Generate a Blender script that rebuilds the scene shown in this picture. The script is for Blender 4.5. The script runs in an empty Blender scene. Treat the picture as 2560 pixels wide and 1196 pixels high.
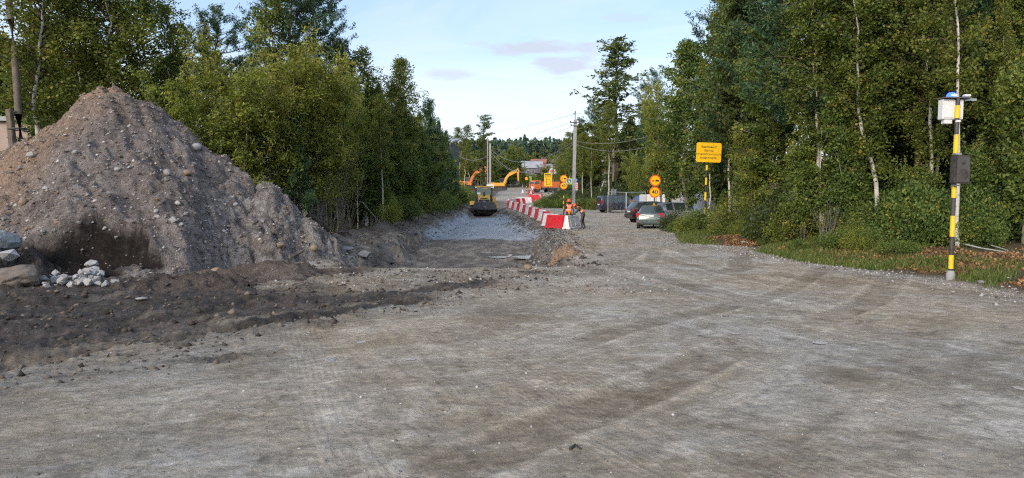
import bpy, bmesh, math, random
import numpy as np
from mathutils import Vector, Matrix, Euler
R = math.radians
random.seed(7)
scene = bpy.context.scene
COL = scene.collection

# ------------------------------------------------------------------ camera, sky, sun, exposure
FPX = 1778.0                      # focal length in photograph pixels (2560 wide)
CAM_Z, PITCH = 1.65, R(2.99)
cam_d = bpy.data.cameras.new('camera')
cam_d.sensor_width = 36.0
cam_d.lens = FPX / 2560 * 36.0
cam_d.clip_start, cam_d.clip_end = 0.05, 6000
cam = bpy.data.objects.new('camera', cam_d)
cam.location = (0, 0, CAM_Z)
cam.rotation_euler = (R(90) - PITCH, 0, 0)
COL.objects.link(cam)
scene.camera = cam

SUN_EL, SUN_AZ = R(24), R(210)     # azimuth clockwise from +Y: low, behind and left of the camera
world = bpy.data.worlds.new('World')
scene.world = world
world.use_nodes = True
scene.view_settings.view_transform = 'Standard'
scene.view_settings.look = 'None'
scene.view_settings.exposure = 1.06
scene.view_settings.gamma = 1.0
scene.view_settings.use_curve_mapping = False
scene.cycles.use_denoising = False
scene.cycles.filter_width = 1.2
scene.cycles.use_adaptive_sampling = True
scene.cycles.adaptive_threshold = 0.03
scene.cycles.max_bounces = 5
scene.cycles.diffuse_bounces = 2
scene.cycles.glossy_bounces = 2
scene.cycles.transmission_bounces = 4
scene.cycles.transparent_max_bounces = 6
scene.cycles.caustics_reflective = False
scene.cycles.caustics_refractive = False

sun_d = bpy.data.lights.new('sun', 'SUN')
sun_d.energy = 1.7
sun_d.angle = R(24)
sun_d.color = (1.0, 0.87, 0.70)
sun = bpy.data.objects.new('sun', sun_d)
sv = Vector((math.sin(SUN_AZ) * math.cos(SUN_EL), math.cos(SUN_AZ) * math.cos(SUN_EL), math.sin(SUN_EL)))
sun.rotation_euler = sv.to_track_quat('Z', 'Y').to_euler()
sun.location = (-30, -30, 30)
COL.objects.link(sun)

# ------------------------------------------------------------------ node helpers
def nd(nt, typ, ins=None, **kw):
    n = nt.nodes.new(typ)
    for k, v in kw.items():
        setattr(n, k, v)
    for k, v in (ins or {}).items():
        s = n.inputs[k]
        if isinstance(v, bpy.types.NodeSocket):
            nt.links.new(v, s)
        else:
            if s.type == 'RGBA' and not hasattr(v, '__len__'):
                v = (v, v, v, 1)
            if s.type == 'RGBA' and len(v) == 3:
                v = (*v, 1)
            s.default_value = v
    return n
def mth(nt, op, a, b=0.0, c=0.0, clamp=False):
    n = nd(nt, 'ShaderNodeMath', {0: a, 1: b, 2: c}, operation=op)
    n.use_clamp = clamp
    return n.outputs[0]
def mixc(nt, f, a, b, blend='MIX'):
    n = nt.nodes.new('ShaderNodeMix'); n.data_type = 'RGBA'; n.blend_type = blend; n.clamp_factor = True
    for s, v in ((n.inputs[0], f), (n.inputs[6], a), (n.inputs[7], b)):
        if isinstance(v, bpy.types.NodeSocket): nt.links.new(v, s)
        elif s.type == 'RGBA': s.default_value = (*v[:3], 1)
        else: s.default_value = v
    return n.outputs[2]
def ramp(nt, f, stops, interp='LINEAR'):
    n = nt.nodes.new('ShaderNodeValToRGB'); n.color_ramp.interpolation = interp
    e = n.color_ramp.elements
    while len(e) < len(stops): e.new(0.5)
    for i, (p, c) in enumerate(stops):
        e[i].position = p
        c = (c, c, c) if not hasattr(c, '__len__') else c
        e[i].color = (*c[:3], 1)
    nt.links.new(f, n.inputs[0])
    return n.outputs[0]
def noise(nt, vec, scale, detail=4, rough=0.55, dist=0.0):
    return nd(nt, 'ShaderNodeTexNoise', {'Vector': vec, 'Scale': scale, 'Detail': detail, 'Roughness': rough, 'Distortion': dist}).outputs[0]
def mapping(nt, vec, sc=(1, 1, 1), loc=(0, 0, 0), rot=(0, 0, 0)):
    return nd(nt, 'ShaderNodeMapping', {'Vector': vec, 'Scale': sc, 'Location': loc, 'Rotation': rot}).outputs[0]
def newmat(name):
    m = bpy.data.materials.new(name); m.use_nodes = True
    nt = m.node_tree; nt.nodes.clear()
    out = nt.nodes.new('ShaderNodeOutputMaterial')
    return m, nt, out
def bsdf(nt, out, **ins):
    b = nt.nodes.new('ShaderNodeBsdfPrincipled')
    for k, v in ins.items():
        s = b.inputs[k.replace('_', ' ')]
        if isinstance(v, bpy.types.NodeSocket): nt.links.new(v, s)
        else:
            if s.type == 'RGBA': v = (*v[:3], 1)
            s.default_value = v
    nt.links.new(b.outputs[0], out.inputs[0])
    return b

# sky
nt = world.node_tree; nt.nodes.clear()
wout = nt.nodes.new('ShaderNodeOutputWorld')
sky = nt.nodes.new('ShaderNodeTexSky'); sky.sky_type = 'NISHITA'; sky.sun_disc = False
sky.sun_elevation = SUN_EL; sky.sun_rotation = SUN_AZ
sky.air_density, sky.dust_density, sky.ozone_density = 1.0, 0.6, 1.6
tc = nt.nodes.new('ShaderNodeTexCoord')
sep = nd(nt, 'ShaderNodeSeparateXYZ', {0: tc.outputs['Generated']})
sx_, sy_, sz_ = sep.outputs
zz = mth(nt, 'ADD', mth(nt, 'MAXIMUM', sz_, 0.0), 0.12)
plane = nd(nt, 'ShaderNodeCombineXYZ', {0: mth(nt, 'DIVIDE', sx_, zz), 1: mth(nt, 'DIVIDE', sy_, zz), 2: 0.0}).outputs[0]
cir = noise(nt, mapping(nt, plane, (0.55, 0.8, 1), (3.1, 1.7, 0), (0, 0, R(24))), 1.1, 8, 0.62, 0.7)
cirf = ramp(nt, cir, [(0.40, 0.0), (0.72, 0.75)])
skyc = mixc(nt, 0.45, sky.outputs[0], (3.4, 4.4, 6.2))
skyc = mixc(nt, cirf, skyc, (5.1, 5.4, 6.0))
haze_f = ramp(nt, sz_, [(0.0, 0.75), (0.20, 0.0)])
skyc = mixc(nt, haze_f, skyc, (5.8, 5.9, 6.0))
yy = mth(nt, 'MAXIMUM', sy_, 0.05)
qx, qz = mth(nt, 'DIVIDE', sx_, yy), mth(nt, 'DIVIDE', sz_, yy)
wob = noise(nt, nd(nt, 'ShaderNodeCombineXYZ', {0: mth(nt, 'MULTIPLY', qx, 16), 1: mth(nt, 'MULTIPLY', qz, 60), 2: 0.0}).outputs[0], 1.0, 5, 0.6, 0.3)
front = mth(nt, 'GREATER_THAN', sy_, 0.1)
for (cx, cz, rx, rz, op) in ((0.045, 0.213, 0.10, 0.012, 0.85), (0.072, 0.190, 0.055, 0.020, 0.8), (-0.092, 0.178, 0.05, 0.009, 0.6), (0.16, 0.255, 0.05, 0.008, 0.35), (0.045, 0.087, 0.05, 0.004, 0.5)):
    dx = mth(nt, 'DIVIDE', mth(nt, 'SUBTRACT', qx, cx), rx)
    dz = mth(nt, 'DIVIDE', mth(nt, 'SUBTRACT', qz, cz), rz)
    rr = mth(nt, 'SQRT', mth(nt, 'ADD', mth(nt, 'MULTIPLY', dx, dx), mth(nt, 'MULTIPLY', dz, dz)))
    v = mth(nt, 'SUBTRACT', mth(nt, 'ADD', 1.0, mth(nt, 'MULTIPLY', mth(nt, 'SUBTRACT', wob, 0.5), 2.4)), rr)
    f = mth(nt, 'MULTIPLY', ramp(nt, v, [(0.0, 0.0), (0.55, op)]), front)
    skyc = mixc(nt, f, skyc, (3.4, 3.6, 4.2))
bg = nd(nt, 'ShaderNodeBackground', {'Color': skyc, 'Strength': 0.098})
nt.links.new(bg.outputs[0], wout.inputs[0])

# ------------------------------------------------------------------ object helpers
def tag(o, label=None, cat=None, group=None, kind=None):
    if label: o['label'] = label
    if cat: o['category'] = cat
    if group: o['group'] = group
    if kind: o['kind'] = kind
    return o
def empty(name, loc, rz=0.0, rx=0.0, ry=0.0, s=1.0):
    e = bpy.data.objects.new(name, None)
    e.empty_display_size = 0.3
    e.location = loc; e.rotation_euler = (rx, ry, rz)
    e.scale = s if hasattr(s, '__len__') else (s, s, s)
    COL.objects.link(e)
    return e
def link(name, me, parent=None, loc=None, rot=None, s=None):
    o = bpy.data.objects.new(name, me); COL.objects.link(o)
    if parent is not None: o.parent = parent
    if loc is not None: o.location = loc
    if rot is not None: o.rotation_euler = rot
    if s is not None: o.scale = s if hasattr(s, '__len__') else (s, s, s)
    return o
def P(u, v, d):
    """world point at forward distance d seen at photograph pixel (u, v): used to measure where things stand"""
    a, b = (598.0 - v) / FPX, (u - 1280.0) / FPX
    y = math.cos(PITCH) + a * math.sin(PITCH); z = a * math.cos(PITCH) - math.sin(PITCH)
    k = d / y
    return Vector((b * k, d, CAM_Z + z * k))
def XU(u, d): return P(u, 505, d).x

class MB:
    """collects shapes into one bmesh"""
    def __init__(s): s.bm = bmesh.new()
    def _x(s, vs, M):
        bmesh.ops.transform(s.bm, matrix=M, verts=vs); return s
    def box(s, c, size, rot=(0, 0, 0), taper=None):
        r = bmesh.ops.create_cube(s.bm, size=1.0)['verts']
        if taper:
            for v in r:
                if v.co.z > 0: v.co.x *= taper[0]; v.co.y *= taper[1]
        return s._x(r, Matrix.Translation(c) @ Euler(rot).to_matrix().to_4x4() @ Matrix.Diagonal((*size, 1)))
    def cyl(s, p0, p1, r0, r1=None, seg=12):
        p0, p1 = Vector(p0), Vector(p1); d = p1 - p0
        r1 = r0 if r1 is None else r1
        v = bmesh.ops.create_cone(s.bm, cap_ends=True, segments=seg, radius1=r0, radius2=max(r1, 1e-4), depth=d.length)['verts']
        return s._x(v, Matrix.Translation((p0 + p1) / 2) @ d.to_track_quat('Z', 'Y').to_matrix().to_4x4())
    def ball(s, c, r, seg=12, rings=8):
        v = bmesh.ops.create_uvsphere(s.bm, u_segments=seg, v_segments=rings, radius=1.0)['verts']
        rr = r if hasattr(r, '__len__') else (r, r, r)
        return s._x(v, Matrix.Translation(c) @ Matrix.Diagonal((*rr, 1)))
    def poly(s, pts):
        s.bm.faces.new([s.bm.verts.new(p) for p in pts]); return s
    def prism(s, pts, axis, a, b):
        """2-D outline pushed from a to b along axis ('x','y','z')"""
        def mk(p, t):
            return {'x': (t, p[0], p[1]), 'y': (p[0], t, p[1]), 'z': (p[0], p[1], t)}[axis]
        A = [s.bm.verts.new(mk(p, a)) for p in pts]; B = [s.bm.verts.new(mk(p, b)) for p in pts]
        n = len(pts)
        s.bm.faces.new(A[::-1]); s.bm.faces.new(B)
        for i in range(n): s.bm.faces.new((A[i], A[(i + 1) % n], B[(i + 1) % n], B[i]))
        return s
    def tube(s, pts, rad, seg=6):
        pts = [Vector(p) for p in pts]; rings = []
        rad = rad if hasattr(rad, '__len__') else [rad] * len(pts)
        for i, p in enumerate(pts):
            d = (pts[min(i + 1, len(pts) - 1)] - pts[max(i - 1, 0)])
            q = d.to_track_quat('Z', 'Y')
            rings.append([s.bm.verts.new(p + q @ Vector((rad[i] * math.cos(2 * math.pi * k / seg), rad[i] * math.sin(2 * math.pi * k / seg), 0))) for k in range(seg)])
        for a, b in zip(rings, rings[1:]):
            for k in range(seg): s.bm.faces.new((a[k], a[(k + 1) % seg], b[(k + 1) % seg], b[k]))
        s.bm.faces.new(rings[0][::-1]); s.bm.faces.new(rings[-1])
        return s
    def lathe(s, prof, seg=20, M=None):
        """prof: (radius, z) pairs about z"""
        rings = [[s.bm.verts.new((r * math.cos(2 * math.pi * k / seg), r * math.sin(2 * math.pi * k / seg), z)) for k in range(seg)] for r, z in prof]
        for a, b in zip(rings, rings[1:]):
            for k in range(seg): s.bm.faces.new((a[k], a[(k + 1) % seg], b[(k + 1) % seg], b[k]))
        if M is not None: s._x([v for r in rings for v in r], M)
        return s
    def mesh(s, name, mat, bevel=0.0, smooth=False, seg=2):
        if bevel > 0:
            es = [e for e in s.bm.edges if len(e.link_faces) == 2 and e.calc_face_angle(0) > 0.5]
            bmesh.ops.bevel(s.bm, geom=es, offset=bevel, segments=seg, affect='EDGES', clamp_overlap=True)
        bmesh.ops.recalc_face_normals(s.bm, faces=s.bm.faces)
        me = bpy.data.meshes.new(name); s.bm.to_mesh(me); s.bm.free()
        if smooth:
            me.polygons.foreach_set('use_smooth', [True] * len(me.polygons))
            try: me.set_sharp_from_angle(angle=R(35))
            except Exception: pass
        me.materials.append(mat)
        return me
    def build(s, name, mat, parent=None, bevel=0.0, smooth=False, loc=None, rot=None):
        return link(name, s.mesh(name, mat, bevel, smooth), parent, loc, rot)

def quads_mesh(name, V, Q, mats, rnd=None, smooth=False, mat_idx=None):
    V = np.asarray(V, np.float32); Q = np.asarray(Q, np.int32)
    me = bpy.data.meshes.new(name)
    me.vertices.add(len(V)); me.vertices.foreach_set('co', V.ravel())
    me.loops.add(Q.size); me.loops.foreach_set('vertex_index', Q.ravel())
    me.polygons.add(len(Q)); me.polygons.foreach_set('loop_start', np.arange(0, Q.size, Q.shape[1], dtype=np.int32))
    if smooth: me.polygons.foreach_set('use_smooth', np.ones(len(Q), bool))
    if mat_idx is not None: me.polygons.foreach_set('material_index', np.asarray(mat_idx, np.int32))
    me.update(calc_edges=True)
    if rnd is not None:
        a = me.attributes.new('rnd', 'FLOAT', 'FACE'); a.data.foreach_set('value', np.asarray(rnd, np.float32))
    for m in (mats if isinstance(mats, (list, tuple)) else [mats]): me.materials.append(m)
    return me

# ------------------------------------------------------------------ numpy noise
def _h(ix, iy, seed):
    n = (ix.astype(np.int64) * 374761393 + iy.astype(np.int64) * 668265263 + seed * 974711) & 0xFFFFFFFF
    n = ((n ^ (n >> 13)) * 1274126177) & 0xFFFFFFFF
    n = n ^ (n >> 16)
    return (n & 0xFFFFFF) / float(0xFFFFFF)
def vn(x, y, seed=0):
    x = np.asarray(x, float); y = np.asarray(y, float)
    ix, iy = np.floor(x), np.floor(y); fx, fy = x - ix, y - iy
    fx = fx * fx * fx * (fx * (fx * 6 - 15) + 10); fy = fy * fy * fy * (fy * (fy * 6 - 15) + 10)
    a, b, c, d = _h(ix, iy, seed), _h(ix + 1, iy, seed), _h(ix, iy + 1, seed), _h(ix + 1, iy + 1, seed)
    return (a + (b - a) * fx) * (1 - fy) + (c + (d - c) * fx) * fy - 0.5
def fbm(x, y, seed=0, octv=4, gain=0.5):
    t, amp, f = 0.0, 1.0, 1.0
    for i in range(octv):
        t = t + amp * vn(x * f + 17.3 * i, y * f - 9.1 * i, seed + i); amp *= gain; f *= 2.03
    return t
def sm(a, b, x):
    t = np.clip((x - a) / (b - a), 0, 1); return t * t * (3 - 2 * t)

# ------------------------------------------------------------------ plain materials
def paint(name, col, rough=0.5, metal=0.0, dirt=0.25, dirtcol=(0.16, 0.13, 0.10), scale=2.5, coat=0.0, spec=0.5):
    m, nt, out = newmat(name)
    co = nt.nodes.new('ShaderNodeTexCoord').outputs['Object']
    n1 = noise(nt, co, scale, 6, 0.65)
    f = ramp(nt, n1, [(0.42, 0.0), (0.75, dirt * 2.0)])
    c = mixc(nt, f, col, dirtcol)
    r = ramp(nt, noise(nt, co, scale * 3, 3), [(0.3, max(rough - 0.1, 0.03)), (0.7, min(rough + 0.12, 1.0))])
    b = bsdf(nt, out, Base_Color=c, Roughness=r, Metallic=metal, Coat_Weight=coat, Specular_IOR_Level=spec)
    return m
M = {}
M['black'] = paint('black_rubber', (0.018, 0.018, 0.019), 0.75, dirt=0.3)
M['darkmetal'] = paint('dark_metal', (0.035, 0.036, 0.04), 0.5, dirt=0.3)
M['greymetal'] = paint('grey_painted_steel', (0.085, 0.085, 0.095), 0.55, dirt=0.35)
M['galv'] = paint('galvanised_steel', (0.42, 0.43, 0.45), 0.45, metal=0.6, dirt=0.15)
M['concrete'] = paint('concrete', (0.33, 0.33, 0.34), 0.9, dirt=0.3, scale=4)
M['oldwood'] = paint('weathered_wood', (0.17, 0.14, 0.11), 0.9, dirt=0.4, dirtcol=(0.06, 0.05, 0.04), scale=5)
M['white'] = paint('white_plastic', (0.74, 0.74, 0.75), 0.5, dirt=0.24, dirtcol=(0.36, 0.33, 0.29))
M['red'] = paint('red_plastic', (0.62, 0.02, 0.035), 0.45, dirt=0.2, dirtcol=(0.36, 0.12, 0.09))
M['whitemetal'] = paint('white_enamel', (0.72, 0.72, 0.72), 0.4, dirt=0.12, dirtcol=(0.45, 0.42, 0.36))
M['signyellow'] = paint('yellow_sign_film', (0.86, 0.50, 0.004), 0.45, dirt=0.04)
M['signorange'] = paint('orange_red_sign_film', (0.80, 0.12, 0.008), 0.45, dirt=0.04)
M['signblue'] = paint('blue_sign_film', (0.02, 0.10, 0.5), 0.45, dirt=0.04)
M['signgreen'] = paint('fluorescent_green_film', (0.55, 0.85, 0.2), 0.45, dirt=0.04)
M['poleyellow'] = paint('yellow_pole_paint', (0.82, 0.57, 0.01), 0.45, dirt=0.25, scale=6)
M['signback'] = paint('sign_lettering', (0.03, 0.025, 0.02), 0.6, dirt=0.0)
M['machyellow'] = paint('machine_yellow', (0.60, 0.38, 0.07), 0.4, dirt=0.22)
M['excyellow'] = paint('excavator_yellow', (0.78, 0.36, 0.02), 0.4, dirt=0.2)
M['excorange'] = paint('excavator_orange', (0.74, 0.20, 0.04), 0.45, dirt=0.2)
M['truckorange'] = paint('truck_orange', (0.72, 0.16, 0.03), 0.4, dirt=0.2)
m, nt, out = newmat('tinted_glass'); bsdf(nt, out, Base_Color=(0.03, 0.045, 0.045), Roughness=0.06, Specular_IOR_Level=0.8); M['glass'] = m
m, nt, out = newmat('clear_cab_glass')
gl = nd(nt, 'ShaderNodeBsdfGlossy', {'Color': (0.8, 0.9, 0.85, 1), 'Roughness': 0.05})
tr = nd(nt, 'ShaderNodeBsdfTransparent', {'Color': (0.30, 0.42, 0.38, 1)})
mx = nd(nt, 'ShaderNodeMixShader', {0: 0.12, 1: tr.outputs[0], 2: gl.outputs[0]})
nt.links.new(mx.outputs[0], out.inputs[0]); M['cabglass'] = m
m, nt, out = newmat('red_lamp_lens'); bsdf(nt, out, Base_Color=(0.42, 0.015, 0.02), Roughness=0.15); M['lampred'] = m
m, nt, out = newmat('blue_beacon_light')
b = bsdf(nt, out, Base_Color=(0.02, 0.05, 0.8), Emission_Color=(0.02, 0.06, 1.0), Emission_Strength=3.0); M['beacon'] = m
m, nt, out = newmat('beacon_core')
b = bsdf(nt, out, Base_Color=(0.3, 0.6, 1.0), Emission_Color=(0.25, 0.6, 1.0), Emission_Strength=6.0); M['beaconcore'] = m
# ------------------------------------------------------------------ terrain heights
_KY = [-50, 40, 46, 75, 100, 130, 160, 200, 230, 262, 300, 350, 500, 700, 1000, 4000]
_KZ = [0, 0, 0.06, 0.8, 1.4, 2.4, 3.6, 5.2, 7.6, 11.4, 14.2, 18, 30, 36, 40, 40]
_yy = np.linspace(-60, 1200, 2521)
_zz = np.interp(_yy, _KY, _KZ)
_k = np.ones(21) / 21
_zz = np.convolve(np.pad(_zz, 10, mode='edge'), _k, mode='valid')
def base_z(x, y):
    ye = y - 6.0 * sm(4, 9, x) * (1 - sm(80, 130, y))
    return np.interp(ye, _yy, _zz)
_XR = ([0, 18, 24, 32, 42, 55, 66, 75, 90, 110, 140], [2.0, 2.0, 1.8, 2.3, 2.9, 1.5, 0.5, -0.7, -0.6, 1.0, 3.0])
_XL = ([0, 18, 24, 32, 45, 60, 75, 110, 140], [-4.6, -4.7, -5.2, -5.8, -5.9, -5.5, -5.3, -4.8, -3.5])
def pit_t(x, y):
    w = 0.55 * fbm(x * 0.9, y * 0.9, 31, 4, 0.6)
    xr, xl = np.interp(y, *_XR), np.interp(y, *_XL)
    near = 18.1 + 0.35 * fbm(x * 0.7, y * 0.1, 33, 3) + 0.07 * x
    sl, sr, s0, s1 = x - xl + w, xr - x + w, y - near + 0.25 * w, 112 - y
    return np.clip(np.minimum(np.minimum(sl / 1.35, sr / 1.7), np.minimum(s0 / 0.5, s1 / 14)), -1, 1)
_FL = ([18, 30, 42, 60, 76, 95, 112], [-0.85, -0.78, -0.62, -0.28, 0.10, 0.95, 1.7])
_XE = ([-50, 5, 12.75, 15, 19.6, 25.5, 28.5, 34.5, 40, 44, 48, 52, 75, 79, 84, 100, 130, 200, 1000], [9.5, 9.4, 9.3, 9.4, 8.1, 8.3, 6.9, 8.0, 9.6, 11.5, 14.5, 16, 17, 9.0, 3.6, 4.6, 7, 13, 20])
_XF = ([-50, 20, 24, 30, 60, 85, 110, 140, 300, 1000], [-60, -40, -12, -9.0, -8.3, -7.2, -6.5, -5, -4, -4])
def verge(x, y):
    n = 0.9 * fbm(x * 0.6, y * 0.6, 41, 3)
    r = x - np.interp(y, *_XE) + n
    l = np.interp(y, *_XF) - x + n
    f = 60 * sm(205, 215, y) - 30
    return np.maximum(np.maximum(r, l), f)
_XM = ([-50, 0, 6.45, 7.8, 8.9, 10.3, 12.5, 15, 19], [-8, -5.6, -4.5, -4.1, -3.2, -2.3, -1.2, 0.2, 1.5])
# wheel-track centre lines
TRK = [np.array([(-16, 1), (-11, 5), (-8.5, 7.2), (-6.1, 9), (-4.1, 11.3), (-2.2, 13.6), (0.2, 16.2), (2.2, 19.5), (3.7, 25), (4.5, 31), (4.6, 40), (2.8, 58), (0.9, 75), (2.0, 100), (5.5, 130)]),
       np.array([(13, -2), (9, 4), (7.0, 8), (5.2, 13), (4.3, 20), (4.4, 30), (4.7, 40), (8, 58), (11, 70)])]
def track_st(x, y, k):
    pl = TRK[k]; best = np.full(x.shape, 1e9); s = np.zeros_like(x); t = np.zeros_like(x); acc = 0.0
    for a, b in zip(pl[:-1], pl[1:]):
        d = b - a; L = math.hypot(*d); d = d / L
        px, py = x - a[0], y - a[1]
        tt = np.clip(px * d[0] + py * d[1], 0, L)
        qx, qy = px - d[0] * tt, py - d[1] * tt
        dist = qx * qx + qy * qy
        m = dist < best
        best = np.where(m, dist, best)
        s = np.where(m, np.sign(px * d[1] - py * d[0]) * np.sqrt(dist), s)
        t = np.where(m, acc + tt, t); acc += L
    return s, t
def lanes(x, y):
    """+1 in a pressed wheel lane, negative on its crumbled shoulders"""
    full = np.zeros_like(x); m = (y < 48) & (y > 2.5) & (x > -16) & (x < 14)
    if not m.any(): return full
    x, y = x[m], y[m]; out = np.zeros_like(x); near = sm(48, 20, y)
    fam = ((0, (-6.2, -4.6, -3.3, -1.7, -0.9, 0.7, 1.5, 3.2, 4.0, 5.7, 7.4, 9.1)), (1, (-4.4, -2.7, -1.5, 0.25, 1.3, 3.0, 4.4)))
    for k, offs in fam:
        s, t = track_st(x, y, k)
        for j, off in enumerate(offs):
            c = off + 0.35 * vn(t * 0.16, t * 0 + off * 3.1, 161 + k); w = 0.20 + 0.06 * (j % 3)
            d = np.abs(s - c)
            e = sm(-0.12, 0.18, vn(t * 0.22 + off * 7, t * 0 + 0.5, 171 + k) + 0.25 * vn(x * 1.3, y * 1.3, 172))
            out = out + e * (sm(w + 0.05, w - 0.05, d) - 0.7 * np.exp(-((d - w - 0.07) / 0.05) ** 2))
    full[m] = np.clip(out, -1, 1) * near
    return full
def masks(x, y):
    g = sm(-0.4, 0.5, verge(x, y))
    xm = np.interp(y, *_XM)
    n = fbm(x * 0.8, y * 0.8, 51, 4, 0.55)
    mud = sm(-0.3, 1.6, xm - x + 1.6 * n) * (1 - sm(12.6, 15.0, y + 0.55 * (x + 4) + 1.2 * n) * sm(-8.5, -6.0, x)) * (1 - g)
    pt = pit_t(x, y)
    ln = np.clip(lanes(x, y), 0, 1)
    mud = np.maximum(mud, (0.75 * sm(3.6, 0.4, x - xm + 1.0 * n) * ln * sm(19, 16, y) + 0.35 * sm(2.2, 0.0, x - xm + 1.4 * n) * sm(19, 16, y)) * (1 - g))
    mud = np.maximum(mud, 0.93 * sm(0.02, 0.30, pt))
    bank = sm(-9.3, -7.9, x + n) * sm(-1.4, -0.2, np.interp(y, *_XL) - x + 0.6 * n + 0.6 - 1.0) * sm(17, 21, y)
    mud = np.maximum(mud, bank * 0.85)
    # crushed grey stone spread in the pit
    yy0 = 42.0 + 1.4 * fbm(x * 0.7, y * 0.2, 61, 3)
    cr = sm(0.0, 0.6, y - yy0) * (1 - sm(69, 73, y + 5 * n)) * sm(0.2, 0.6, pt + 0.25 * n)
    return g, mud, cr, pt
def H(x, y):
    x = np.asarray(x, float); y = np.asarray(y, float)
    sh = x.shape; x, y = np.atleast_1d(x), np.atleast_1d(y)
    z = base_z(x, y)
    v = verge(x, y)
    near = 1 - sm(120, 220, y)
    z = z + near * (0.28 * sm(-0.1, 2.8, v) + 0.25 * sm(2, 10, v)) + 0.10 * sm(0, 1, v) * fbm(x * 0.8, y * 0.8, 3, 4)
    if len(x) == 1 and y[0] > 215: return z.reshape(sh)
    g, mud, cr, pt = masks(x, y)
    n1 = fbm(x * 0.5, y * 0.5, 5, 3)
    z = z + 0.05 * n1 * (1 - g)
    # pit
    p = sm(0, 1, np.clip(pt, 0, 1))
    fl = np.interp(y, *_FL) + 0.05 * fbm(x * 1.3, y * 0.8, 7, 4) + 0.10 * cr * np.clip(0.4 + fbm(x * 0.9, y * 0.5, 8, 4), 0, 2)
    z = z * (1 - p) + fl * p
    slope = 4 * p * (1 - p)
    z = z + slope * 0.30 * fbm(x * 2.2, y * 2.2, 9, 4, 0.6)
    # spoil along the left and right rims
    xl, xr = np.interp(y, *_XL), np.interp(y, *_XR)
    on = sm(17, 22, y) * (1 - sm(85, 100, y))
    z = z + on * np.exp(-((x - xl + 1.2) / 1.0) ** 2) * (0.32 + 0.55 * fbm(x * 0.9, y * 0.6, 11, 4))
    z = z + on * np.exp(-((x - xr - 0.45) / 0.5) ** 2) * (0.02 + 0.12 * fbm(x * 1.8, y * 1.2, 12, 4))
    # mud clods and wheel ruts
    s, t = track_st(x, y, 0)
    a = sm(0.1, 0.7, mud) * (1 - p)
    fine = sm(60, 15, y)
    z = z + a * fine * (0.10 * fbm(x * 1.6, y * 1.6, 13, 5, 0.66) + 0.055 * np.abs(fbm(x * 7, y * 7, 14, 3, 0.6)))
    gate = sm(-0.25, 0.2, fbm(x * 0.5, y * 0.5, 15, 2)) * fine * (1 - g) * (1 - p)
    for off, w, dep in ((-0.2, 0.28, 0.10), (1.75, 0.28, 0.10), (-1.3, 0.24, 0.14), (3.6, 0.25, 0.022), (-2.4, 0.26, 0.15), (-3.7, 0.24, 0.15), (-5.0, 0.26, 0.14), (-6.2, 0.24, 0.12), (5.3, 0.22, 0.012)):
        wob = off + 0.25 * vn(t * 0.25, t * 0.0 + off, 16)
        r = np.exp(-((s - wob) / w) ** 2)
        rim = np.exp(-((np.abs(s - wob) - w * 1.5) / (w * 0.5)) ** 2)
        lug = 0.5 + 0.5 * np.sin(t * 2 * math.pi / 0.21 + np.sign(s - wob) * 1.3)
        k = (0.25 + 0.75 * a) * gate
        z = z + k * dep * (-r + 0.7 * rim + 0.45 * r * lug)
    s2, t2 = track_st(x, y, 1)
    for off, w, dep in ((0.1, 0.25, 0.012), (1.9, 0.25, 0.012), (-1.6, 0.24, 0.010)):
        z = z + gate * dep * (-np.exp(-((s2 - off) / w) ** 2))
    # broken crust edge at the lower left
    ce = np.interp(y, *_XM) - x - 0.55 + 0.5 * fbm(x * 1.5, y * 1.5, 19, 4, 0.6)
    z = z - 0.07 * sm(0.0, 0.10, ce) * sm(10.5, 8.5, y) * (1 - sm(1.0, 2.2, ce))
    # compacted road texture
    rd = (1 - g) * (1 - a) * fine
    z = z - rd * (1 - p) * 0.012 * lanes(x, y)
    z = z + rd * (0.010 * fbm(x * 5, y * 5, 17, 3) + 0.012 * fbm(x * 1.7, y * 1.7, 18, 3))
    return z.reshape(sh)
def Hs(x, y): return float(H(np.array([x]), np.array([y]))[0])

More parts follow.
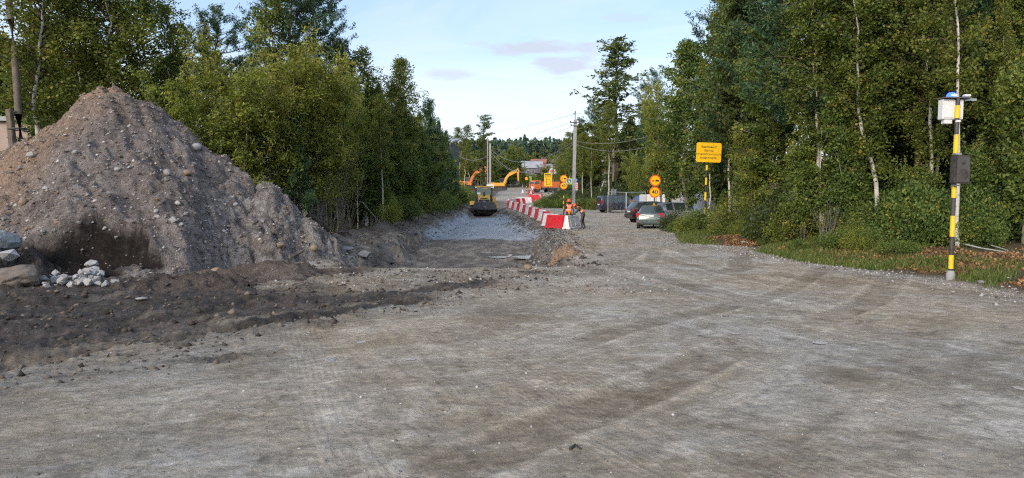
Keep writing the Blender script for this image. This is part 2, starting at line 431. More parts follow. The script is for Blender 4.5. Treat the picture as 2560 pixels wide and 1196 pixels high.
# ------------------------------------------------------------------ earth material
def earth_material():
    m, nt, out = newmat('earth')
    co = nt.nodes.new('ShaderNodeTexCoord').outputs['Object']
    at = nd(nt, 'ShaderNodeAttribute', attribute_name='mask')
    sp = nd(nt, 'ShaderNodeSeparateColor', {0: at.outputs['Color']})
    mud, green, crush = sp.outputs
    pitm = at.outputs['Alpha']
    tl = nd(nt, 'ShaderNodeUVMap', uv_map='track_left').outputs[0]
    tr_ = nd(nt, 'ShaderNodeUVMap', uv_map='track_right').outputs[0]
    stl = noise(nt, mapping(nt, tl, (7, 0.35, 1)), 1.0, 7, 0.68, 0.25)
    str_ = noise(nt, mapping(nt, tr_, (7, 0.35, 1)), 1.0, 7, 0.68, 0.25)
    finel = noise(nt, mapping(nt, tl, (38, 1.1, 1)), 1.0, 3, 0.6, 0.1)
    finer = noise(nt, mapping(nt, tr_, (38, 1.1, 1)), 1.0, 3, 0.6, 0.1)
    side = ramp(nt, noise(nt, mapping(nt, co, (0.30, 0.22, 0), (0.35, 0, 0)), 1.0, 3, 0.5), [(0.44, 0.0), (0.56, 1.0)])
    sx = nd(nt, 'ShaderNodeSeparateXYZ', {0: co}).outputs[0]
    side = mth(nt, 'ADD', side, mth(nt, 'MULTIPLY', sx, 0.16), 0, True)
    streak = mixc(nt, side, stl, str_)
    fine = mixc(nt, side, finel, finer)
    def tyre(uv, k):
        q = nd(nt, 'ShaderNodeSeparateXYZ', {0: uv}).outputs; s_, t_ = q[0], q[1]
        wv = nd(nt, 'ShaderNodeCombineXYZ', {0: mth(nt, 'MULTIPLY', s_, 1.25), 1: mth(nt, 'MULTIPLY', t_, 0.035), 2: float(k)}).outputs[0]
        lane = ramp(nt, noise(nt, wv, 1.0, 2, 0.5), [(0.55, 0.0), (0.63, 1.0)])
        brk = ramp(nt, noise(nt, co, 0.9 + 0.2 * k, 4, 0.6), [(0.36, 0.15), (0.60, 0.8)])
        gro = mth(nt, 'SINE', mth(nt, 'ADD', mth(nt, 'MULTIPLY', s_, 105.0), mth(nt, 'MULTIPLY', noise(nt, co, 2.0, 2), 7.0)))
        lug = mth(nt, 'SINE', mth(nt, 'ADD', mth(nt, 'MULTIPLY', t_, 42.0), mth(nt, 'MULTIPLY', s_, 30.0 - 60.0 * (k % 2))))
        pat = mth(nt, 'ADD', mth(nt, 'MULTIPLY', gro, 0.6), mth(nt, 'MULTIPLY', lug, 0.15))
        return mth(nt, 'MULTIPLY', mth(nt, 'MULTIPLY', lane, brk), pat)
    str3 = mapping(nt, co, (1, 1, 1), (0, 0, 0), (0, 0, R(8)))
    tread = mth(nt, 'ADD', mth(nt, 'ADD', tyre(tl, 1), tyre(tr_, 2)), mth(nt, 'MULTIPLY', tyre(str3, 3), 0.6))
    patch = noise(nt, co, 0.55, 8, 0.68, 0.9)
    patch2 = noise(nt, mapping(nt, co, (1, 1, 1), (7, 3, 0)), 2.3, 8, 0.68, 0.5)
    grain = noise(nt, co, 55, 5, 0.7)
    mid = noise(nt, co, 11, 5, 0.65)
    dry = mixc(nt, ramp(nt, patch, [(0.36, 0.0), (0.62, 1.0)]), (0.27, 0.240, 0.195), (0.40, 0.382, 0.348))
    dry = mixc(nt, ramp(nt, patch2, [(0.52, 0.0), (0.68, 0.75)]), dry, (0.57, 0.555, 0.525))
    dry = mixc(nt, ramp(nt, patch2, [(0.31, 0.75), (0.43, 0.0)]), dry, (0.145, 0.122, 0.096))
    dry = mixc(nt, 0.42, dry, ramp(nt, streak, [(0.25, 0.22), (0.5, 0.50), (0.75, 0.85)]), 'OVERLAY')
    dry = mixc(nt, 0.15, dry, ramp(nt, fine, [(0.25, 0.25), (0.75, 0.75)]), 'OVERLAY')
    dry = mixc(nt, 0.26, dry, ramp(nt, grain, [(0.25, 0.15), (0.75, 0.85)]), 'OVERLAY')
    dry = mixc(nt, 0.5, dry, ramp(nt, mid, [(0.25, 0.25), (0.75, 0.75)]), 'OVERLAY')
    dry = mixc(nt, 0.24, dry, ramp(nt, mth(nt, 'ADD', mth(nt, 'MULTIPLY', tread, 0.25), 0.5), [(0.2, 0.12), (0.5, 0.5), (0.8, 0.8)]), 'OVERLAY')
    crk = noise(nt, mapping(nt, co, (1, 1.6, 1)), 5.5, 9, 0.78, 0.8)
    dry = mixc(nt, 0.42, dry, ramp(nt, crk, [(0.34, 0.12), (0.5, 0.5), (0.66, 0.82)]), 'OVERLAY')
    tan = mixc(nt, ramp(nt, noise(nt, co, 0.22, 5, 0.6, 0.6), [(0.38, 0.1), (0.60, 1.0)]), dry, mixc(nt, 1.0, dry, (0.99, 0.88, 0.73), 'MULTIPLY'))
    tan = mixc(nt, ramp(nt, noise(nt, mapping(nt, tl, (0.55, 0.10, 1), (1.3, 0.4, 0)), 1.0, 5, 0.6, 0.4), [(0.52, 0.0), (0.66, 0.45)]), tan, mixc(nt, 1.0, tan, (0.62, 0.58, 0.54), 'MULTIPLY'))
    tan = mixc(nt, ramp(nt, noise(nt, mapping(nt, tr_, (0.45, 0.09, 1), (5.3, 2.4, 0)), 1.0, 5, 0.6, 0.4), [(0.54, 0.0), (0.68, 0.5)]), tan, mixc(nt, 1.0, tan, (1.35, 1.34, 1.33), 'MULTIPLY'))
    mudc = ramp(nt, noise(nt, co, 2.6, 8, 0.7, 0.4), [(0.25, (0.016, 0.013, 0.010)), (0.48, (0.045, 0.035, 0.027)), (0.66, (0.105, 0.083, 0.063)), (0.82, (0.21, 0.18, 0.145))])
    mudc = mixc(nt, 0.85, mudc, ramp(nt, stl, [(0.30, 0.12), (0.5, 0.5), (0.70, 0.92)]), 'OVERLAY')
    mudc = mixc(nt, ramp(nt, noise(nt, mapping(nt, tl, (1.1, 0.25, 1), (4, 2, 0)), 1.0, 6, 0.65, 0.3), [(0.55, 0.0), (0.68, 0.75)]), mudc, (0.20, 0.165, 0.13))
    mudc = mixc(nt, 0.7, mudc, ramp(nt, grain, [(0.25, 0.15), (0.75, 0.85)]), 'OVERLAY')
    pitc = ramp(nt, noise(nt, mapping(nt, co, (1.6, 0.5, 1)), 1.1, 7, 0.66, 0.6), [(0.30, (0.035, 0.028, 0.023)), (0.47, (0.10, 0.082, 0.066)), (0.66, (0.25, 0.22, 0.185))])
    pitc = mixc(nt, 0.6, pitc, ramp(nt, streak, [(0.25, 0.2), (0.75, 0.8)]), 'OVERLAY')
    mudc = mixc(nt, pitm, mudc, pitc)
    litter = ramp(nt, noise(nt, co, 13, 5, 0.75, 0.5), [(0.30, (0.030, 0.027, 0.015)), (0.48, (0.085, 0.055, 0.030)), (0.62, (0.20, 0.105, 0.045)), (0.74, (0.28, 0.17, 0.09))], 'LINEAR')
    litter = mixc(nt, ramp(nt, noise(nt, co, 0.9, 4, 0.6), [(0.40, 0.0), (0.6, 0.85)]), litter, (0.055, 0.065, 0.022))
    crc = ramp(nt, noise(nt, co, 1.3, 8, 0.7, 0.5), [(0.28, (0.19, 0.21, 0.235)), (0.55, (0.33, 0.36, 0.39)), (0.75, (0.50, 0.52, 0.54))])
    crc = mixc(nt, 0.5, crc, ramp(nt, grain, [(0.25, 0.15), (0.75, 0.85)]), 'OVERLAY')
    vor = nd(nt, 'ShaderNodeTexVoronoi', {'Vector': co, 'Scale': 16.0, 'Randomness': 1.0})
    peb = mth(nt, 'MULTIPLY', ramp(nt, vor.outputs['Distance'], [(0.10, 1.0), (0.22, 0.0)]), ramp(nt, nd(nt, 'ShaderNodeSeparateColor', {0: vor.outputs['Color']}).outputs[0], [(0.88, 0.0), (0.91, 1.0)]))
    ton = nd(nt, 'ShaderNodeAttribute', attribute_name='tone').outputs['Fac']
    tan = mixc(nt, ramp(nt, ton, [(0.0, 0.0), (1.0, 0.62)]), tan, mixc(nt, 1.0, tan, (0.66, 0.62, 0.57), 'MULTIPLY'))
    tan = mixc(nt, ramp(nt, mth(nt, 'MULTIPLY', ton, -1.0), [(0.0, 0.0), (1.0, 0.8)]), tan, mixc(nt, 1.0, tan, (1.32, 1.30, 1.28), 'MULTIPLY'))
    c = mixc(nt, mud, tan, mudc)
    c = mixc(nt, crush, c, crc)
    c = mixc(nt, mth(nt, 'MULTIPLY', peb, 0.75), c, mixc(nt, nd(nt, 'ShaderNodeSeparateColor', {0: vor.outputs['Color']}).outputs[1], (0.09, 0.08, 0.075), (0.46, 0.44, 0.42)))
    c = mixc(nt, green, c, litter)
    hgt = mth(nt, 'ADD', mth(nt, 'MULTIPLY', grain, 0.22), mth(nt, 'MULTIPLY', mid, 1.4))
    hgt = mth(nt, 'ADD', hgt, mth(nt, 'MULTIPLY', fine, 0.25))
    hgt = mth(nt, 'ADD', hgt, mth(nt, 'MULTIPLY', streak, 1.3))
    hgt = mth(nt, 'ADD', hgt, mth(nt, 'MULTIPLY', peb, 0.5))
    hgt = mth(nt, 'ADD', hgt, mth(nt, 'MULTIPLY', tread, 0.24))
    hgt = mth(nt, 'ADD', hgt, mth(nt, 'MULTIPLY', crk, 1.5))
    bmp = nd(nt, 'ShaderNodeBump', {'Height': hgt, 'Strength': 1.0, 'Distance': 0.030})
    rough = ramp(nt, mth(nt, 'MULTIPLY', mud, patch2), [(0.15, 0.95), (0.6, 0.62)])
    b = bsdf(nt, out, Base_Color=c, Roughness=rough, Normal=bmp.outputs[0], Specular_IOR_Level=0.3)
    return m
M['earth'] = earth_material()

def build_terrain():
    ang = np.concatenate([np.arange(-180, -43, 4.0), np.arange(-43, 43, 0.135), np.arange(43, 180, 4.0)])
    rad = [0.0, 0.5, 1.2, 2.0, 2.8, 3.3]; r = 3.6
    while r < 110:
        rad.append(r); r += max(0.02, min(0.009 * r, r * r / 1173 * 0.8))
    while r < 3500:
        rad.append(r); r *= 1.035
    rad = np.array(rad)
    A, RR = np.meshgrid(np.radians(ang), rad)
    X, Y = RR * np.sin(A), RR * np.cos(A)
    x, y = X.ravel(), Y.ravel()
    z = H(x, y)
    g, mud, cr, pt = masks(x, y)
    ton = lanes(x, y)
    s0, t0 = track_st(x, y, 0); s1, t1 = track_st(x, y, 1)
    nr, nc = X.shape
    i = np.arange(nr - 1)[:, None] * nc; j = np.arange(nc)[None, :]
    j2 = (j + 1) % nc
    Q = np.stack([i + j, i + j2, i + nc + j2, i + nc + j], -1).reshape(-1, 4)
    fm = lambda a: a[Q].mean(1)
    gc, mc, cc, pc = fm(g), fm(mud), fm(cr), fm(pt)
    reg = np.zeros(len(Q), int)                       # road
    reg[mc > 0.45] = 1                                # muddy ground
    reg[pc > 0.12] = 2                                # excavation
    reg[(cc > 0.5)] = 3                               # crushed stone
    reg[gc > 0.5] = 4                                 # verge and forest floor
    V = np.stack([x, y, z], 1)
    for k, (nm, lab) in enumerate((('road', 'grey compacted gravel road fanning out across the foreground'),
                                   ('muddy_ground', 'dark churned mud with wheel ruts at the foot of the soil heap'),
                                   ('excavation', 'shallow brown road excavation with ragged earth banks'),
                                   ('crushed_stone_bed', 'blue grey crushed stone spread across the excavation floor'),
                                   ('forest_floor', 'grassy verge and leaf littered forest floor'))):
        q = Q[reg == k]
        used, inv = np.unique(q, return_inverse=True)
        q = inv.reshape(-1, 4)
        me = quads_mesh(nm, V[used], q, M['earth'], smooth=True)
        ca = me.attributes.new('mask', 'FLOAT_COLOR', 'POINT')
        ca.data.foreach_set('color', np.stack([mud[used], g[used], cr[used], sm(0.0, 0.4, pt[used])], 1).astype(np.float32).ravel())
        ta = me.attributes.new('tone', 'FLOAT', 'POINT'); ta.data.foreach_set('value', ton[used].astype(np.float32))
        for un, (s, t) in (('track_left', (s0, t0)), ('track_right', (s1, t1))):
            uv = me.uv_layers.new(name=un)
            uv.data.foreach_set('uv', np.stack([s[used][q.ravel()], t[used][q.ravel()]], 1).astype(np.float32).ravel())
        tag(link(nm, me), lab, 'ground' if k != 0 else 'road', kind='structure')
build_terrain()

# ------------------------------------------------------------------ puddles in the pit
m, nt, out = newmat('puddle_water')
co = nt.nodes.new('ShaderNodeTexCoord').outputs['Object']
bm_ = nd(nt, 'ShaderNodeBump', {'Height': noise(nt, co, 6, 2), 'Strength': 0.05, 'Distance': 0.02})
bsdf(nt, out, Base_Color=(0.40, 0.42, 0.44), Roughness=0.12, Normal=bm_.outputs[0], Specular_IOR_Level=0.9); M['water'] = m
def puddle(cx, cy, rx, ry, label):
    pts = [(cx + rx * math.cos(a) * (1 + 0.3 * math.sin(3 * a + cx)), cy + ry * math.sin(a) * (1 + 0.25 * math.sin(2 * a + cy))) for a in np.linspace(0, 2 * math.pi, 28)[:-1]]
    xs, ys = np.array(pts).T
    z = float(np.percentile(H(cx + (xs - cx) * 0.6, cy + (ys - cy) * 0.6), 60)) + 0.012
    mb = MB(); mb.poly([(a, b, z) for a, b in pts])
    tag(mb.build('puddle', M['water']), label, 'puddle', kind='structure')
puddle(0.75, 29.6, 0.75, 0.75, 'long pale puddle beside the right bank of the excavation')
puddle(-0.55, 31.0, 0.45, 0.6, 'small pale puddle between wheel tracks on the excavation floor')
puddle(-1.15, 33.0, 0.25, 0.5, 'tiny puddle behind the other two on the excavation floor')
# ------------------------------------------------------------------ big soil heap
_CX = [-26, -22, -19, -17, -15.5, -14.3, -13.5, -13.06, -12.6, -12.2, -11.8, -11.4, -10.6, -10.2, -9.55, -9.2, -8.7, -8.2, -7.74, -7.0, -6.8, -6.3, -5.4, -4.9, -4.4]
_CZ = [-0.5, 0.3, 1.3, 2.2, 3.08, 3.74, 4.31, 4.80, 4.91, 5.12, 5.12, 4.95, 4.59, 4.25, 3.85, 3.34, 2.92, 2.44, 2.19, 2.01, 1.80, 1.23, 0.55, 0.1, -0.5]
_gx = np.linspace(-27, -4, 921)
def _smooth(a, n): return np.convolve(np.pad(a, n // 2, mode='edge'), np.ones(n) / n, mode='valid')
_gz = _smooth(np.interp(_gx, _CX, _CZ), 17)
_gk = _smooth(np.interp(_gx, [-16, -13.5, -12.2, -11.2, -9.6, -8.4, -7], [0.48, 0.62, 0.84, 0.84, 0.76, 0.80, 0.95]), 81)
def pile_h(x, y):
    x0 = x
    x = x0 * (21.4 / np.clip(y, 13.5, 21.4)) ** 0.9      # the front flank fans out towards the tracks
    yc = 21.4 + 0.25 * vn(x * 0.7, y * 0, 71) - 0.9 * sm(-9, -6.5, x)
    zc = np.interp(x, _gx, _gz)
    dy = y - yc
    k = np.where(dy < 0, np.interp(x, _gx, _gk), 0.75)
    r = 0.45
    h = zc - k * (np.sqrt(dy * dy + r * r) - r)
    h = h + 0.34 * fbm(x * 0.55, y * 0.55, 72, 3) * sm(0, 0.6, h)
    # gullies down the face
    h = h + 0.24 * fbm(x * 1.3 + 0.35 * y, y * 0.28, 73, 3) * sm(0, 1, h) * (dy < 2)
    lump = sm(-9.9, -8.6, x) * sm(3.0, 2.0, h)
    rel = 0.22 * fbm(x * 1.9, y * 1.9, 74, 4, 0.6) + 0.95 * lump * np.minimum(0.12, np.abs(fbm(x * 1.5, y * 1.5, 75, 4, 0.62)) - 0.16)
    rel = rel + 0.085 * fbm(x * 6, y * 6, 76, 3, 0.65) + 0.028 * fbm(x * 17, y * 17, 77, 2)
    h = h + rel * sm(-0.3, 0.4, h)
    # scooped out front with a steep dark face
    x = x0
    gx = np.interp(x, [-14.5, -12.6, -11.6, -10.4, -9.4, -8.6, -7.8, -7.0, -6.3], [14.6, 15.2, 15.4, 15.95, 16.4, 16.45, 16.3, 15.9, 15.0])
    gx = gx + 0.22 * fbm(x * 1.6, y * 0.3, 78, 4, 0.6)
    fl = 0.05 + 0.12 * sm(14.6, 16.2, y) + 0.16 * fbm(x * 1.8, y * 1.8, 79, 4, 0.6)
    cap = fl + np.maximum(0, y - gx + 0.22) * 3.6 + 0.10 * fbm(x * 4.3, y * 4.3, 84, 3, 0.6)
    on = (x > -14.5) & (x < -6.2)
    hc = np.where(on, np.minimum(h, cap), h)
    cut = on & (hc < h - 0.03)
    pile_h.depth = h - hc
    return hc, cut, lump
def zpile(x, y):
    h, _, _ = pile_h(np.array([x]), np.array([y])); return max(float(h[0]), Hs(x, y))
def soil_material():
    m, nt, out = newmat('soil_heap')
    co = nt.nodes.new('ShaderNodeTexCoord').outputs['Object']
    at = nd(nt, 'ShaderNodeAttribute', attribute_name='mask')
    sp = nd(nt, 'ShaderNodeSeparateColor', {0: at.outputs['Color']})
    dark, tan, grey = sp.outputs
    g1 = noise(nt, co, 0.8, 6, 0.65, 0.4); g2 = noise(nt, co, 4.5, 7, 0.7, 0.3); g3 = noise(nt, co, 30, 5, 0.72)
    c = ramp(nt, g2, [(0.28, (0.048, 0.038, 0.033)), (0.5, (0.128, 0.107, 0.096)), (0.72, (0.26, 0.228, 0.208))])
    c = mixc(nt, ramp(nt, g1, [(0.38, 0.0), (0.62, 0.9)]), c, ramp(nt, g2, [(0.28, (0.12, 0.105, 0.10)), (0.5, (0.215, 0.185, 0.172)), (0.72, (0.31, 0.285, 0.27))]))
    c = mixc(nt, tan, c, ramp(nt, g2, [(0.28, (0.19, 0.128, 0.09)), (0.7, (0.36, 0.25, 0.175))]))
    c = mixc(nt, grey, c, ramp(nt, g2, [(0.28, (0.065, 0.058, 0.054)), (0.5, (0.19, 0.172, 0.162)), (0.72, (0.36, 0.34, 0.325))]))  # dark end paints shade into the crevices of the grey lumps
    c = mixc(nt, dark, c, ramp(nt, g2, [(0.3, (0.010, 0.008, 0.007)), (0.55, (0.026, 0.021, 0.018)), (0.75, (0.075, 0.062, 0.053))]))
    c = mixc(nt, 0.8, c, ramp(nt, g3, [(0.28, 0.10), (0.72, 0.9)]), 'OVERLAY')
    vor = nd(nt, 'ShaderNodeTexVoronoi', {'Vector': co, 'Scale': 11.0})
    vc = nd(nt, 'ShaderNodeSeparateColor', {0: vor.outputs['Color']})
    peb = mth(nt, 'MULTIPLY', ramp(nt, vor.outputs['Distance'], [(0.16, 1.0), (0.30, 0.0)]), ramp(nt, vc.outputs[0], [(0.72, 0.0), (0.76, 1.0)]))
    peb = mth(nt, 'MULTIPLY', peb, mth(nt, 'SUBTRACT', 1.0, mth(nt, 'MULTIPLY', dark, 0.8)))
    c = mixc(nt, mth(nt, 'MULTIPLY', peb, 0.8), c, mixc(nt, vc.outputs[1], (0.16, 0.12, 0.10), (0.46, 0.43, 0.41)))
    h = mth(nt, 'ADD', mth(nt, 'MULTIPLY', g3, 0.5), mth(nt, 'MULTIPLY', g2, 1.2))
    h = mth(nt, 'ADD', h, mth(nt, 'MULTIPLY', peb, 0.6))
    bmp = nd(nt, 'ShaderNodeBump', {'Height': h, 'Strength': 1.0, 'Distance': 0.09})
    bsdf(nt, out, Base_Color=c, Roughness=0.95, Normal=bmp.outputs[0], Specular_IOR_Level=0.2)
    return m
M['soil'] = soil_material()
def build_pile():
    xs = np.concatenate([np.arange(-27, -17, 0.16), np.arange(-17, -4, 0.05)])
    ys = np.concatenate([np.arange(12.8, 14.5, 0.07), np.arange(14.5, 22.5, 0.05), np.arange(22.5, 31, 0.2)])
    X, Y = np.meshgrid(xs, ys); x, y = X.ravel(), Y.ravel()
    h, cut, lump = pile_h(x, y)
    dep = pile_h.depth
    t = H(x, y)
    n = fbm(x * 0.9, y * 0.9, 81, 3)
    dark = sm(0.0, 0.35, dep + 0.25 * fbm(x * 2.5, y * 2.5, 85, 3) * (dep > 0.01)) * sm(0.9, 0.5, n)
    tan = sm(-11.0, -13.8, x + 1.3 * n - 0.25 * (h - 3)) * 0.9 + sm(4.55, 4.9, h + 0.3 * n) * 0.9  # warm light on the left flank and crest, painted into the colour
    tan = np.clip(tan, 0, 1) * (1 - dark)
    grey = np.clip(lump * 1.0 * sm(0.3, -0.1, n) + 0.7 * sm(0.2, 0.5, n) * sm(3.5, 1.5, h), 0, 1) * (1 - dark)
    nc = len(xs)
    i = np.arange(len(ys) - 1)[:, None] * nc; j = np.arange(nc - 1)[None, :]
    Q = np.stack([i + j, i + j + 1, i + nc + j + 1, i + nc + j], -1).reshape(-1, 4)
    Q = Q[((h - t)[Q] > -0.12).any(1)]
    z = np.maximum(h, t - 0.15)
    used, inv = np.unique(Q, return_inverse=True)
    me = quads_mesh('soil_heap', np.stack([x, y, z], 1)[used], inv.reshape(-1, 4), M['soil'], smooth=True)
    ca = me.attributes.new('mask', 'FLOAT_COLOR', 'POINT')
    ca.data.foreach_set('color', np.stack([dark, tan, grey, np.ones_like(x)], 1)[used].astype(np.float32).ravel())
    return tag(link('soil_heap', me), 'huge brown grey heap of stony soil with a scooped out front', 'soil heap')
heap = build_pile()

# small tan heap on the rim, clod of earth in the pit
def small_heap(x0, y0, r, h, label, seed, name='soil_mound', tanv=1.0, greyv=0.0, darkv=0.0, ey=1.0):
    n = 46
    xs = np.linspace(-r * 1.25, r * 1.25, n); X, Y = np.meshgrid(xs, xs * ey); x, y = X.ravel(), Y.ravel()
    rr = np.sqrt(x ** 2 + (y / ey) ** 2)
    z = h * (1 - rr / r) + h * 0.8 * fbm(x * 2.4 / r + seed, y * 2.4 / r, seed, 5, 0.62) + 0.07 * fbm(x * 9, y * 9, seed + 3, 4, 0.65)
    g = H(x + x0, y + y0)
    ztop = np.maximum(g + z, g - 0.08)
    z0 = Hs(x0, y0)
    i = np.arange(n - 1)[:, None] * n; j = np.arange(n - 1)[None, :]
    Q = np.stack([i + j, i + j + 1, i + n + j + 1, i + n + j], -1).reshape(-1, 4)
    Q = Q[(z[Q] > -0.05).any(1)]
    used, inv = np.unique(Q, return_inverse=True)
    me = quads_mesh(name, np.stack([x, y, ztop - z0], 1)[used], inv.reshape(-1, 4), M['soil'], smooth=True)
    ca = me.attributes.new('mask', 'FLOAT_COLOR', 'POINT')
    ca.data.foreach_set('color', np.tile(np.array([darkv, tanv, greyv, 1], np.float32), len(used)))
    o = link(name, me, loc=(x0, y0, z0))
    return tag(o, label, 'soil mound')
small_heap(1.55, 22.4, 0.50, 0.30, 'small tan soil mound on the right rim of the excavation', 91)
small_heap(XU(1265, 20.2), 20.2, 0.40, 0.55, 'dark brown clod of earth standing behind the near edge of the excavation', 93, tanv=0.25, darkv=0.5)
small_heap(XU(1210, 20.6), 20.6, 0.75, 0.38, 'black crumbly mound behind the near edge of the excavation', 95, tanv=0.0, darkv=0.95)
small_heap(XU(440, 13.9), 13.9, 1.1, 0.22, 'low tan ridge of scraped soil between heap and muddy tracks', 97, tanv=0.2, darkv=0.6, ey=0.5)
small_heap(XU(690, 16.2), 16.0, 1.5, 0.24, 'low rust brown mound of earth at the right foot of the soil heap', 99, tanv=0.3, darkv=0.42, ey=0.7)

# ------------------------------------------------------------------ rocks
def stone_mat(name, a, b, speck=0.5):
    m, nt, out = newmat(name)
    co = nt.nodes.new('ShaderNodeTexCoord').outputs['Object']
    oi = nt.nodes.new('ShaderNodeObjectInfo').outputs['Random']
    n1 = noise(nt, co, 3.0, 8, 0.7, 0.4); n2 = noise(nt, co, 22, 5, 0.7)
    c = mixc(nt, ramp(nt, n1, [(0.3, 0.0), (0.7, 1.0)]), a, b)
    c = mixc(nt, speck, c, ramp(nt, n2, [(0.25, 0.15), (0.75, 0.85)]), 'OVERLAY')
    c = mixc(nt, 0.5, c, ramp(nt, oi, [(0.0, 0.32), (1.0, 0.66)]), 'OVERLAY')
    bmp = nd(nt, 'ShaderNodeBump', {'Height': mth(nt, 'ADD', n1, mth(nt, 'MULTIPLY', n2, 0.4)), 'Strength': 0.7, 'Distance': 0.03})
    bsdf(nt, out, Base_Color=c, Roughness=0.9, Normal=bmp.outputs[0], Specular_IOR_Level=0.25)
    return m
M['rockpale'] = stone_mat('pale_stone', (0.24, 0.23, 0.22), (0.47, 0.465, 0.46))
M['rockgrey'] = stone_mat('grey_stone', (0.16, 0.155, 0.155), (0.32, 0.31, 0.305))
M['rockblue'] = stone_mat('blue_grey_stone', (0.17, 0.20, 0.22), (0.30, 0.33, 0.35))
M['rockbrown'] = stone_mat('brown_boulder', (0.10, 0.082, 0.07), (0.24, 0.20, 0.17))
M['rocktan'] = stone_mat('tan_stone', (0.20, 0.145, 0.10), (0.33, 0.25, 0.18))
def rock_mesh(seed, angular=True, mat=None, sub=2):
    rs = random.Random(seed); bm = bmesh.new()
    if angular:
        for _ in range(15):
            v = Vector((rs.gauss(0, 1), rs.gauss(0, 1), rs.gauss(0, 1))).normalized()
            bm.verts.new((v.x * rs.uniform(0.75, 1.05), v.y * rs.uniform(0.6, 0.85), v.z * rs.uniform(0.5, 0.72)))
        bmesh.ops.convex_hull(bm, input=bm.verts)
        bmesh.ops.delete(bm, geom=[v for v in bm.verts if not v.link_faces], context='VERTS')
        bmesh.ops.bevel(bm, geom=list(bm.edges), offset=0.035, segments=1, affect='EDGES', clamp_overlap=True)
    else:
        bmesh.ops.create_icosphere(bm, subdivisions=sub, radius=1.0)
        co = np.array([v.co[:] for v in bm.verts])
        d = 1 + 0.30 * fbm(co[:, 0] * 1.1 + seed, co[:, 1] * 1.1 + co[:, 2] * 1.3, seed, 4, 0.5) - (0.22 * np.abs(fbm(co[:, 0] * 1.7 + co[:, 2], co[:, 1] * 1.7 - seed, seed + 9, 3)) if sub > 2 else 0)
        if sub > 2:
            for _ in range(12):
                nv = np.array([rs.gauss(0, 1), rs.gauss(0, 1), rs.gauss(0, 1)]); nv /= np.linalg.norm(nv)
                dt = co @ nv; d = np.where(dt > 0.35, np.minimum(d, rs.uniform(0.70, 0.84) / np.maximum(dt, 0.35)), d)
            d = d + 0.05 * fbm(co[:, 0] * 5 + seed, co[:, 1] * 5 + co[:, 2] * 4, seed + 4, 3)
        for v, k in zip(bm.verts, d): v.co = Vector((v.co.x * k, v.co.y * k * 0.8, v.co.z * k * 0.66))
    bmesh.ops.recalc_face_normals(bm, faces=bm.faces)
    me = bpy.data.meshes.new('rock'); bm.to_mesh(me); bm.free()
    me.materials.append(mat)
    if not angular: me.polygons.foreach_set('use_smooth', [True] * len(me.polygons))
    return me
RK = {k: [rock_mesh(i + 10 * q, True, M[k]) for i in range(6)] for q, k in enumerate(('rockpale', 'rockgrey', 'rocktan', 'rockblue'))}
RKS = {k: [rock_mesh(i + 100 + 10 * q, False, M[k]) for i in range(4)] for q, k in enumerate(('rockpale', 'rockgrey', 'rocktan'))}
rr = random.Random(5)
def put_rock(me, x, y, z, s, label, group=None, name='stone', cat='stone', rot=None, sink=0.25, flat=1.0):
    o = link(name, me, loc=(x, y, z + s * (0.5 - sink) * flat), rot=rot or (rr.uniform(-0.4, 0.4), rr.uniform(-0.4, 0.4), rr.uniform(0, 6.3)), s=(s * rr.uniform(0.85, 1.15), s, s * rr.uniform(0.85, 1.1) * flat))
    return tag(o, label, cat, group)
def surf_many(uv, on_heap=True):
    ds = np.concatenate([np.arange(4.5, 25, 0.06), np.arange(25, 60, 0.4)])
    res = []
    for u, v in uv:
        p0, p1 = P(u, v, 1.0), P(u, v, 2.0)
        dx, dz = p1.x - p0.x, p1.z - p0.z
        x, y, z = p0.x + dx * (ds - 1), ds, p0.z + dz * (ds - 1)
        g = H(x, y)
        if on_heap: g = np.maximum(g, pile_h(x, y)[0])
        k = np.argmax(z <= g)
        res.append(Vector((x[k], y[k], g[k])))
    return res
# pale rock heap in front of the scooped face (photograph pixels -> places on the ground)
for i in range(62):
    k = rr.random() ** 1.3; u0, y = 172 + 52 * k, 13.5 + 1.7 * k
    y = y + rr.gauss(0, 0.12); x = XU(u0, y) + rr.gauss(0, 0.44 * (1 - 0.6 * k))
    z = zpile(x, y) + rr.random() * 0.08 + 0.05 * k
    put_rock(rr.choice(RK['rockpale']), x, y, z - 0.02, rr.uniform(0.06, 0.14), 'pale angular rock in the small rock heap beside the dark boulder', 'pale rocks heaped beside the dark boulder', 'rock', 'rock')
p = Vector((XU(222, 15.4), 15.4, zpile(XU(222, 15.4), 15.4) + 0.16))
put_rock(RK['rockpale'][0], p.x, p.y, p.z, 0.19, 'largest pale block crowning the small rock heap', None, 'rock', 'rock')
put_rock(RK['rockpale'][3], XU(232, 15.2), 15.2, zpile(XU(232, 15.2), 15.2) + 0.05, 0.14, 'second pale block just under the crowning block of the rock heap', None, 'rock', 'rock')
small_heap(XU(0, 15.2), 15.2, 1.15, 0.75, 'dark earth bank under the boulders at the frame edge', 103, tanv=0.0, darkv=0.7)
big = rock_mesh(301, False, M['rockbrown'], 5)
put_rock(big, XU(26, 13.6), 13.6, 0.02, 0.47, 'large dark brown boulder with a flat top at the frame edge', None, 'boulder', 'boulder', rot=(0.1, -0.15, 0.5), sink=0.2)
bl = rock_mesh(305, False, M['rockblue'], 5)
put_rock(bl, XU(8, 14.9), 14.9, 0.72, 0.36, 'blue grey boulder lying above the white boulder', None, 'boulder', 'boulder', rot=(0.2, 0.2, 1.0))
wb = rock_mesh(307, True, M['rockpale'])
put_rock(wb, XU(6, 14.3), 14.3, 0.52, 0.26, 'white angular boulder between the blue grey and dark brown boulders', None, 'boulder', 'boulder')
put_rock(RK['rockgrey'][1], XU(95, 13.9), 13.9, 0.08, 0.17, 'grey stone squeezed between the dark boulder and pale rocks', None, 'stone', 'stone')
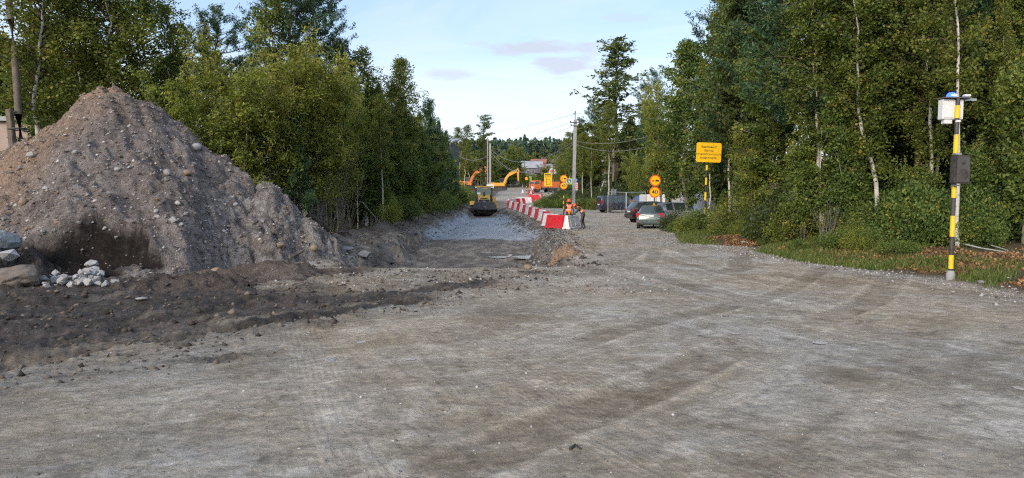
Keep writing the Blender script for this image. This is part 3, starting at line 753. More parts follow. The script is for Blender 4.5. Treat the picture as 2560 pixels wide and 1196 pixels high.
# stones on the heap: measured ones with a look of their own, then the rest
spec = [((491, 376), 0.24, 'rockpale', 1, 'big white rounded stone high on the right flank of the heap'),
        ((80, 400), 0.20, 'rockpale', 0, 'flat white stone on the left flank of the heap'),
        ((188, 393), 0.11, 'rockpale', 1, 'small white oval stone right of the flat white stone'),
        ((52, 424), 0.17, 'rockgrey', 0, 'grey slab stone below the flat white stone'),
        ((338, 347), 0.15, 'rockpale', 0, 'light stone near the middle of the upper heap'),
        ((484, 415), 0.15, 'rockgrey', 1, 'grey stone just below the big white rounded stone'),
        ((294, 430), 0.12, 'rockpale', 1, 'white pebble-like stone in the centre of the heap face'),
        ((470, 440), 0.18, 'rocktan', 1, 'tan stone among the cluster on the right face'),
        ((418, 438), 0.16, 'rockgrey', 1, 'grey stone leading the cluster on the right face'),
        ((58, 512), 0.17, 'rocktan', 1, 'tan stone low on the left face of the heap'),
        ((433, 558), 0.19, 'rockpale', 0, 'pale long stone above the right end of the dark cut'),
        ((394, 547), 0.12, 'rockpale', 0, 'small brick-like pale stone above the dark cut'),
        ((443, 513), 0.14, 'rockpale', 0, 'white stone just below the cluster on the right face'),
        ((72, 330), 0.22, 'rocktan', 0, 'pointed tan stone on the left skyline of the heap')]
pts = surf_many([s[0] for s in spec])
for (uv, s, mk, rnd, lab), p in zip(spec, pts):
    if p.y < 6: p = P(uv[0], uv[1] + 10, 21.0); p.z = zpile(p.x, p.y)
    put_rock((RKS if rnd and mk in RKS else RK)[mk][int(uv[0]) % 4], p.x, p.y, p.z, s * 0.75, lab)
uvs = [(rr.uniform(10, 700), 320 + 285 * math.sqrt(rr.random())) for _ in range(62)]
uvs = [(u, v) for u, v in uvs if v > 250 + abs(u - 290) * 0.8 or u < 290 and v > 380]
for (u, v), p in zip(uvs, surf_many(uvs)):
    if p.y > 24 or p.y < 8 or p.z < 0.45: continue
    mk = rr.choice(['rockpale', 'rockgrey', 'rockgrey', 'rocktan'])
    put_rock(rr.choice(RK[mk]), p.x, p.y, p.z, rr.uniform(0.04, 0.10), 'small stone embedded in the face of the big soil heap', 'small stones on the face of the soil heap')
# loose stones on the road and in the mud
loose = [((1027, 903), 0.075, 'rockpale', 0, 0.35, 'pale angular stone lying alone in the middle of the road'),
         ((825, 903), 0.07, 'rockpale', 1, 0.3, 'flat pale stone left of the lone angular one on the road'),
         ((905, 857), 0.065, 'rockpale', 1, 0.2, 'thin white stone farther up the road from the flat one'),
         ((355, 753), 0.11, 'rockpale', 1, 0.35, 'flat cream stone lying in the muddy tracks'),
         ((1815, 793), 0.07, 'rockgrey', 0, 0.5, 'grey stone beside the dark streak on the right of the road'),
         ((1750, 838), 0.07, 'rockpale', 0, 0.3, 'flat light stone near the crossing tyre marks'),
         ((1838, 836), 0.08, 'rockpale', 1, 0.25, 'pale flake of stone right of the crossing tyre marks'),
         ((2050, 860), 0.12, 'rockpale', 1, 0.18, 'wide pale flat stone pressed into the right half of the road'),
         ((2550, 975), 0.07, 'rockpale', 0, 0.4, 'white stone at the right edge of the road'),
         ((340, 722), 0.14, 'rockgrey', 0, 0.45, 'grey stone under the scraped tan ridge'),
         ((540, 680), 0.14, 'rocktan', 1, 0.8, 'brown rounded stone right of the scraped tan ridge'),
         ((700, 622), 0.20, 'rocktan', 0, 0.6, 'rust coloured block on the low mound by the heap'),
         ((785, 632), 0.14, 'rocktan', 1, 0.9, 'orange round stone on the right end of the low mound'),
         ((862, 627), 0.27, 'rockgrey', 1, 0.5, 'long grey stone poking out of the left bank'),
         ((912, 643), 0.30, 'rockgrey', 0, 0.7, 'broad grey block in the left bank of the excavation'),
         ((1320, 672), 0.13, 'rocktan', 1, 0.9, 'orange stone at the near right corner of the excavation'),
         ((1276, 641), 0.12, 'rockpale', 1, 0.8, 'white round stone standing in the excavation between puddles'),
         ((1858, 607), 0.11, 'rockpale', 1, 0.8, 'white round stone at the edge of the grass verge'),
         ((1787, 617), 0.10, 'rockpale', 0, 0.5, 'flat white stone at the verge left of the round one'),
         ((2455, 708), 0.10, 'rockgrey', 1, 0.7, 'grey stone on the verge right of the striped speaker pole'),
         ((1905, 633), 0.10, 'rockpale', 0, 0.35, 'pale flat stone on the bare patch of verge')]
pts = surf_many([s[0] for s in loose])
for (uv, s, mk, rnd, fl, lab), p in zip(loose, pts):
    put_rock((RKS if rnd and mk in RKS else RK)[mk][int(uv[0]) % 4], p.x, p.y, p.z, s, lab, flat=fl, rot=(rr.uniform(-.1, .1), rr.uniform(-.1, .1), rr.uniform(0, 6)))
# gravel nobody could count
def scatter(name, label, n, sampler, smin, smax, mat, seed, cat='gravel'):
    rs = np.random.default_rng(seed)
    x, y, z = sampler(rs, n); n = len(x)
    base = np.array([(1, 0, 0), (0, 1, 0), (-1, 0, 0), (0, -1, 0), (0, 0, 0.75), (0, 0, -0.5)], float)
    tri = np.array([(0, 1, 4), (1, 2, 4), (2, 3, 4), (3, 0, 4), (1, 0, 5), (2, 1, 5), (3, 2, 5), (0, 3, 5)])
    s = (smin * (smax / smin) ** (rs.random(n) ** 2.2))[:, None, None]
    v = base[None] * rs.uniform(0.6, 1.25, (n, 6, 1)) + rs.normal(0, 0.18, (n, 6, 3))
    a = rs.uniform(0, 6.28, n); c, sn = np.cos(a)[:, None], np.sin(a)[:, None]
    v = np.stack([v[..., 0] * c - v[..., 1] * sn, v[..., 0] * sn + v[..., 1] * c, v[..., 2]], -1) * s
    v = v + np.stack([x, y, z], 1)[:, None, :]
    Q = (tri[None] + 6 * np.arange(n)[:, None, None]).reshape(-1, 3)
    me = quads_mesh(name, v.reshape(-1, 3), Q, mat, rnd=np.repeat(rs.random(n), 8))
    return tag(link(name, me), label, cat, kind='stuff')
def rnd_mat(name, stops):
    m, nt, out = newmat(name)
    at = nd(nt, 'ShaderNodeAttribute', attribute_name='rnd').outputs['Fac']
    co = nt.nodes.new('ShaderNodeTexCoord').outputs['Object']
    c = mixc(nt, 0.4, ramp(nt, at, stops), ramp(nt, noise(nt, co, 40, 3), [(0.3, 0.3), (0.7, 0.7)]), 'OVERLAY')
    bsdf(nt, out, Base_Color=c, Roughness=0.9, Specular_IOR_Level=0.25); return m
M['gravelheap'] = rnd_mat('heap_gravel', [(0.0, (0.10, 0.075, 0.06)), (0.45, (0.22, 0.17, 0.14)), (0.8, (0.30, 0.26, 0.235)), (1.0, (0.50, 0.48, 0.46))])
M['gravelroad'] = rnd_mat('road_gravel', [(0.0, (0.09, 0.08, 0.07)), (0.5, (0.25, 0.235, 0.22)), (1.0, (0.48, 0.47, 0.46))])
M['clods'] = rnd_mat('mud_clods', [(0.0, (0.03, 0.025, 0.02)), (0.6, (0.085, 0.067, 0.054)), (1.0, (0.20, 0.165, 0.135))])
def s_heap(rs, n):
    x = rs.uniform(-17, -4.6, n); y = rs.uniform(13.5, 21.8, n)
    h, cut, _ = pile_h(x, y); k = (h > H(x, y) + 0.05) & (~cut | (rs.random(n) < 0.25)); return x[k], y[k], h[k]
scatter('heap_gravel', 'loose gravel and pebbles covering the big soil heap', 14000, s_heap, 0.012, 0.07, M['gravelheap'], 1)
def s_road(rs, n):
    r = 4.2 * (34 / 4.2) ** rs.random(n); a = rs.uniform(-0.68, 0.68, n); x, y = r * np.sin(a), r * np.cos(a)
    g, mud, cr, pt = masks(x, y); k = (mud < 0.5) & (g < 0.6) & (pt < 0.0); return x[k], y[k], H(x[k], y[k])
scatter('road_gravel', 'fine loose gravel scattered over the road', 2600, s_road, 0.004, 0.020, M['gravelroad'], 2)
def s_edge(rs, n):
    y = rs.uniform(9, 40, n); x = np.interp(y, *_XE) + rs.normal(-0.35, 0.5, n); return x, y, H(x, y)
scatter('verge_gravel', 'grey gravel strip along the edge of the right verge', 4500, s_edge, 0.012, 0.05, M['gravelroad'], 3)
def s_mud(rs, n):
    x = rs.uniform(-14, 1.5, n); y = rs.uniform(6, 19, n); g, mud, cr, pt = masks(x, y)
    c, cut, _ = pile_h(x, y); t = H(x, y); k = (mud > 0.25) & (pt < 0.1) & ((c < t) | cut); return x[k], y[k], np.maximum(c, t)[k]
scatter('mud_clods', 'dark clods of mud strewn around the foot of the heap', 9000, s_mud, 0.012, 0.065, M['clods'], 4)
def s_strip(rs, n):
    x = rs.uniform(-8, 3, n); y = rs.uniform(12.5, 18.3, n) ; g, mud, cr, pt = masks(x, y)
    k = (mud < 0.5) & (pt < 0.02) & (pile_h(x, y)[0] < H(x, y)); return x[k], y[k], H(x[k], y[k])
scatter('rim_gravel', 'pale crumbs of stone along the near rim of the excavation', 2600, s_strip, 0.012, 0.05, M['gravelheap'], 6)
def s_bank(rs, n):
    y = rs.uniform(18, 80, n); left = rs.random(n) < 0.5
    x = np.where(left, np.interp(y, *_XL) - rs.normal(0.3, 0.9, n), np.interp(y, *_XR) + rs.normal(-0.4, 0.6, n)); return x, y, H(x, y)
scatter('bank_rubble', 'broken dark rubble and clods on both banks of the excavation', 7000, s_bank, 0.02, 0.10, M['clods'], 5, 'rubble')
M['bankgrey'] = rnd_mat('grey_rubble', [(0.0, (0.06, 0.06, 0.062)), (0.6, (0.15, 0.15, 0.155)), (1.0, (0.30, 0.305, 0.31))])
def s_bankr(rs, n):
    y = rs.uniform(22, 62, n); x = np.interp(y, *_XR) + rs.normal(-0.6, 0.55, n); return x, y, H(x, y)
scatter('right_bank_rubble', 'grey stony rubble on the right bank below the barriers', 6500, s_bankr, 0.02, 0.085, M['bankgrey'], 8, 'rubble')
# ------------------------------------------------------------------ foliage materials
def leaf_mat(name, stops, transl=0.42, rough=0.5, tint=0.5):
    m, nt, out = newmat(name)
    at = nd(nt, 'ShaderNodeAttribute', attribute_name='rnd').outputs['Fac']
    oi = nt.nodes.new('ShaderNodeObjectInfo').outputs['Random']
    c = mixc(nt, 1.0, ramp(nt, at, stops), (1.18, 1.16, 1.18), 'MULTIPLY')
    c = mixc(nt, tint, c, ramp(nt, oi, [(0.0, (0.36, 0.44, 0.40)), (0.5, (0.5, 0.5, 0.5)), (1.0, (0.64, 0.58, 0.50))]), 'OVERLAY')
    b = nd(nt, 'ShaderNodeBsdfPrincipled', {'Base Color': c, 'Roughness': rough, 'Specular IOR Level': 0.35})
    t = nd(nt, 'ShaderNodeBsdfTranslucent', {'Color': mixc(nt, 1.0, c, (1.0, 0.95, 0.5), 'MULTIPLY')})
    mx = nd(nt, 'ShaderNodeMixShader', {0: transl, 1: b.outputs[0], 2: t.outputs[0]})
    nt.links.new(mx.outputs[0], out.inputs[0])
    return m
M['lf_birch'] = leaf_mat('birch_leaves', [(0.0, (0.045, 0.072, 0.014)), (0.40, (0.105, 0.145, 0.026)), (0.80, (0.20, 0.22, 0.045)), (0.92, (0.34, 0.28, 0.05)), (1.0, (0.52, 0.36, 0.06))])
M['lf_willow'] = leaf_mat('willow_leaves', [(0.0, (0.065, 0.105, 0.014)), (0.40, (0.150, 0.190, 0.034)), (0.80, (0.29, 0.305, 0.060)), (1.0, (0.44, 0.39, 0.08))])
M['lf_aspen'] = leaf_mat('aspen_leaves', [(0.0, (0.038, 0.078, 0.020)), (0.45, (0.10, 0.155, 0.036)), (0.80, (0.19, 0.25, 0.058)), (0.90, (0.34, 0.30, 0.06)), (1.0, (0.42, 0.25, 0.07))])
M['lf_dark'] = leaf_mat('shaded_leaves', [(0.0, (0.035, 0.060, 0.020)), (0.6, (0.070, 0.100, 0.032)), (1.0, (0.13, 0.145, 0.045))])
M['lf_pine'] = leaf_mat('pine_needles', [(0.0, (0.016, 0.042, 0.020)), (0.5, (0.042, 0.092, 0.038)), (1.0, (0.11, 0.17, 0.065))], 0.15, 0.55, 0.35)
M['lf_larch'] = leaf_mat('larch_needles', [(0.0, (0.035, 0.065, 0.020)), (0.5, (0.12, 0.16, 0.045)), (1.0, (0.24, 0.27, 0.075))], 0.25, 0.55, 0.3)
M['lf_far'] = leaf_mat('haze_tinted_needles', [(0.0, (0.030, 0.062, 0.050)), (0.55, (0.058, 0.100, 0.070)), (0.8, (0.085, 0.125, 0.065)), (1.0, (0.14, 0.16, 0.07))], 0.1, 0.7, 0.3)  # bluish lift of distant haze mixed into the needle colours
M['grass'] = leaf_mat('grass_blades', [(0.0, (0.055, 0.10, 0.018)), (0.5, (0.105, 0.145, 0.032)), (0.85, (0.18, 0.20, 0.055)), (1.0, (0.34, 0.28, 0.12))], 0.35, 0.5, 0.0)
def bark(name, a, b, bands=None, scale=(6, 6, 1.5)):
    m, nt, out = newmat(name)
    co = nt.nodes.new('ShaderNodeTexCoord').outputs['Object']
    n = noise(nt, mapping(nt, co, scale), 1.0, 7, 0.7, 0.3)
    c = mixc(nt, ramp(nt, n, [(0.35, 0.0), (0.65, 1.0)]), a, b)
    if bands is not None:
        n2 = noise(nt, mapping(nt, co, (2.5, 2.5, 11)), 1.0, 5, 0.7, 0.2)
        c = mixc(nt, ramp(nt, n2, [(0.56, 0.0), (0.64, 1.0)]), c, bands)
    bmp = nd(nt, 'ShaderNodeBump', {'Height': n, 'Strength': 0.7, 'Distance': 0.02})
    bsdf(nt, out, Base_Color=c, Roughness=0.9, Normal=bmp.outputs[0], Specular_IOR_Level=0.2)
    return m
M['bk_birch'] = bark('birch_bark', (0.62, 0.60, 0.55), (0.44, 0.41, 0.36), (0.045, 0.04, 0.035))
M['bk_grey'] = bark('grey_bark', (0.13, 0.12, 0.10), (0.25, 0.235, 0.20))
M['bk_pine'] = bark('pine_bark', (0.085, 0.062, 0.048), (0.22, 0.125, 0.07))
M['bk_twig'] = bark('twig_bark', (0.05, 0.04, 0.032), (0.13, 0.10, 0.08))
M['bk_dark'] = bark('dark_bark', (0.035, 0.03, 0.026), (0.10, 0.09, 0.075))

# ------------------------------------------------------------------ growing trees
class Q4:
    def __init__(s): s.V, s.Q, s.R, s.MI, s.n = [], [], [], [], 0
    def add(s, v, q, r=None):
        s.V.append(v); s.Q.append(q + s.n); s.n += len(v)
        if r is not None: s.R.append(r)
    def tube(s, p, rad, k=4):
        p = np.asarray(p, float); n = len(p)
        d = np.gradient(p, axis=0); d /= np.linalg.norm(d, axis=1)[:, None] + 1e-9
        ref = np.where(np.abs(d[:, 2:3]) > 0.9, np.array([[1.0, 0, 0]]), np.array([[0, 0, 1.0]]))
        a = np.cross(d, ref); a /= np.linalg.norm(a, axis=1)[:, None] + 1e-9
        b = np.cross(d, a)
        t = np.arange(k) * 2 * math.pi / k
        rad = np.asarray(rad, float)[:, None, None]
        v = p[:, None, :] + rad * (np.cos(t)[None, :, None] * a[:, None, :] + np.sin(t)[None, :, None] * b[:, None, :])
        i = np.arange(n - 1)[:, None] * k; j = np.arange(k)[None, :]; j2 = (j + 1) % k
        q = np.stack([i + j, i + j2, i + k + j2, i + k + j], -1).reshape(-1, 4)
        s.add(v.reshape(-1, 3), q); s.MI.append(np.full(len(q), 0 if k >= 6 else 1))
    def leaves(s, rs, c, L, W, clump=None, bias=(0, 0, -0.3), var=0.5, up=None):
        n = len(c)
        a = rs.normal(0, 1, (n, 3)) + np.asarray(bias) * 1.5
        if up is not None: a = a * (1 - up[1]) + up[0] * up[1] * 2
        a /= np.linalg.norm(a, axis=1)[:, None] + 1e-9
        b = np.cross(a, rs.normal(0, 1, (n, 3))); b /= np.linalg.norm(b, axis=1)[:, None] + 1e-9
        k = rs.uniform(1 - var, 1 + var, (n, 1))
        a *= L * 0.5 * k; b *= W * 0.5 * k
        v = np.stack([c - a, c + b - a * 0.15, c + a, c - b - a * 0.15], 1).reshape(-1, 3)
        q = np.arange(4 * n).reshape(-1, 4)
        r = rs.random(n) if clump is None else np.clip(0.48 * rs.random(n) + 0.52 * clump, 0, 1)
        s.add(v, q, r)
    def mesh(s, name, mat):
        if s.R: return quads_mesh(name, np.concatenate(s.V), np.concatenate(s.Q), mat, rnd=np.concatenate(s.R))
        return quads_mesh(name, np.concatenate(s.V), np.concatenate(s.Q), [mat, M['bk_twig'] if mat != M['bk_grey'] else mat], smooth=True, mat_idx=np.concatenate(s.MI))

def trunk_path(rs, h, lean=0.04, wig=0.10, n=16):
    t = np.linspace(0, 1, n)
    az = rs.uniform(0, 6.28)
    w = np.cumsum(rs.normal(0, wig / math.sqrt(n), (n, 2)), 0); w -= w[0]
    x = lean * h * t ** 1.3 * math.cos(az) + w[:, 0]; y = lean * h * t ** 1.3 * math.sin(az) + w[:, 1]
    return np.stack([x, y, h * t], 1)
def at_path(p, t):
    f = t * (len(p) - 1); i = min(int(f), len(p) - 2); return p[i] + (p[i + 1] - p[i]) * (f - i)
def branch(rs, p0, az, el, L, bend, n=6, jit=0.10):
    d = np.array([math.cos(az) * math.cos(el), math.sin(az) * math.cos(el), math.sin(el)])
    pts = [np.array(p0)]; step = L / (n - 1)
    for i in range(n - 1):
        pts.append(pts[-1] + d * step)
        d = d + np.array([0, 0, bend / (n - 1)]) + rs.normal(0, jit, 3); d /= np.linalg.norm(d)
    return np.array(pts)

def g_birch(seed, h=12.0, cb=0.30, rmax=1.9, nb=75, leaf=0.095, dens=1.5, mat='lf_birch', bk='bk_birch', tr=0.085, droop=0.75, straight=False):
    rs = np.random.default_rng(seed); w, f = Q4(), Q4()
    tp = trunk_path(rs, h, 0.05 if not straight else 0.012, 0.35 if not straight else 0.14)
    w.tube(tp, tr * (1 - np.linspace(0, 0.92, len(tp)) ** 1.1), 8)
    for i in range(nb):
        t = cb + (0.99 - cb) * (i + rs.random()) / nb
        u = (t - cb) / (1 - cb)
        env = rmax * (math.sin(math.pi * min(u * 0.88 + 0.12, 1.0)) ** 0.75 + 0.06)
        L = env * rs.uniform(0.55, 1.2)
        az = i * 2.4 + rs.normal(0, 0.5)
        bp = branch(rs, at_path(tp, t), az, R(rs.uniform(25, 62)), L, -droop * rs.uniform(0.4, 1.2), 6)
        w.tube(bp, np.linspace(0.022, 0.004, 6) * (0.5 + L / rmax), 3)
        for q in range(int(5 * dens) + 2):
            s0 = at_path(bp, rs.uniform(0.25, 1.0))
            tl = rs.uniform(0.25, 0.95) * droop + 0.12
            n = int(rs.uniform(12, 22) * dens)
            k = rs.random(n)
            c = s0 + np.stack([rs.normal(0, 0.13, n), rs.normal(0, 0.13, n), -tl * k + rs.normal(0, 0.06, n)], 1)
            f.leaves(rs, c, leaf, leaf * 0.68, np.full(n, rs.random()), (0, 0, -0.5))
    return w.mesh('trunk', M[bk]), f.mesh('crown', M[mat]), h
def g_broad(seed, h=8.0, stems=6, spread=0.26, cb=0.22, leaf=0.13, lw=0.36, n_cl=520, mat='lf_willow', bk='bk_grey', sr=0.05, rmax=2.3, per=44, upb=0.25, shoots=130):
    """several stems, dense leafy masses"""
    rs = np.random.default_rng(seed); w, f = Q4(), Q4(); tips = []
    for s in range(stems):
        az = s * 6.28 / stems + rs.normal(0, 0.4); hh = h * rs.uniform(0.7, 1.0)
        n = 9; t = np.linspace(0, 1, n)
        rad = spread * hh * rs.uniform(0.4, 1.1)
        p = np.stack([0.12 * math.cos(az) + rad * t ** 1.4 * math.cos(az), 0.12 * math.sin(az) + rad * t ** 1.4 * math.sin(az), hh * t], 1) + np.cumsum(rs.normal(0, 0.05, (n, 3)), 0) * np.array([1, 1, 0.2])
        p[0, 2] = -0.1
        w.tube(p, sr * (1 - 0.9 * t), 6)
        for i in range(int(26 / max(stems, 3) * 6)):
            u = rs.uniform(cb, 1.0)
            L = rmax * 0.5 * (1.15 - u * 0.75) * rs.uniform(0.5, 1.2)
            bp = branch(rs, at_path(p, u), rs.uniform(0, 6.28), R(rs.uniform(15, 65)), L, rs.uniform(-0.3, 0.35), 5)
            w.tube(bp, np.linspace(0.014, 0.004, 5), 3); tips.append(bp)
    for i in range(n_cl):
        bp = tips[rs.integers(len(tips))]
        c0 = at_path(bp, rs.uniform(0.25, 1.0)); n = int(per * rs.uniform(0.5, 1.4))
        c = c0 + rs.normal(0, 1, (n, 3)) * np.array([0.17, 0.17, 0.13]) * rs.uniform(0.6, 1.5)
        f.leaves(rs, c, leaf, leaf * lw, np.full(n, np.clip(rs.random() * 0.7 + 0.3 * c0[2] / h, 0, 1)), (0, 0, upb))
    for i in range(shoots):
        bp = tips[rs.integers(len(tips))]; c0 = at_path(bp, rs.uniform(0.6, 1.0))
        if c0[2] < 0.35 * h: continue
        sp_ = branch(rs, c0, rs.uniform(0, 6.28), R(rs.uniform(62, 88)), rs.uniform(0.45, 1.25), 0.1, 5, 0.05)
        w.tube(sp_, np.linspace(0.007, 0.003, 5), 3)
        n = 20; kk = rs.random(n); c = np.array([at_path(sp_, k) for k in kk]) + rs.normal(0, 0.045, (n, 3))
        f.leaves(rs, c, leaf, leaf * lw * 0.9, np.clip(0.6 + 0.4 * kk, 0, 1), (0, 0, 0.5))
    return w.mesh('trunk', M[bk]), f.mesh('crown', M[mat]), h
def g_pine(seed, h=14.0, cb=0.35, rmax=2.6, nb=60, mat='lf_pine', bk='bk_pine', clumps=8, need=0.18, conic=False, per=46, wn=0.20):
    rs = np.random.default_rng(seed); w, f = Q4(), Q4()
    tp = trunk_path(rs, h, 0.02, 0.15)
    w.tube(tp, 0.15 * h / 14 * (1 - np.linspace(0, 0.93, len(tp))), 8)
    for i in range(nb):
        t = cb + (0.985 - cb) * ((i + rs.random()) / nb) ** (0.9 if conic else 1.0)
        u = (t - cb) / (1 - cb)
        env = rmax * ((1.02 - u) if conic else (math.sin(math.pi * min(0.22 + u * 0.80, 1)) ** 0.6 + 0.10))
        L = env * rs.uniform(0.6, 1.15)
        bp = branch(rs, at_path(tp, t), i * 2.4 + rs.normal(0, 0.4), R(rs.uniform(5, 35) if not conic else rs.uniform(10, 40)), L, rs.uniform(0.0, 0.5), 6, 0.08)
        w.tube(bp, np.linspace(0.035, 0.008, 6) * (0.4 + 0.7 * L / rmax), 4)
        nc = max(2, int(clumps * (0.35 + L / rmax)))
        for q in range(nc):
            s0 = at_path(bp, rs.uniform(0.4, 1.0) if q else 1.0) + rs.normal(0, 0.16, 3)
            dirv = (bp[-1] - bp[-2]); dirv /= np.linalg.norm(dirv) + 1e-9
            dirv = dirv + np.array([0, 0, 0.5])
            k = rs.random(per)
            c = s0 + dirv[None] * (k[:, None] - 0.4) * 0.34 + rs.normal(0, 0.075, (per, 3))
            f.leaves(rs, c, need, need * wn, np.full(per, rs.random()), (0, 0, 0.25))
    return w.mesh('trunk', M[bk]), f.mesh('crown', M[mat]), h
def g_larch(seed, h=16.0, cb=0.12, rmax=3.4, nb=78, mat='lf_larch'):
    rs = np.random.default_rng(seed); w, f = Q4(), Q4()
    tp = trunk_path(rs, h, 0.03, 0.2)
    w.tube(tp, 0.17 * (1 - np.linspace(0, 0.93, len(tp))), 8)
    for i in range(nb):
        t = cb + (0.99 - cb) * (i + rs.random()) / nb; u = (t - cb) / (1 - cb)
        env = rmax * (1.05 - 0.85 * u ** 1.5) * (0.35 + 0.65 * sm(0.0, 0.4, u))
        L = env * rs.uniform(0.5, 1.15)
        bp = branch(rs, at_path(tp, t), i * 2.4 + rs.normal(0, 0.4), R(rs.uniform(0, 60)), L, rs.uniform(-0.25, 0.45), 7, 0.12)
        w.tube(bp, np.linspace(0.04, 0.008, 7) * (0.4 + 0.6 * L / rmax), 4)
        for q in range(int(3 + 7 * L / rmax)):
            s0 = at_path(bp, rs.uniform(0.2, 1.0)); tw = branch(rs, s0, rs.uniform(0, 6.28), R(rs.uniform(-40, 25)), rs.uniform(0.25, 0.6), -0.3, 4)
            w.tube(tw, np.linspace(0.008, 0.003, 4), 3)
            n = 22; c = np.array([at_path(tw, k) for k in rs.random(n)]) + rs.normal(0, 0.10, (n, 3))
            f.leaves(rs, c, 0.20, 0.085, np.full(n, rs.random()), (0, 0, 0.1))
    return w.mesh('trunk', M['bk_dark']), f.mesh('crown', M[mat]), h
def g_bare(seed, h=5.5, stems=22):
    rs = np.random.default_rng(seed); w, f = Q4(), Q4()
    for s in range(stems):
        p = branch(rs, (rs.normal(0, 0.22), rs.normal(0, 0.22), -0.1), rs.uniform(0, 6.28), R(rs.uniform(68, 88)), h * rs.uniform(0.6, 1.0), rs.uniform(-0.25, 0.05), 8, 0.05)
        w.tube(p, np.linspace(0.024, 0.006, 8), 4)
        for q in range(4):
            b = branch(rs, at_path(p, rs.uniform(0.4, 0.95)), rs.uniform(0, 6.28), R(rs.uniform(35, 70)), rs.uniform(0.4, 1.1), 0.1, 5)
            w.tube(b, np.linspace(0.010, 0.003, 5), 3)
            n = 7; f.leaves(rs, b[-1] + rs.normal(0, 0.12, (n, 3)), 0.09, 0.045)
    return w.mesh('trunk', M['bk_grey']), f.mesh('crown', M['lf_willow']), h
def g_shrub(seed, h=1.6, r=1.0, n_cl=120, leaf=0.085, lw=0.55, mat='lf_aspen', per=40):
    rs = np.random.default_rng(seed); w, f = Q4(), Q4()
    for s in range(14):
        p = branch(rs, (rs.normal(0, r * 0.25), rs.normal(0, r * 0.25), -0.08), rs.uniform(0, 6.28), R(rs.uniform(45, 85)), h * rs.uniform(0.5, 1.0), rs.uniform(-0.3, 0.1), 5, 0.1)
        w.tube(p, np.linspace(0.016, 0.005, 5), 3)
    for i in range(n_cl):
        a, rr_ = rs.uniform(0, 6.28), r * math.sqrt(rs.random()); z = h * rs.uniform(0.05, 1.0) * (1 - 0.55 * (rr_ / r) ** 2)
        n = int(per * rs.uniform(0.5, 1.4))
        c = np.array([rr_ * math.cos(a), rr_ * math.sin(a), z]) + rs.normal(0, 1, (n, 3)) * 0.13
        c[:, 2] = np.maximum(c[:, 2], 0.0)
        f.leaves(rs, c, leaf, leaf * lw, np.full(n, rs.random()), (0, 0, 0.2))
    return w.mesh('stems', M['bk_dark']), f.mesh('crown', M[mat]), h
T = {
    'birch': [g_birch(i, rmax=1.7 + 0.2 * i, nb=80, cb=0.24 + 0.04 * i) for i in range(4)],
    'birchthin': [g_birch(20 + i, h=11, cb=0.34 + 0.05 * i, rmax=1.25, nb=46, droop=0.45, tr=0.06, dens=1.1) for i in range(3)],
    'birchtall': [g_birch(30 + i, h=13, cb=0.42, rmax=1.6, nb=60, droop=0.5, tr=0.075, straight=True) for i in range(2)],
    'aspen': [g_birch(40 + i, h=11, cb=0.12, rmax=2.0, nb=95, leaf=0.115, mat='lf_aspen', bk='bk_grey', droop=0.3, dens=1.6) for i in range(3)],
    'dark': [g_birch(60 + i, h=9, cb=0.10, rmax=2.0, nb=80, leaf=0.14, mat='lf_dark', bk='bk_dark', droop=0.25) for i in range(2)],
    'willow': [g_broad(70 + i, h=8, stems=6 + i) for i in range(4)],
    'rowan': [g_broad(80 + i, h=6, stems=4, leaf=0.13, lw=0.55, mat='lf_aspen', cb=0.16, n_cl=400, rmax=2.2) for i in range(3)],
    'pine': [g_pine(90 + i, cb=0.28 + 0.06 * i) for i in range(3)],
    'youngpine': [g_pine(100 + i, h=8, cb=0.12, rmax=1.7, nb=64, conic=True) for i in range(2)],
    'larch': [g_larch(110 + i) for i in range(2)],
    'bare': [g_bare(120 + i) for i in range(2)],
    'shrub': [g_shrub(130 + i) for i in range(3)],
    'goldshrub': [g_shrub(140, mat='lf_birch', lw=0.45, leaf=0.075), g_shrub(141, mat='lf_willow', lw=0.4)],
    'darkshrub': [g_shrub(145 + i, mat='lf_dark', leaf=0.09) for i in range(2)],
}
NAMES = {'birch': ('birch_tree', 'birch'), 'birchthin': ('birch_tree', 'birch'), 'birchtall': ('birch_tree', 'birch'), 'aspen': ('aspen_tree', 'tree'), 'dark': ('leafy_tree', 'tree'),
         'willow': ('willow_tree', 'willow'), 'rowan': ('leafy_tree', 'tree'), 'pine': ('pine_tree', 'pine'), 'youngpine': ('young_pine_tree', 'pine'), 'larch': ('larch_tree', 'larch'),
         'bare': ('bare_stemmed_shrub', 'shrub'), 'shrub': ('shrub', 'shrub'), 'goldshrub': ('shrub', 'shrub'), 'darkshrub': ('shrub', 'shrub')}
tr_ = random.Random(11)
def plant(kind, u, d, top=None, h=None, wide=1.0, label='', group=None, var=None, lean=0.0, x=None, rz=None, sink=0.0):
    """a tree at bearing u and distance d; its height reaches photograph row `top`, or is h metres"""
    x = XU(u, d) if x is None else x
    z = Hs(x, d)
    if d < 34 and x < -4: z = max(z, 0.0)
    tm, cm, ph = T[kind][(tr_.randrange(len(T[kind])) if var is None else var) % len(T[kind])]
    if h is None: h = P(u, top, d).z - z
    s = h / ph
    nm, cat = NAMES[kind]
    e = empty(nm, (x, d, z - sink), rz=tr_.uniform(0, 6.28) if rz is None else rz, ry=lean, s=(s ** 0.6 * wide, s ** 0.6 * wide, s))
    link('trunk' if 'shrub' not in kind else 'stems', tm, e); link('crown', cm, e)
    return tag(e, label, cat, group)

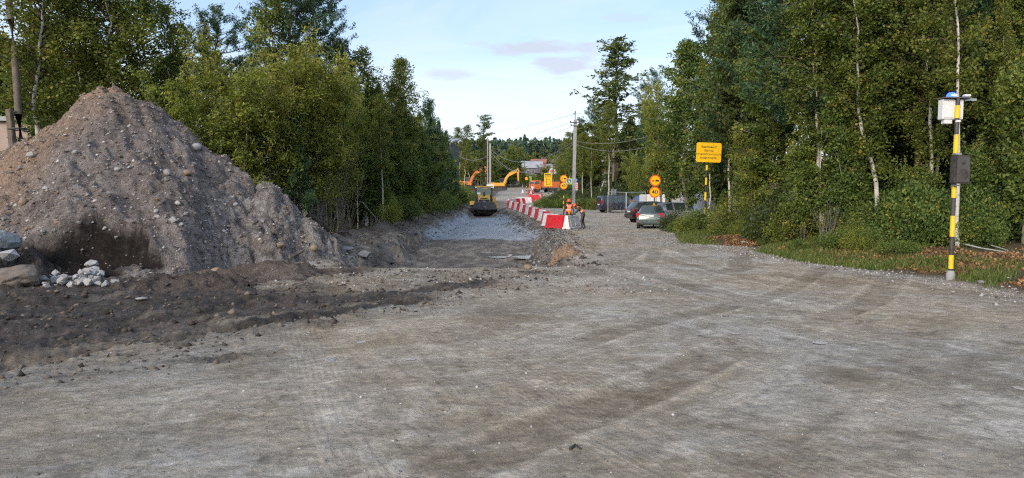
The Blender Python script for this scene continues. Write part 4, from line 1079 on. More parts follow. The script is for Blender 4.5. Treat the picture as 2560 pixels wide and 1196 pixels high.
# ---- left stand, trees one can tell apart
plant('birch', 118, 29, top=-190, wide=1.35, label='tall weeping birch nearest the leaning wooden pole')
plant('birch', 215, 31, top=-210, wide=1.4, label='weeping birch rising straight behind the left shoulder of the heap')
plant('birch', 300, 30, top=-120, wide=1.35, label='weeping birch directly behind the peak of the heap')
plant('birch', 390, 32, top=-90, wide=1.2, label='loose birch with sky showing through, right of the heap peak')
plant('birchthin', 470, 34, top=10, wide=1.3, label='thin yellowing birch over the left end of the willows')
plant('birchthin', 640, 40, top=-60, wide=1.5, label='tall golden birch with pale stem between two dark pines')
plant('pine', 560, 36, top=20, wide=1.0, label='dark pine behind the left willows')
plant('pine', 735, 42, top=-90, wide=1.15, label='tallest dark pine of the left stand')
plant('pine', 800, 44, top=-30, wide=1.0, label='dark pine with a shaggy outline against the sky')
plant('youngpine', 880, 47, top=110, wide=1.1, label='dark pointed pine right of the tallest willow')
plant('willow', 500, 28.5, top=175, wide=1.1, label='low yellow green willow at the right flank of the heap')
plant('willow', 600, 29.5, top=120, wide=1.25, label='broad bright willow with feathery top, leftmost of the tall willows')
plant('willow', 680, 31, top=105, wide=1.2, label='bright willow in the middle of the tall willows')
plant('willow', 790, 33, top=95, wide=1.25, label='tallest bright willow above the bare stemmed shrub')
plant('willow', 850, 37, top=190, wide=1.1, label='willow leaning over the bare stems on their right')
plant('youngpine', 742, 31, top=260, wide=0.8, label='slim young pine with grey stem in front of the willows')
plant('bare', 800, 33.5, h=4.6, wide=1.2, label='cluster of bare grey stems under the tallest willow')
plant('bare', 860, 36, h=4.0, wide=1.0, label='smaller cluster of bare stems right of the main one')
plant('birchtall', 957, 40, top=230, wide=0.8, label='slender birch with bright white stem at the edge of the pit bank', var=0, lean=0.0)
plant('birchthin', 940, 47, top=100, wide=1.3, label='tall thin birch standing above the white stemmed birch')
plant('birchthin', 990, 50, top=135, wide=1.35, label='tall thin birch in the middle of the right group')
plant('birchthin', 1030, 54, top=150, wide=1.3, label='yellowing birch leaning to the right edge of the left stand')
plant('aspen', 905, 46, top=260, wide=1.0, label='green aspen between willows and thin birches')
plant('aspen', 985, 48, top=290, wide=1.0, label='green aspen below the two tall thin birches')
plant('aspen', 1040, 56, top=320, wide=1.05, label='green aspen below the yellowing birch')
plant('youngpine', 1078, 62, top=250, wide=1.1, label='young pine on the skyline above the excavation')
plant('youngpine', 1112, 72, top=330, wide=1.1, label='short dark pine beside the dark building')
plant('goldshrub', 975, 38.5, h=1.3, wide=0.8, label='small yellow green shrub at the foot of the white stemmed birch', var=1)
# fill of the left stand
for (k_, u, d, v) in (('aspen', 875, 43, 330), ('birch', 915, 45, 230), ('birch', 965, 48, 220), ('aspen', 1000, 52, 270), ('birch', 1015, 54, 230), ('birch', 1055, 60, 290), ('aspen', 1075, 64, 330), ('aspen', 1095, 70, 370), ('rowan', 1125, 78, 400), ('rowan', 1060, 58, 400), ('rowan', 1020, 50, 390), ('rowan', 930, 42.5, 380), ('aspen', 1118, 84, 385)):
    plant(k_, u, d, top=v, wide=1.25, label='green tree filling the right end of the left stand', group='trees filling the right end of the left stand')
for i in range(30):
    u = tr_.uniform(-60, 1060); d = 33 + 14 * tr_.random() + 10 * (u > 850) + (u > 850) * (u - 850) / 10
    plant(tr_.choice(['birch', 'aspen', 'dark', 'birchthin']), u, d, h=tr_.uniform(7, 11) * (1.0 if u < 800 else 0.72), label='leafy tree inside the dense stand left of the excavation', group='trees inside the left stand')
for i in range(22):
    u = tr_.uniform(380, 1130); d = 42 + (u > 850) * (u - 850) / 8 + 14 * tr_.random()
    plant('darkshrub', u, d, h=tr_.uniform(1.8, 3.4), wide=1.3, label='dark undergrowth shrub below the left stand', group='undergrowth of the left stand')
for i in range(20):
    u = tr_.uniform(700, 1110); d = 36 + (u > 850) * (u - 850) / 9 + 8 * tr_.random()
    plant('birchtall', u, d, h=tr_.uniform(7, 9.5), wide=0.55, label='thin pole-like sapling with high crown in the left stand', group='saplings of the left stand')
for (u, d, h) in ((1010, 47, 1.6), (1060, 56, 1.8), (1100, 64, 2.0), (1140, 80, 2.2), (1165, 92, 2.4), (1115, 74, 2.2), (1090, 70, 2.6), (1150, 100, 3.0)):
    plant('shrub', u, d, h=h, wide=1.2, label='green shrub along the left bank between stand and dark building', group='shrubs along the left bank')

# ---- right stand
plant('birchtall', 1826, 37.5, top=40, wide=1.0, label='birch with long bare white stem right of the yellow notice board', var=1, rz=1.0)
plant('birchtall', 2398, 20.5, top=-330, wide=1.0, label='birch with thick white stem behind the striped speaker pole', var=0, lean=-R(4.2))
plant('birchthin', 1772, 42, top=160, wide=0.9, label='thin birch directly behind the yellow notice board')
plant('aspen', 1722, 50, top=110, wide=1.35, label='broad aspen overhanging the parked cars')
plant('aspen', 1780, 45, top=20, wide=1.35, label='tall aspen stepping up behind the overhanging one')
plant('birch', 1845, 39, top=-40, wide=1.3, label='dense birch right of the long white stem')
plant('willow', 1660, 56, top=190, wide=1.2, label='yellow green tree on the left shoulder of the right stand')
plant('pine', 1860, 43, top=-120, wide=1.2, label='tall dark pine at the left end of the right stand')
plant('pine', 1960, 33, top=-260, wide=1.25, label='dark pine with low boughs left of the centre of the right stand')
plant('pine', 2290, 25, top=-420, wide=1.15, label='pine with boughs reaching over the white stemmed birch', var=0)
plant('pine', 2520, 24, top=-420, wide=1.2, label='pine at the right edge of the frame', var=0)
plant('pine', 2035, 27, top=-330, wide=1.25, label='pine pushing blue green boughs out in front of the golden birches', var=0)
plant('pine', 2120, 29, top=-340, wide=1.15, label='pine in the middle of the right stand', var=0)
plant('aspen', 1930, 29, top=40, wide=1.2, label='leafy aspen in front of the pines, left of the middle')
plant('birch', 2060, 25.5, top=-60, wide=1.15, label='golden birch in the middle of the right stand')
plant('birch', 2190, 24, top=-120, wide=1.15, label='golden birch left of the speaker pole')
plant('birch', 2330, 23.5, top=-150, wide=1.0, label='leafy birch just left behind the speaker pole')
plant('aspen', 2490, 23, top=-60, wide=1.0, label='green aspen right of the speaker pole')
plant('rowan', 2010, 25.5, top=330, wide=0.95, label='low rowan-like tree at the verge, leftmost of three')
plant('rowan', 2130, 24.5, top=270, wide=0.9, label='low leafy tree at the verge, middle of three')
plant('rowan', 2280, 23.5, top=400, wide=0.85, label='low leafy tree at the verge just left of the speaker pole')
plant('rowan', 2465, 22, top=340, wide=0.9, label='bright green leafy tree right behind the speaker pole')
plant('rowan', 2560, 21, top=160, wide=0.9, label='bright green leafy tree cut by the right edge of the frame')
plant('willow', 1885, 29.5, top=300, wide=1.0, label='shaggy bush right of the long white stem')
for i in range(34):
    u = tr_.uniform(1720, 2700); d = 31 + 17 * tr_.random() - (u > 2100) * 6
    plant(tr_.choice(['birch', 'aspen', 'dark', 'dark', 'birchtall', 'pine']), u, d, h=tr_.uniform(9, 13), label='leafy tree deep inside the right stand', group='trees inside the right stand')
for i in range(38):
    u = tr_.uniform(1720, 2640); d = np.interp(u, [1700, 1900, 2000, 2300, 2640], [37.3, 28.2, 23.8, 20.6, 18.4]) + 0.6 + 5 * tr_.random()
    plant(tr_.choice(['shrub', 'darkshrub', 'shrub']), u, d, h=tr_.uniform(0.7, 2.2), wide=tr_.uniform(0.8, 1.2), label='green undergrowth shrub along the right verge', group='undergrowth of the right stand')
for i, (u, d) in enumerate(((2052, 25.2), (2512, 22.6))):
    plant('birchtall', u, d, h=tr_.uniform(7.5, 11), wide=0.45, lean=tr_.uniform(-0.07, 0.07), label=('thin pale sapling left of the middle of the right stand', 'thin pale sapling right of the striped speaker pole')[i])
for i, (u, d) in enumerate(((2075, 24.4), (2345, 22.2))):
    plant('bare', u, d, h=tr_.uniform(1.6, 2.8), wide=0.9, label=('tangle of bare grey twigs under the golden birches', 'tangle of bare twigs just left of the speaker pole')[i])
for i in range(26):
    u = tr_.uniform(1790, 2300) if i % 4 else tr_.uniform(1690, 1735); d = np.interp(u, [1690, 1760, 1900, 2000, 2300], [37.5, 34.5, 26.8, 22.6, 18.6]) + tr_.uniform(-0.3, 0.8)
    plant(tr_.choice(['goldshrub', 'shrub']), u, d, h=tr_.uniform(0.35, 0.8), wide=tr_.uniform(0.7, 1.0), label='knee-high weed clump in the grass of the right verge', group='weed clumps of the right verge')
plant('goldshrub', 1838, 33.5, h=1.9, wide=1.1, label='taller yellowing shrub at the foot of the long white birch stem', var=0)
plant('goldshrub', 1845, 31.5, h=1.7, wide=1.1, label='shorter yellowing shrub nearer the road than the taller one', var=0)
plant('goldshrub', 1730, 36.5, h=1.2, wide=1.0, label='weedy shrub left of the notice board post', var=1)
plant('darkshrub', 1697, 39.5, h=1.3, wide=1.1, label='tangled dark shrub in front of the grey car')
plant('goldshrub', 1985, 25.5, h=1.5, wide=1.0, label='yellow flecked shrub at the curve of the verge', var=0)
# ---- trees beyond the car park and the island
plant('larch', 1540, 92, top=98, wide=2.3, label='big open larch towering over the car park', var=0)
plant('pine', 1632, 84, top=175, wide=0.9, label='dark pine right of the big larch')
plant('pine', 1475, 108, top=262, wide=1.0, label='round topped pine left of the big larch')
plant('pine', 1500, 112, top=262, wide=1.0, label='second round topped pine close to the larch')
plant('birchtall', 1523, 83, top=250, wide=1.1, label='forked white birch in front of the larch')
plant('birchtall', 1458, 88, top=330, wide=1.1, label='white stemmed birch right of the concrete pole')
plant('birchtall', 1479, 86, top=340, wide=0.9, label='second white stemmed birch right of the concrete pole')
plant('birchthin', 1430, 105, top=330, wide=1.4, label='yellowing birch behind the concrete pole')
plant('birch', 1410, 120, top=350, wide=1.5, label='leafy birch left of the concrete pole')
plant('willow', 1592, 77, top=375, wide=0.9, label='round green bush behind the dark van')
plant('aspen', 1610, 88, top=270, wide=1.2, label='leafy aspen between larch and dark pine')
plant('aspen', 1570, 96, top=300, wide=1.2, label='leafy aspen under the larch')
for i in range(24):
    u = tr_.uniform(1425, 1690); d = tr_.uniform(92, 125)
    plant(tr_.choice(['birch', 'dark', 'aspen', 'birchthin']), u, d, h=tr_.uniform(8, 12), label='tree in the wood behind the car park', group='trees behind the car park')
for i in range(16):
    u = tr_.uniform(1405, 1690); d = tr_.uniform(83, 96)
    plant('darkshrub', u, d, h=tr_.uniform(1.8, 3.2), wide=1.4, label='dark shrub at the edge of the wood behind the car park', group='shrubs behind the car park')
for i in range(17):
    u = 1352 + 9.5 * i + tr_.uniform(-5, 5); d = tr_.uniform(79.5, 84) + (u < 1400) * tr_.uniform(0, 12)
    plant(tr_.choice(['shrub', 'darkshrub', 'shrub']), u, d, h=tr_.uniform(0.9, 1.7), wide=1.15, label='low weedy shrub on the green island beside the bypass', group='shrubs on the green island')
# ---- beyond the works
plant('larch', 1207, 165, top=288, wide=1.6, label='tall larch behind the twin concrete poles', var=1)
for i in range(26):
    u = 1140 + 11 * i + tr_.uniform(-6, 6); d = tr_.uniform(190, 250)
    plant(tr_.choice(['birch', 'willow', 'willow', 'aspen']), u, d, top=tr_.uniform(372, 408) if u < 1285 or u > 1400 else tr_.uniform(432, 442), wide=1.7, label='bushy tree behind the excavators at the far end of the works', group='trees behind the excavators')
for i in range(15):
    u = 1142 + 13 * i + tr_.uniform(-6, 6); d = tr_.uniform(205, 235)
    plant('dark', u, d, h=tr_.uniform(6, 8) if u < 1290 else tr_.uniform(3, 4), wide=1.8, label='dark rounded tree low behind the excavators', group='dark trees behind the excavators')
for (u, v, d) in ((1130, 318, 150), (1140, 312, 158), (1160, 350, 190), (1180, 360, 200)):
    plant('birchthin', u, d, top=v, wide=1.6, label='yellowing birch rising behind the dark building', group='birches behind the dark building')
for (u, v, d) in ((1292, 362, 315), (1282, 378, 320), (1322, 380, 320), (1372, 388, 300), (1398, 380, 290), (1300, 415, 258), (1362, 412, 256)):
    plant('willow', u, d, top=v, wide=2.0, label='pale green tree around the far houses', group='trees around the far houses')
# far wood on the hill: reads as one mass
def far_wood():
    rs = np.random.default_rng(77); f = Q4()
    for i in range(620):
        d = rs.uniform(360, 640); u = rs.uniform(1080, 1480)
        x = (u - 1280) / FPX * d; z = Hs(x, d); h = rs.uniform(11, 17) * (0.75 + 0.25 * rs.random()); r = h * rs.uniform(0.15, 0.24)
        n = 170; k = rs.random(n) ** 0.8; a = rs.uniform(0, 6.28, n)
        con = rs.random() < 0.7
        prof = (1.05 - k) if con else np.sin(np.pi * (0.2 + 0.8 * k)) ** 0.7
        c = np.stack([x + r * prof * np.cos(a), d + r * prof * np.sin(a), z + h * (0.12 + 0.88 * k)], 1)
        f.leaves(rs, c, 1.6, 0.9, np.full(n, rs.random() * (0.75 if con else 1.0) + (0 if con else 0.2)), (0, 0, 0.3))
    tag(link('far_wood', f.mesh('far_wood', M['lf_far'])), 'dark conifer wood tinted with bluish haze covering the far hillside', 'wood', kind='stuff')
far_wood()

# ------------------------------------------------------------------ grass, weeds, litter
def blades(name, label, x, y, hmin, hmax, seed, mat='grass', w=0.012, cat='grass', dz=0.0):
    rs = np.random.default_rng(seed); n = len(x); z = H(x, y) + dz
    hh = rs.uniform(hmin, hmax, n) * (0.6 + 0.8 * rs.random(n)); a = rs.uniform(0, 6.28, n); le = rs.uniform(0.05, 0.5, n) * hh
    ux, uy = np.cos(a), np.sin(a); la = rs.uniform(0, 6.28, n)
    ww = w * (0.6 + 0.8 * rs.random(n))
    b = np.stack([x, y, z], 1)
    sd = np.stack([ux * ww, uy * ww, np.zeros(n)], 1)
    ln = np.stack([np.cos(la) * le, np.sin(la) * le, hh], 1)
    v = np.stack([b - sd, b + sd, b + ln * 0.6 + sd * 0.7 - np.stack([np.cos(la) * le, np.sin(la) * le, np.zeros(n)], 1) * 0.25, b + ln], 1).reshape(-1, 3)
    me = quads_mesh(name, v, np.arange(4 * n).reshape(-1, 4), M[mat], rnd=np.clip(rs.random(n) * 0.7 + 0.3 * (fbm(x, y, seed, 2) + 0.5), 0, 1))
    return tag(link(name, me), label, cat, kind='stuff')
rs = np.random.default_rng(5)
y = rs.uniform(12, 46, 120000); x = np.interp(y, *_XE) + rs.gamma(1.6, 0.8, len(y)) - 0.15
dn = fbm(x * 0.8, y * 0.8, 301, 3) + 0.42 * sm(15.5, 20, y) - 0.38 - 0.8 * np.exp(-((y - 26) / 2.2) ** 2 - ((x - 7.6) / 1.0) ** 2)
k = (dn > rs.uniform(-0.25, 0.3, len(y))); k &= (rs.random(len(y)) < np.clip(14.0 / y, 0.25, 1.0)) | (y > 24)
x, y = x[k], y[k]
blades('verge_grass', 'green and straw coloured grass along the right verge', x, y, 0.04, 0.15, 302, w=0.009)
y = rs.uniform(79, 90, 16000); x = rs.uniform(3.0, 14, 16000); g = sm(-0.2, 0.5, verge(x, y)); k = rs.random(len(x)) < g
blades('island_grass', 'rank green grass on the island beside the bypass', x[k], y[k], 0.15, 0.55, 303, w=0.03)
y = rs.uniform(55, 110, 16000); x = np.interp(y, *_XL) - 2.6 - rs.gamma(1.5, 1.2, len(y))
blades('bank_grass', 'bright green grass on the left bank beyond the stand', x, y, 0.12, 0.45, 304, w=0.03)
def litter():
    rs = np.random.default_rng(9); f = Q4()
    y = rs.uniform(12, 30, 16000); x = np.interp(y, *_XE) + rs.gamma(2.0, 1.1, len(y)) + 0.2
    k = fbm(x * 0.6, y * 0.6, 401, 3) > -0.15 + 0.25 * sm(20, 27, y); x, y = x[k], y[k]
    c = np.stack([x, y, H(x, y) + 0.015 + 0.03 * rs.random(len(x))], 1)
    f.leaves(rs, c, 0.075, 0.05, None, (0, 0, 0))
    m = leaf_mat('fallen_leaf', [(0.0, (0.06, 0.035, 0.02)), (0.5, (0.19, 0.095, 0.04)), (0.85, (0.33, 0.18, 0.085)), (1.0, (0.40, 0.28, 0.10))], 0.1, 0.7, 0.0)
    tag(link('fallen_leaves', f.mesh('fallen_leaves', m)), 'brown and orange fallen leaves under the right stand', 'leaves', kind='stuff')
litter()
# ------------------------------------------------------------------ signs, poles, lettering
def text_mesh(name, body, size, mat, parent, loc, rot=(R(90), 0, 0), align='CENTER'):
    cu = bpy.data.curves.new(name, 'FONT'); cu.body = body; cu.size = size; cu.align_x = align; cu.align_y = 'CENTER'; cu.extrude = 0.002; cu.offset = size * 0.003
    tmp = bpy.data.objects.new(name, cu); COL.objects.link(tmp)
    dg = bpy.context.evaluated_depsgraph_get()
    me = bpy.data.meshes.new_from_object(tmp.evaluated_get(dg))
    bpy.data.objects.remove(tmp); bpy.data.curves.remove(cu)
    me.materials.clear(); me.materials.append(mat)
    return link(name, me, parent, loc, rot)
def rounded(w, h, r, n=5):
    pts = []
    for cx, cz, a0 in ((w / 2 - r, h / 2 - r, 0), (-w / 2 + r, h / 2 - r, 90), (-w / 2 + r, -h / 2 + r, 180), (w / 2 - r, -h / 2 + r, 270)):
        for i in range(n + 1):
            a = R(a0 + 90 * i / n); pts.append((cx + r * math.cos(a), cz + r * math.sin(a)))
    return pts
def disc(r, n=32): return [(r * math.cos(2 * math.pi * i / n), r * math.sin(2 * math.pi * i / n)) for i in range(n)]
def striped_post(e, z0, z1, r, bands, dark='black'):
    """dark post with yellow sleeves; bands: list of (z0, z1)"""
    MB().cyl((0, 0, z0), (0, 0, z1), r, seg=14).build('post', M[dark], e, smooth=True)
    for a, b in bands:
        MB().cyl((0, 0, a), (0, 0, b), r * 1.16, seg=14).build('yellow_band', M['poleyellow'], e, smooth=True)

def ground(u, d): x = XU(u, d); return (x, d, Hs(x, d))
# yellow notice board
g = ground(1760, 36.7)
e = empty('notice_board', g, ry=R(2.2))
tag(e, 'yellow notice board with Russian warning on a striped post', 'sign')
hz = 3.75
bands = []; z = 0.42
for a, b in ((0.20, 0.48), (0.78, 1.12), (1.50, 1.92), (2.30, 2.66), (3.05, 3.30)): bands.append((a + 0.1, b + 0.1))
striped_post(e, -0.2, 4.3, 0.05, bands)
bp = MB().prism(rounded(1.28, 1.0, 0.10), 'y', -0.10, -0.07).build('board', M['signyellow'], e, loc=(0.03, 0, 4.05))
for i, (t, s) in enumerate((('Внимание!', 0.155), ('Выезд', 0.155), ('технологического', 0.150), ('транспорта.', 0.155))):
    text_mesh('lettering', t, s, M['signback'], bp, (0, -0.104, 0.28 - i * 0.185))
for z in (3.75, 4.3): MB().box((0, -0.035, z), (0.16, 0.07, 0.04)).build('bracket', M['galv'], e)

def round_sign(e, z, r, what, tilt=0.0):
    s = MB().prism(disc(r), 'y', -0.075, -0.05).build('sign_rim', M['signorange'], e, loc=(0, 0, z), smooth=False)
    MB().prism(disc(r * 0.80), 'y', -0.0785, -0.074).build('sign_face', M['signyellow'], s)
    if what == '40':
        text_mesh('lettering', '40', r * 1.12, M['signback'], s, (0, -0.081, 0))
    else:
        a = r / 0.35
        car = [(-0.22, -0.06), (-0.03, -0.06), (-0.03, -0.005), (-0.07, 0.0), (-0.09, 0.045), (-0.17, 0.045), (-0.19, 0.0), (-0.22, -0.005)]
        MB().prism([(x * a, y * a) for x, y in car], 'y', -0.083, -0.0775).build('car_symbol', M['signorange'], s)
        lor = [(0.02, -0.05), (0.23, -0.05), (0.23, 0.01), (0.20, 0.045), (0.165, 0.045), (0.165, 0.06), (0.02, 0.06)]
        mb = MB().prism([(x * a, y * a) for x, y in lor], 'y', -0.083, -0.0775)
        for cx in (0.06, 0.19): mb.prism([(cx * a + x, -0.055 * a + y) for x, y in disc(0.025 * a, 10)], 'y', -0.0835, -0.0775)
        mb.build('lorry_symbol', M['signback'], s)
    return s
g = ground(1634, 47.5)
e = empty('traffic_sign', g, ry=R(1.5))
tag(e, 'orange no overtaking and 40 speed limit signs above the parked cars', 'sign')
ztop = P(1636, 452, 47.5).z - g[2]; zlow = P(1634, 481, 47.5).z - g[2]
striped_post(e, -0.2, ztop + 0.2, 0.04, [(0.5, 0.9), (1.3, 1.55)])
round_sign(e, ztop, 0.37, 'lorry'); round_sign(e, zlow, 0.37, '40')
g = ground(1409, 70)
e = empty('traffic_sign', g); tag(e, 'orange no overtaking and 40 speed limit signs beside the concrete pole', 'sign')
ztop = P(1411, 447, 70).z - g[2]; zlow = P(1410, 465, 70).z - g[2]
striped_post(e, -0.2, ztop + 0.2, 0.04, [(0.25, 0.55), (0.8, 1.1), (1.35, 1.6)])
round_sign(e, ztop, 0.36, 'lorry'); round_sign(e, zlow, 0.36, '40')
# detour sign
g = ground(1370, 88)
e = empty('detour_sign', g); tag(e, 'tall yellow detour diagram sign standing in the island shrubs', 'sign')
zc = P(1370, 450, 88).z - g[2]
striped_post(e, -0.2, zc, 0.05, [(0.3, 0.7), (1.1, 1.5)])
s = MB().prism(rounded(1.0, 1.62, 0.05), 'y', -0.09, -0.06).build('board', M['signyellow'], e, loc=(0, 0, zc))
MB().prism(rounded(0.76, 0.10, 0.01), 'y', -0.0945, -0.088).build('lettering', M['signback'], s, loc=(0, 0, 0.66))
for z in (0.50, 0.36): MB().prism(rounded(0.80, 0.05, 0.01), 'y', -0.0945, -0.088).build('lettering', M['signback'], s, loc=(0, 0, z))
mb = MB()
for a, b, c, d_ in ((-0.20, -0.27, 0.035, 0.95), (0.26, -0.27, 0.035, 0.62), (0.03, 0.03, 0.49, 0.035), (0.03, -0.58, 0.49, 0.035)):
    mb.box((a, -0.091, b), (c, 0.006, d_))
mb.build('route_diagram', M['signback'], s)
MB().prism(disc(0.10, 20), 'y', -0.099, -0.093).build('no_entry_disc', M['red'], s, loc=(-0.20, 0, -0.27))
MB().box((-0.20, -0.100, -0.27), (0.12, 0.003, 0.035)).build('no_entry_bar', M['white'], s)
MB().cyl((0.42, 0, 0.82), (0.42, 0, 1.1), 0.02).ball((0.42, -0.03, 1.05), (0.16, 0.1, 0.16)).build('warning_lamp', M['signorange'], s, smooth=True)
MB().box((0.42, -0.02, 0.86), (0.10, 0.06, 0.10)).build('lamp_housing', M['signorange'], s)
# pedestrian crossing sign and hazard board behind the pole
g = ground(1422, 96)
e = empty('crossing_sign', g); tag(e, 'square blue pedestrian crossing sign with bright green surround', 'sign')
zc = P(1422, 454, 96).z - g[2]
MB().cyl((0, 0, -0.1), (0, 0, zc), 0.035).build('post', M['galv'], e)
s = MB().prism(rounded(0.78, 0.78, 0.05), 'y', -0.06, -0.04).build('surround', M['signgreen'], e, loc=(0, 0, zc))
MB().prism(rounded(0.56, 0.56, 0.02), 'y', -0.0635, -0.058).build('sign_face', M['signblue'], s)
MB().prism([(-0.22, -0.19), (0.22, -0.19), (0, 0.22)], 'y', -0.067, -0.062).build('white_triangle', M['white'], s)
MB().box((0, -0.069, -0.02), (0.03, 0.004, 0.16)).box((-0.04, -0.069, -0.12), (0.03, 0.004, 0.12), (0, 0.4, 0)).box((0.04, -0.069, -0.12), (0.03, 0.004, 0.12), (0, -0.4, 0)).ball((0, -0.069, 0.09), (0.03, 0.003, 0.03)).build('walking_figure', M['signback'], s)
g = ground(1440.5, 92)
e = empty('hazard_board', g); tag(e, 'blue round arrow sign over a red and white striped board', 'sign')
zc = P(1440, 451, 92).z - g[2]
MB().cyl((0, 0, -0.1), (0, 0, zc), 0.035).build('post', M['galv'], e)
s = MB().prism(disc(0.20, 24), 'y', -0.06, -0.04).build('arrow_sign', M['signblue'], e, loc=(0, 0, zc))
MB().box((0, -0.063, 0), (0.05, 0.005, 0.26), (0, 0.8, 0)).build('white_arrow', M['white'], s)
s = MB().prism(rounded(0.42, 1.0, 0.02), 'y', -0.06, -0.04).build('striped_board', M['white'], e, loc=(0, 0, zc - 0.80))
for i in range(4):
    z = -0.42 + i * 0.26
    MB().prism([(-0.205, z - 0.04), (0.205, z + 0.16), (0.205, min(z + 0.29, 0.49)), (-0.205, z + 0.09)], 'y', -0.0635, -0.058).build('red_stripe', M['red'], s)
# two small far signs by the truck
g = ground(1316, 150)
e = empty('traffic_sign', g); tag(e, 'small orange round sign on a striped post near the orange truck', 'sign')
zc = P(1316, 447, 150).z - g[2]
striped_post(e, -0.2, zc, 0.05, [(0.3, 0.6), (0.9, 1.2), (1.5, 1.8)]); round_sign(e, zc, 0.33, 'lorry')
g = ground(1326, 148)
e = empty('traffic_sign', g, rz=R(60)); tag(e, 'narrow white sign seen edge on beside the small orange sign', 'sign')
zc = P(1326, 447, 148).z - g[2]
striped_post(e, -0.2, zc, 0.05, [(0.4, 0.7), (1.0, 1.3)])
MB().prism(rounded(0.8, 1.1, 0.04), 'y', -0.06, -0.04).build('board', M['signgreen'], e, loc=(0, 0, zc))

# striped pole with loudspeaker, cabinet and blue beacon
g = ground(2382, 15.05)
e = empty('speaker_pole', g, ry=R(0.6)); tag(e, 'yellow and black striped pole with loudspeaker, white cabinet and blue beacon', 'pole')
pz = lambda v: P(2390, v, 15.05).z - g[2]
MB().lathe([(0.0, -0.05), (0.085, -0.05), (0.085, 0.12), (0.060, 0.19), (0.0, 0.19)], 16).build('concrete_foot', M['concrete'], e, smooth=True)
MB().cyl((0, 0, 0.1), (0, 0, pz(243)), 0.042, seg=16).build('post', M['darkmetal'], e, smooth=True)
for a, b in ((672, 638), (592, 540), (495, 466), (388, 337), (296, 264)):
    MB().cyl((0, 0, pz(a)), (0, 0, pz(b)), 0.050, seg=16).build('yellow_band', M['poleyellow'], e, smooth=True)
sp = MB().box((0.02, -0.14, (pz(460) + pz(390)) / 2), (0.32, 0.20, pz(390) - pz(460))).build('loudspeaker', M['black'], e, bevel=0.02)
gm = paint('speaker_grille', (0.06, 0.06, 0.062), 0.6, dirt=0.1)
gz = (pz(460) + pz(390)) / 2
MB().prism(rounded(0.26, 0.52, 0.03), 'y', -0.252, -0.2425).build('grille', gm, sp, loc=(0.02, 0, gz))
MB().lathe([(0.0, 0.004), (0.07, 0.010), (0.105, 0.002), (0.115, 0.0)], 24, Matrix.Translation((0.02, -0.253, gz - 0.11)) @ Matrix.Rotation(R(90), 4, 'X')).build('woofer', M['black'], sp, smooth=True)
MB().lathe([(0.0, 0.004), (0.03, 0.008), (0.05, 0.0)], 18, Matrix.Translation((0.02, -0.253, gz + 0.14)) @ Matrix.Rotation(R(90), 4, 'X')).build('tweeter', M['black'], sp, smooth=True)
for z in (pz(386), pz(464)): MB().box((0.0, -0.05, z), (0.13, 0.12, 0.03)).build('bracket', M['galv'], e)
cb = MB().box((-0.06, 0.14, (pz(247) + pz(298)) / 2), (0.44, 0.18, pz(247) - pz(298))).build('cabinet', M['whitemetal'], e, bevel=0.012)
MB().box((-0.06, 0.045, (pz(247) + pz(298)) / 2 - 0.01), (0.38, 0.006, 0.34)).build('door', M['whitemetal'], cb, bevel=0.002)
MB().box((-0.14, 0.13, pz(298) - 0.045), (0.17, 0.12, 0.09)).build('connector_box', M['whitemetal'], cb, bevel=0.008)
MB().box((-0.02, 0.10, pz(246) + 0.012), (0.56, 0.30, 0.02)).build('top_plate', M['greymetal'], e)
MB().box((0.30, 0.06, pz(246) - 0.02), (0.24, 0.03, 0.05)).build('side_arm', M['galv'], e)
MB().box((0.22, 0.06, pz(242) + 0.03), (0.13, 0.10, 0.05)).build('sensor', M['white'], e, bevel=0.01)
MB().lathe([(0.0, -0.03), (0.05, -0.02), (0.055, 0.0), (0.05, 0.02), (0.0, 0.03)], 14, Matrix.Translation((0.01, -0.02, pz(304)))).build('clamp', M['white'], e, smooth=True)
bc = MB().lathe([(0.10, 0.0), (0.10, 0.025), (0.085, 0.07), (0.05, 0.10), (0.0, 0.11)], 20, Matrix.Translation((-0.09, 0.08, pz(245) + 0.02))).build('beacon', M['beacon'], e, smooth=True)
MB().box((-0.09, -0.015, pz(245) + 0.055), (0.10, 0.02, 0.035)).build('beacon_lamp', M['beaconcore'], bc, bevel=0.006)

# ------------------------------------------------------------------ utility poles and wires
def concrete_pole(u, d, top, label, r0=0.16, r1=0.10, arm=True, lean=0.0):
    g = ground(u, d); h = P(u, top, d).z - g[2]
    e = empty('utility_pole', g, ry=lean); tag(e, label, 'utility pole')
    MB().prism([(-r0, -r0 * 0.8), (r0, -r0 * 0.8), (r0 * 0.85, r0 * 0.8), (-r0 * 0.85, r0 * 0.8)], 'z', -0.3, h).build('mast', M['concrete'], e, bevel=0.02)
    return e, h
eR, hR = concrete_pole(1433, 72, 300, 'grey concrete power pole with crossarm right of the bypass', 0.17, lean=R(1.0))
MB().box((0, -0.2, hR - 0.3), (1.1, 0.07, 0.08)).box((-0.1, -0.2, hR - 0.62), (0.7, 0.06, 0.07)).build('crossarm', M['darkmetal'], eR)
MB().cyl((0, 0, hR), (0, 0, hR + 0.75), 0.035).build('top_spike', M['darkmetal'], eR)
for x, z in ((-0.5, hR - 0.26), (0.5, hR - 0.26), (-0.42, hR - 0.58), (0.0, hR + 0.72), (-0.12, hR + 0.55)):
    MB().lathe([(0.0, 0.0), (0.05, 0.0), (0.06, 0.05), (0.045, 0.09), (0.05, 0.13), (0.0, 0.16)], 10, Matrix.Translation((x, -0.2 if z < hR else 0, z))).build('insulator', M['darkmetal'], eR, smooth=True)
eA, hA = concrete_pole(1225.5, 112, 359, 'thick pale concrete pole of the twin poles behind the roller', 0.15)
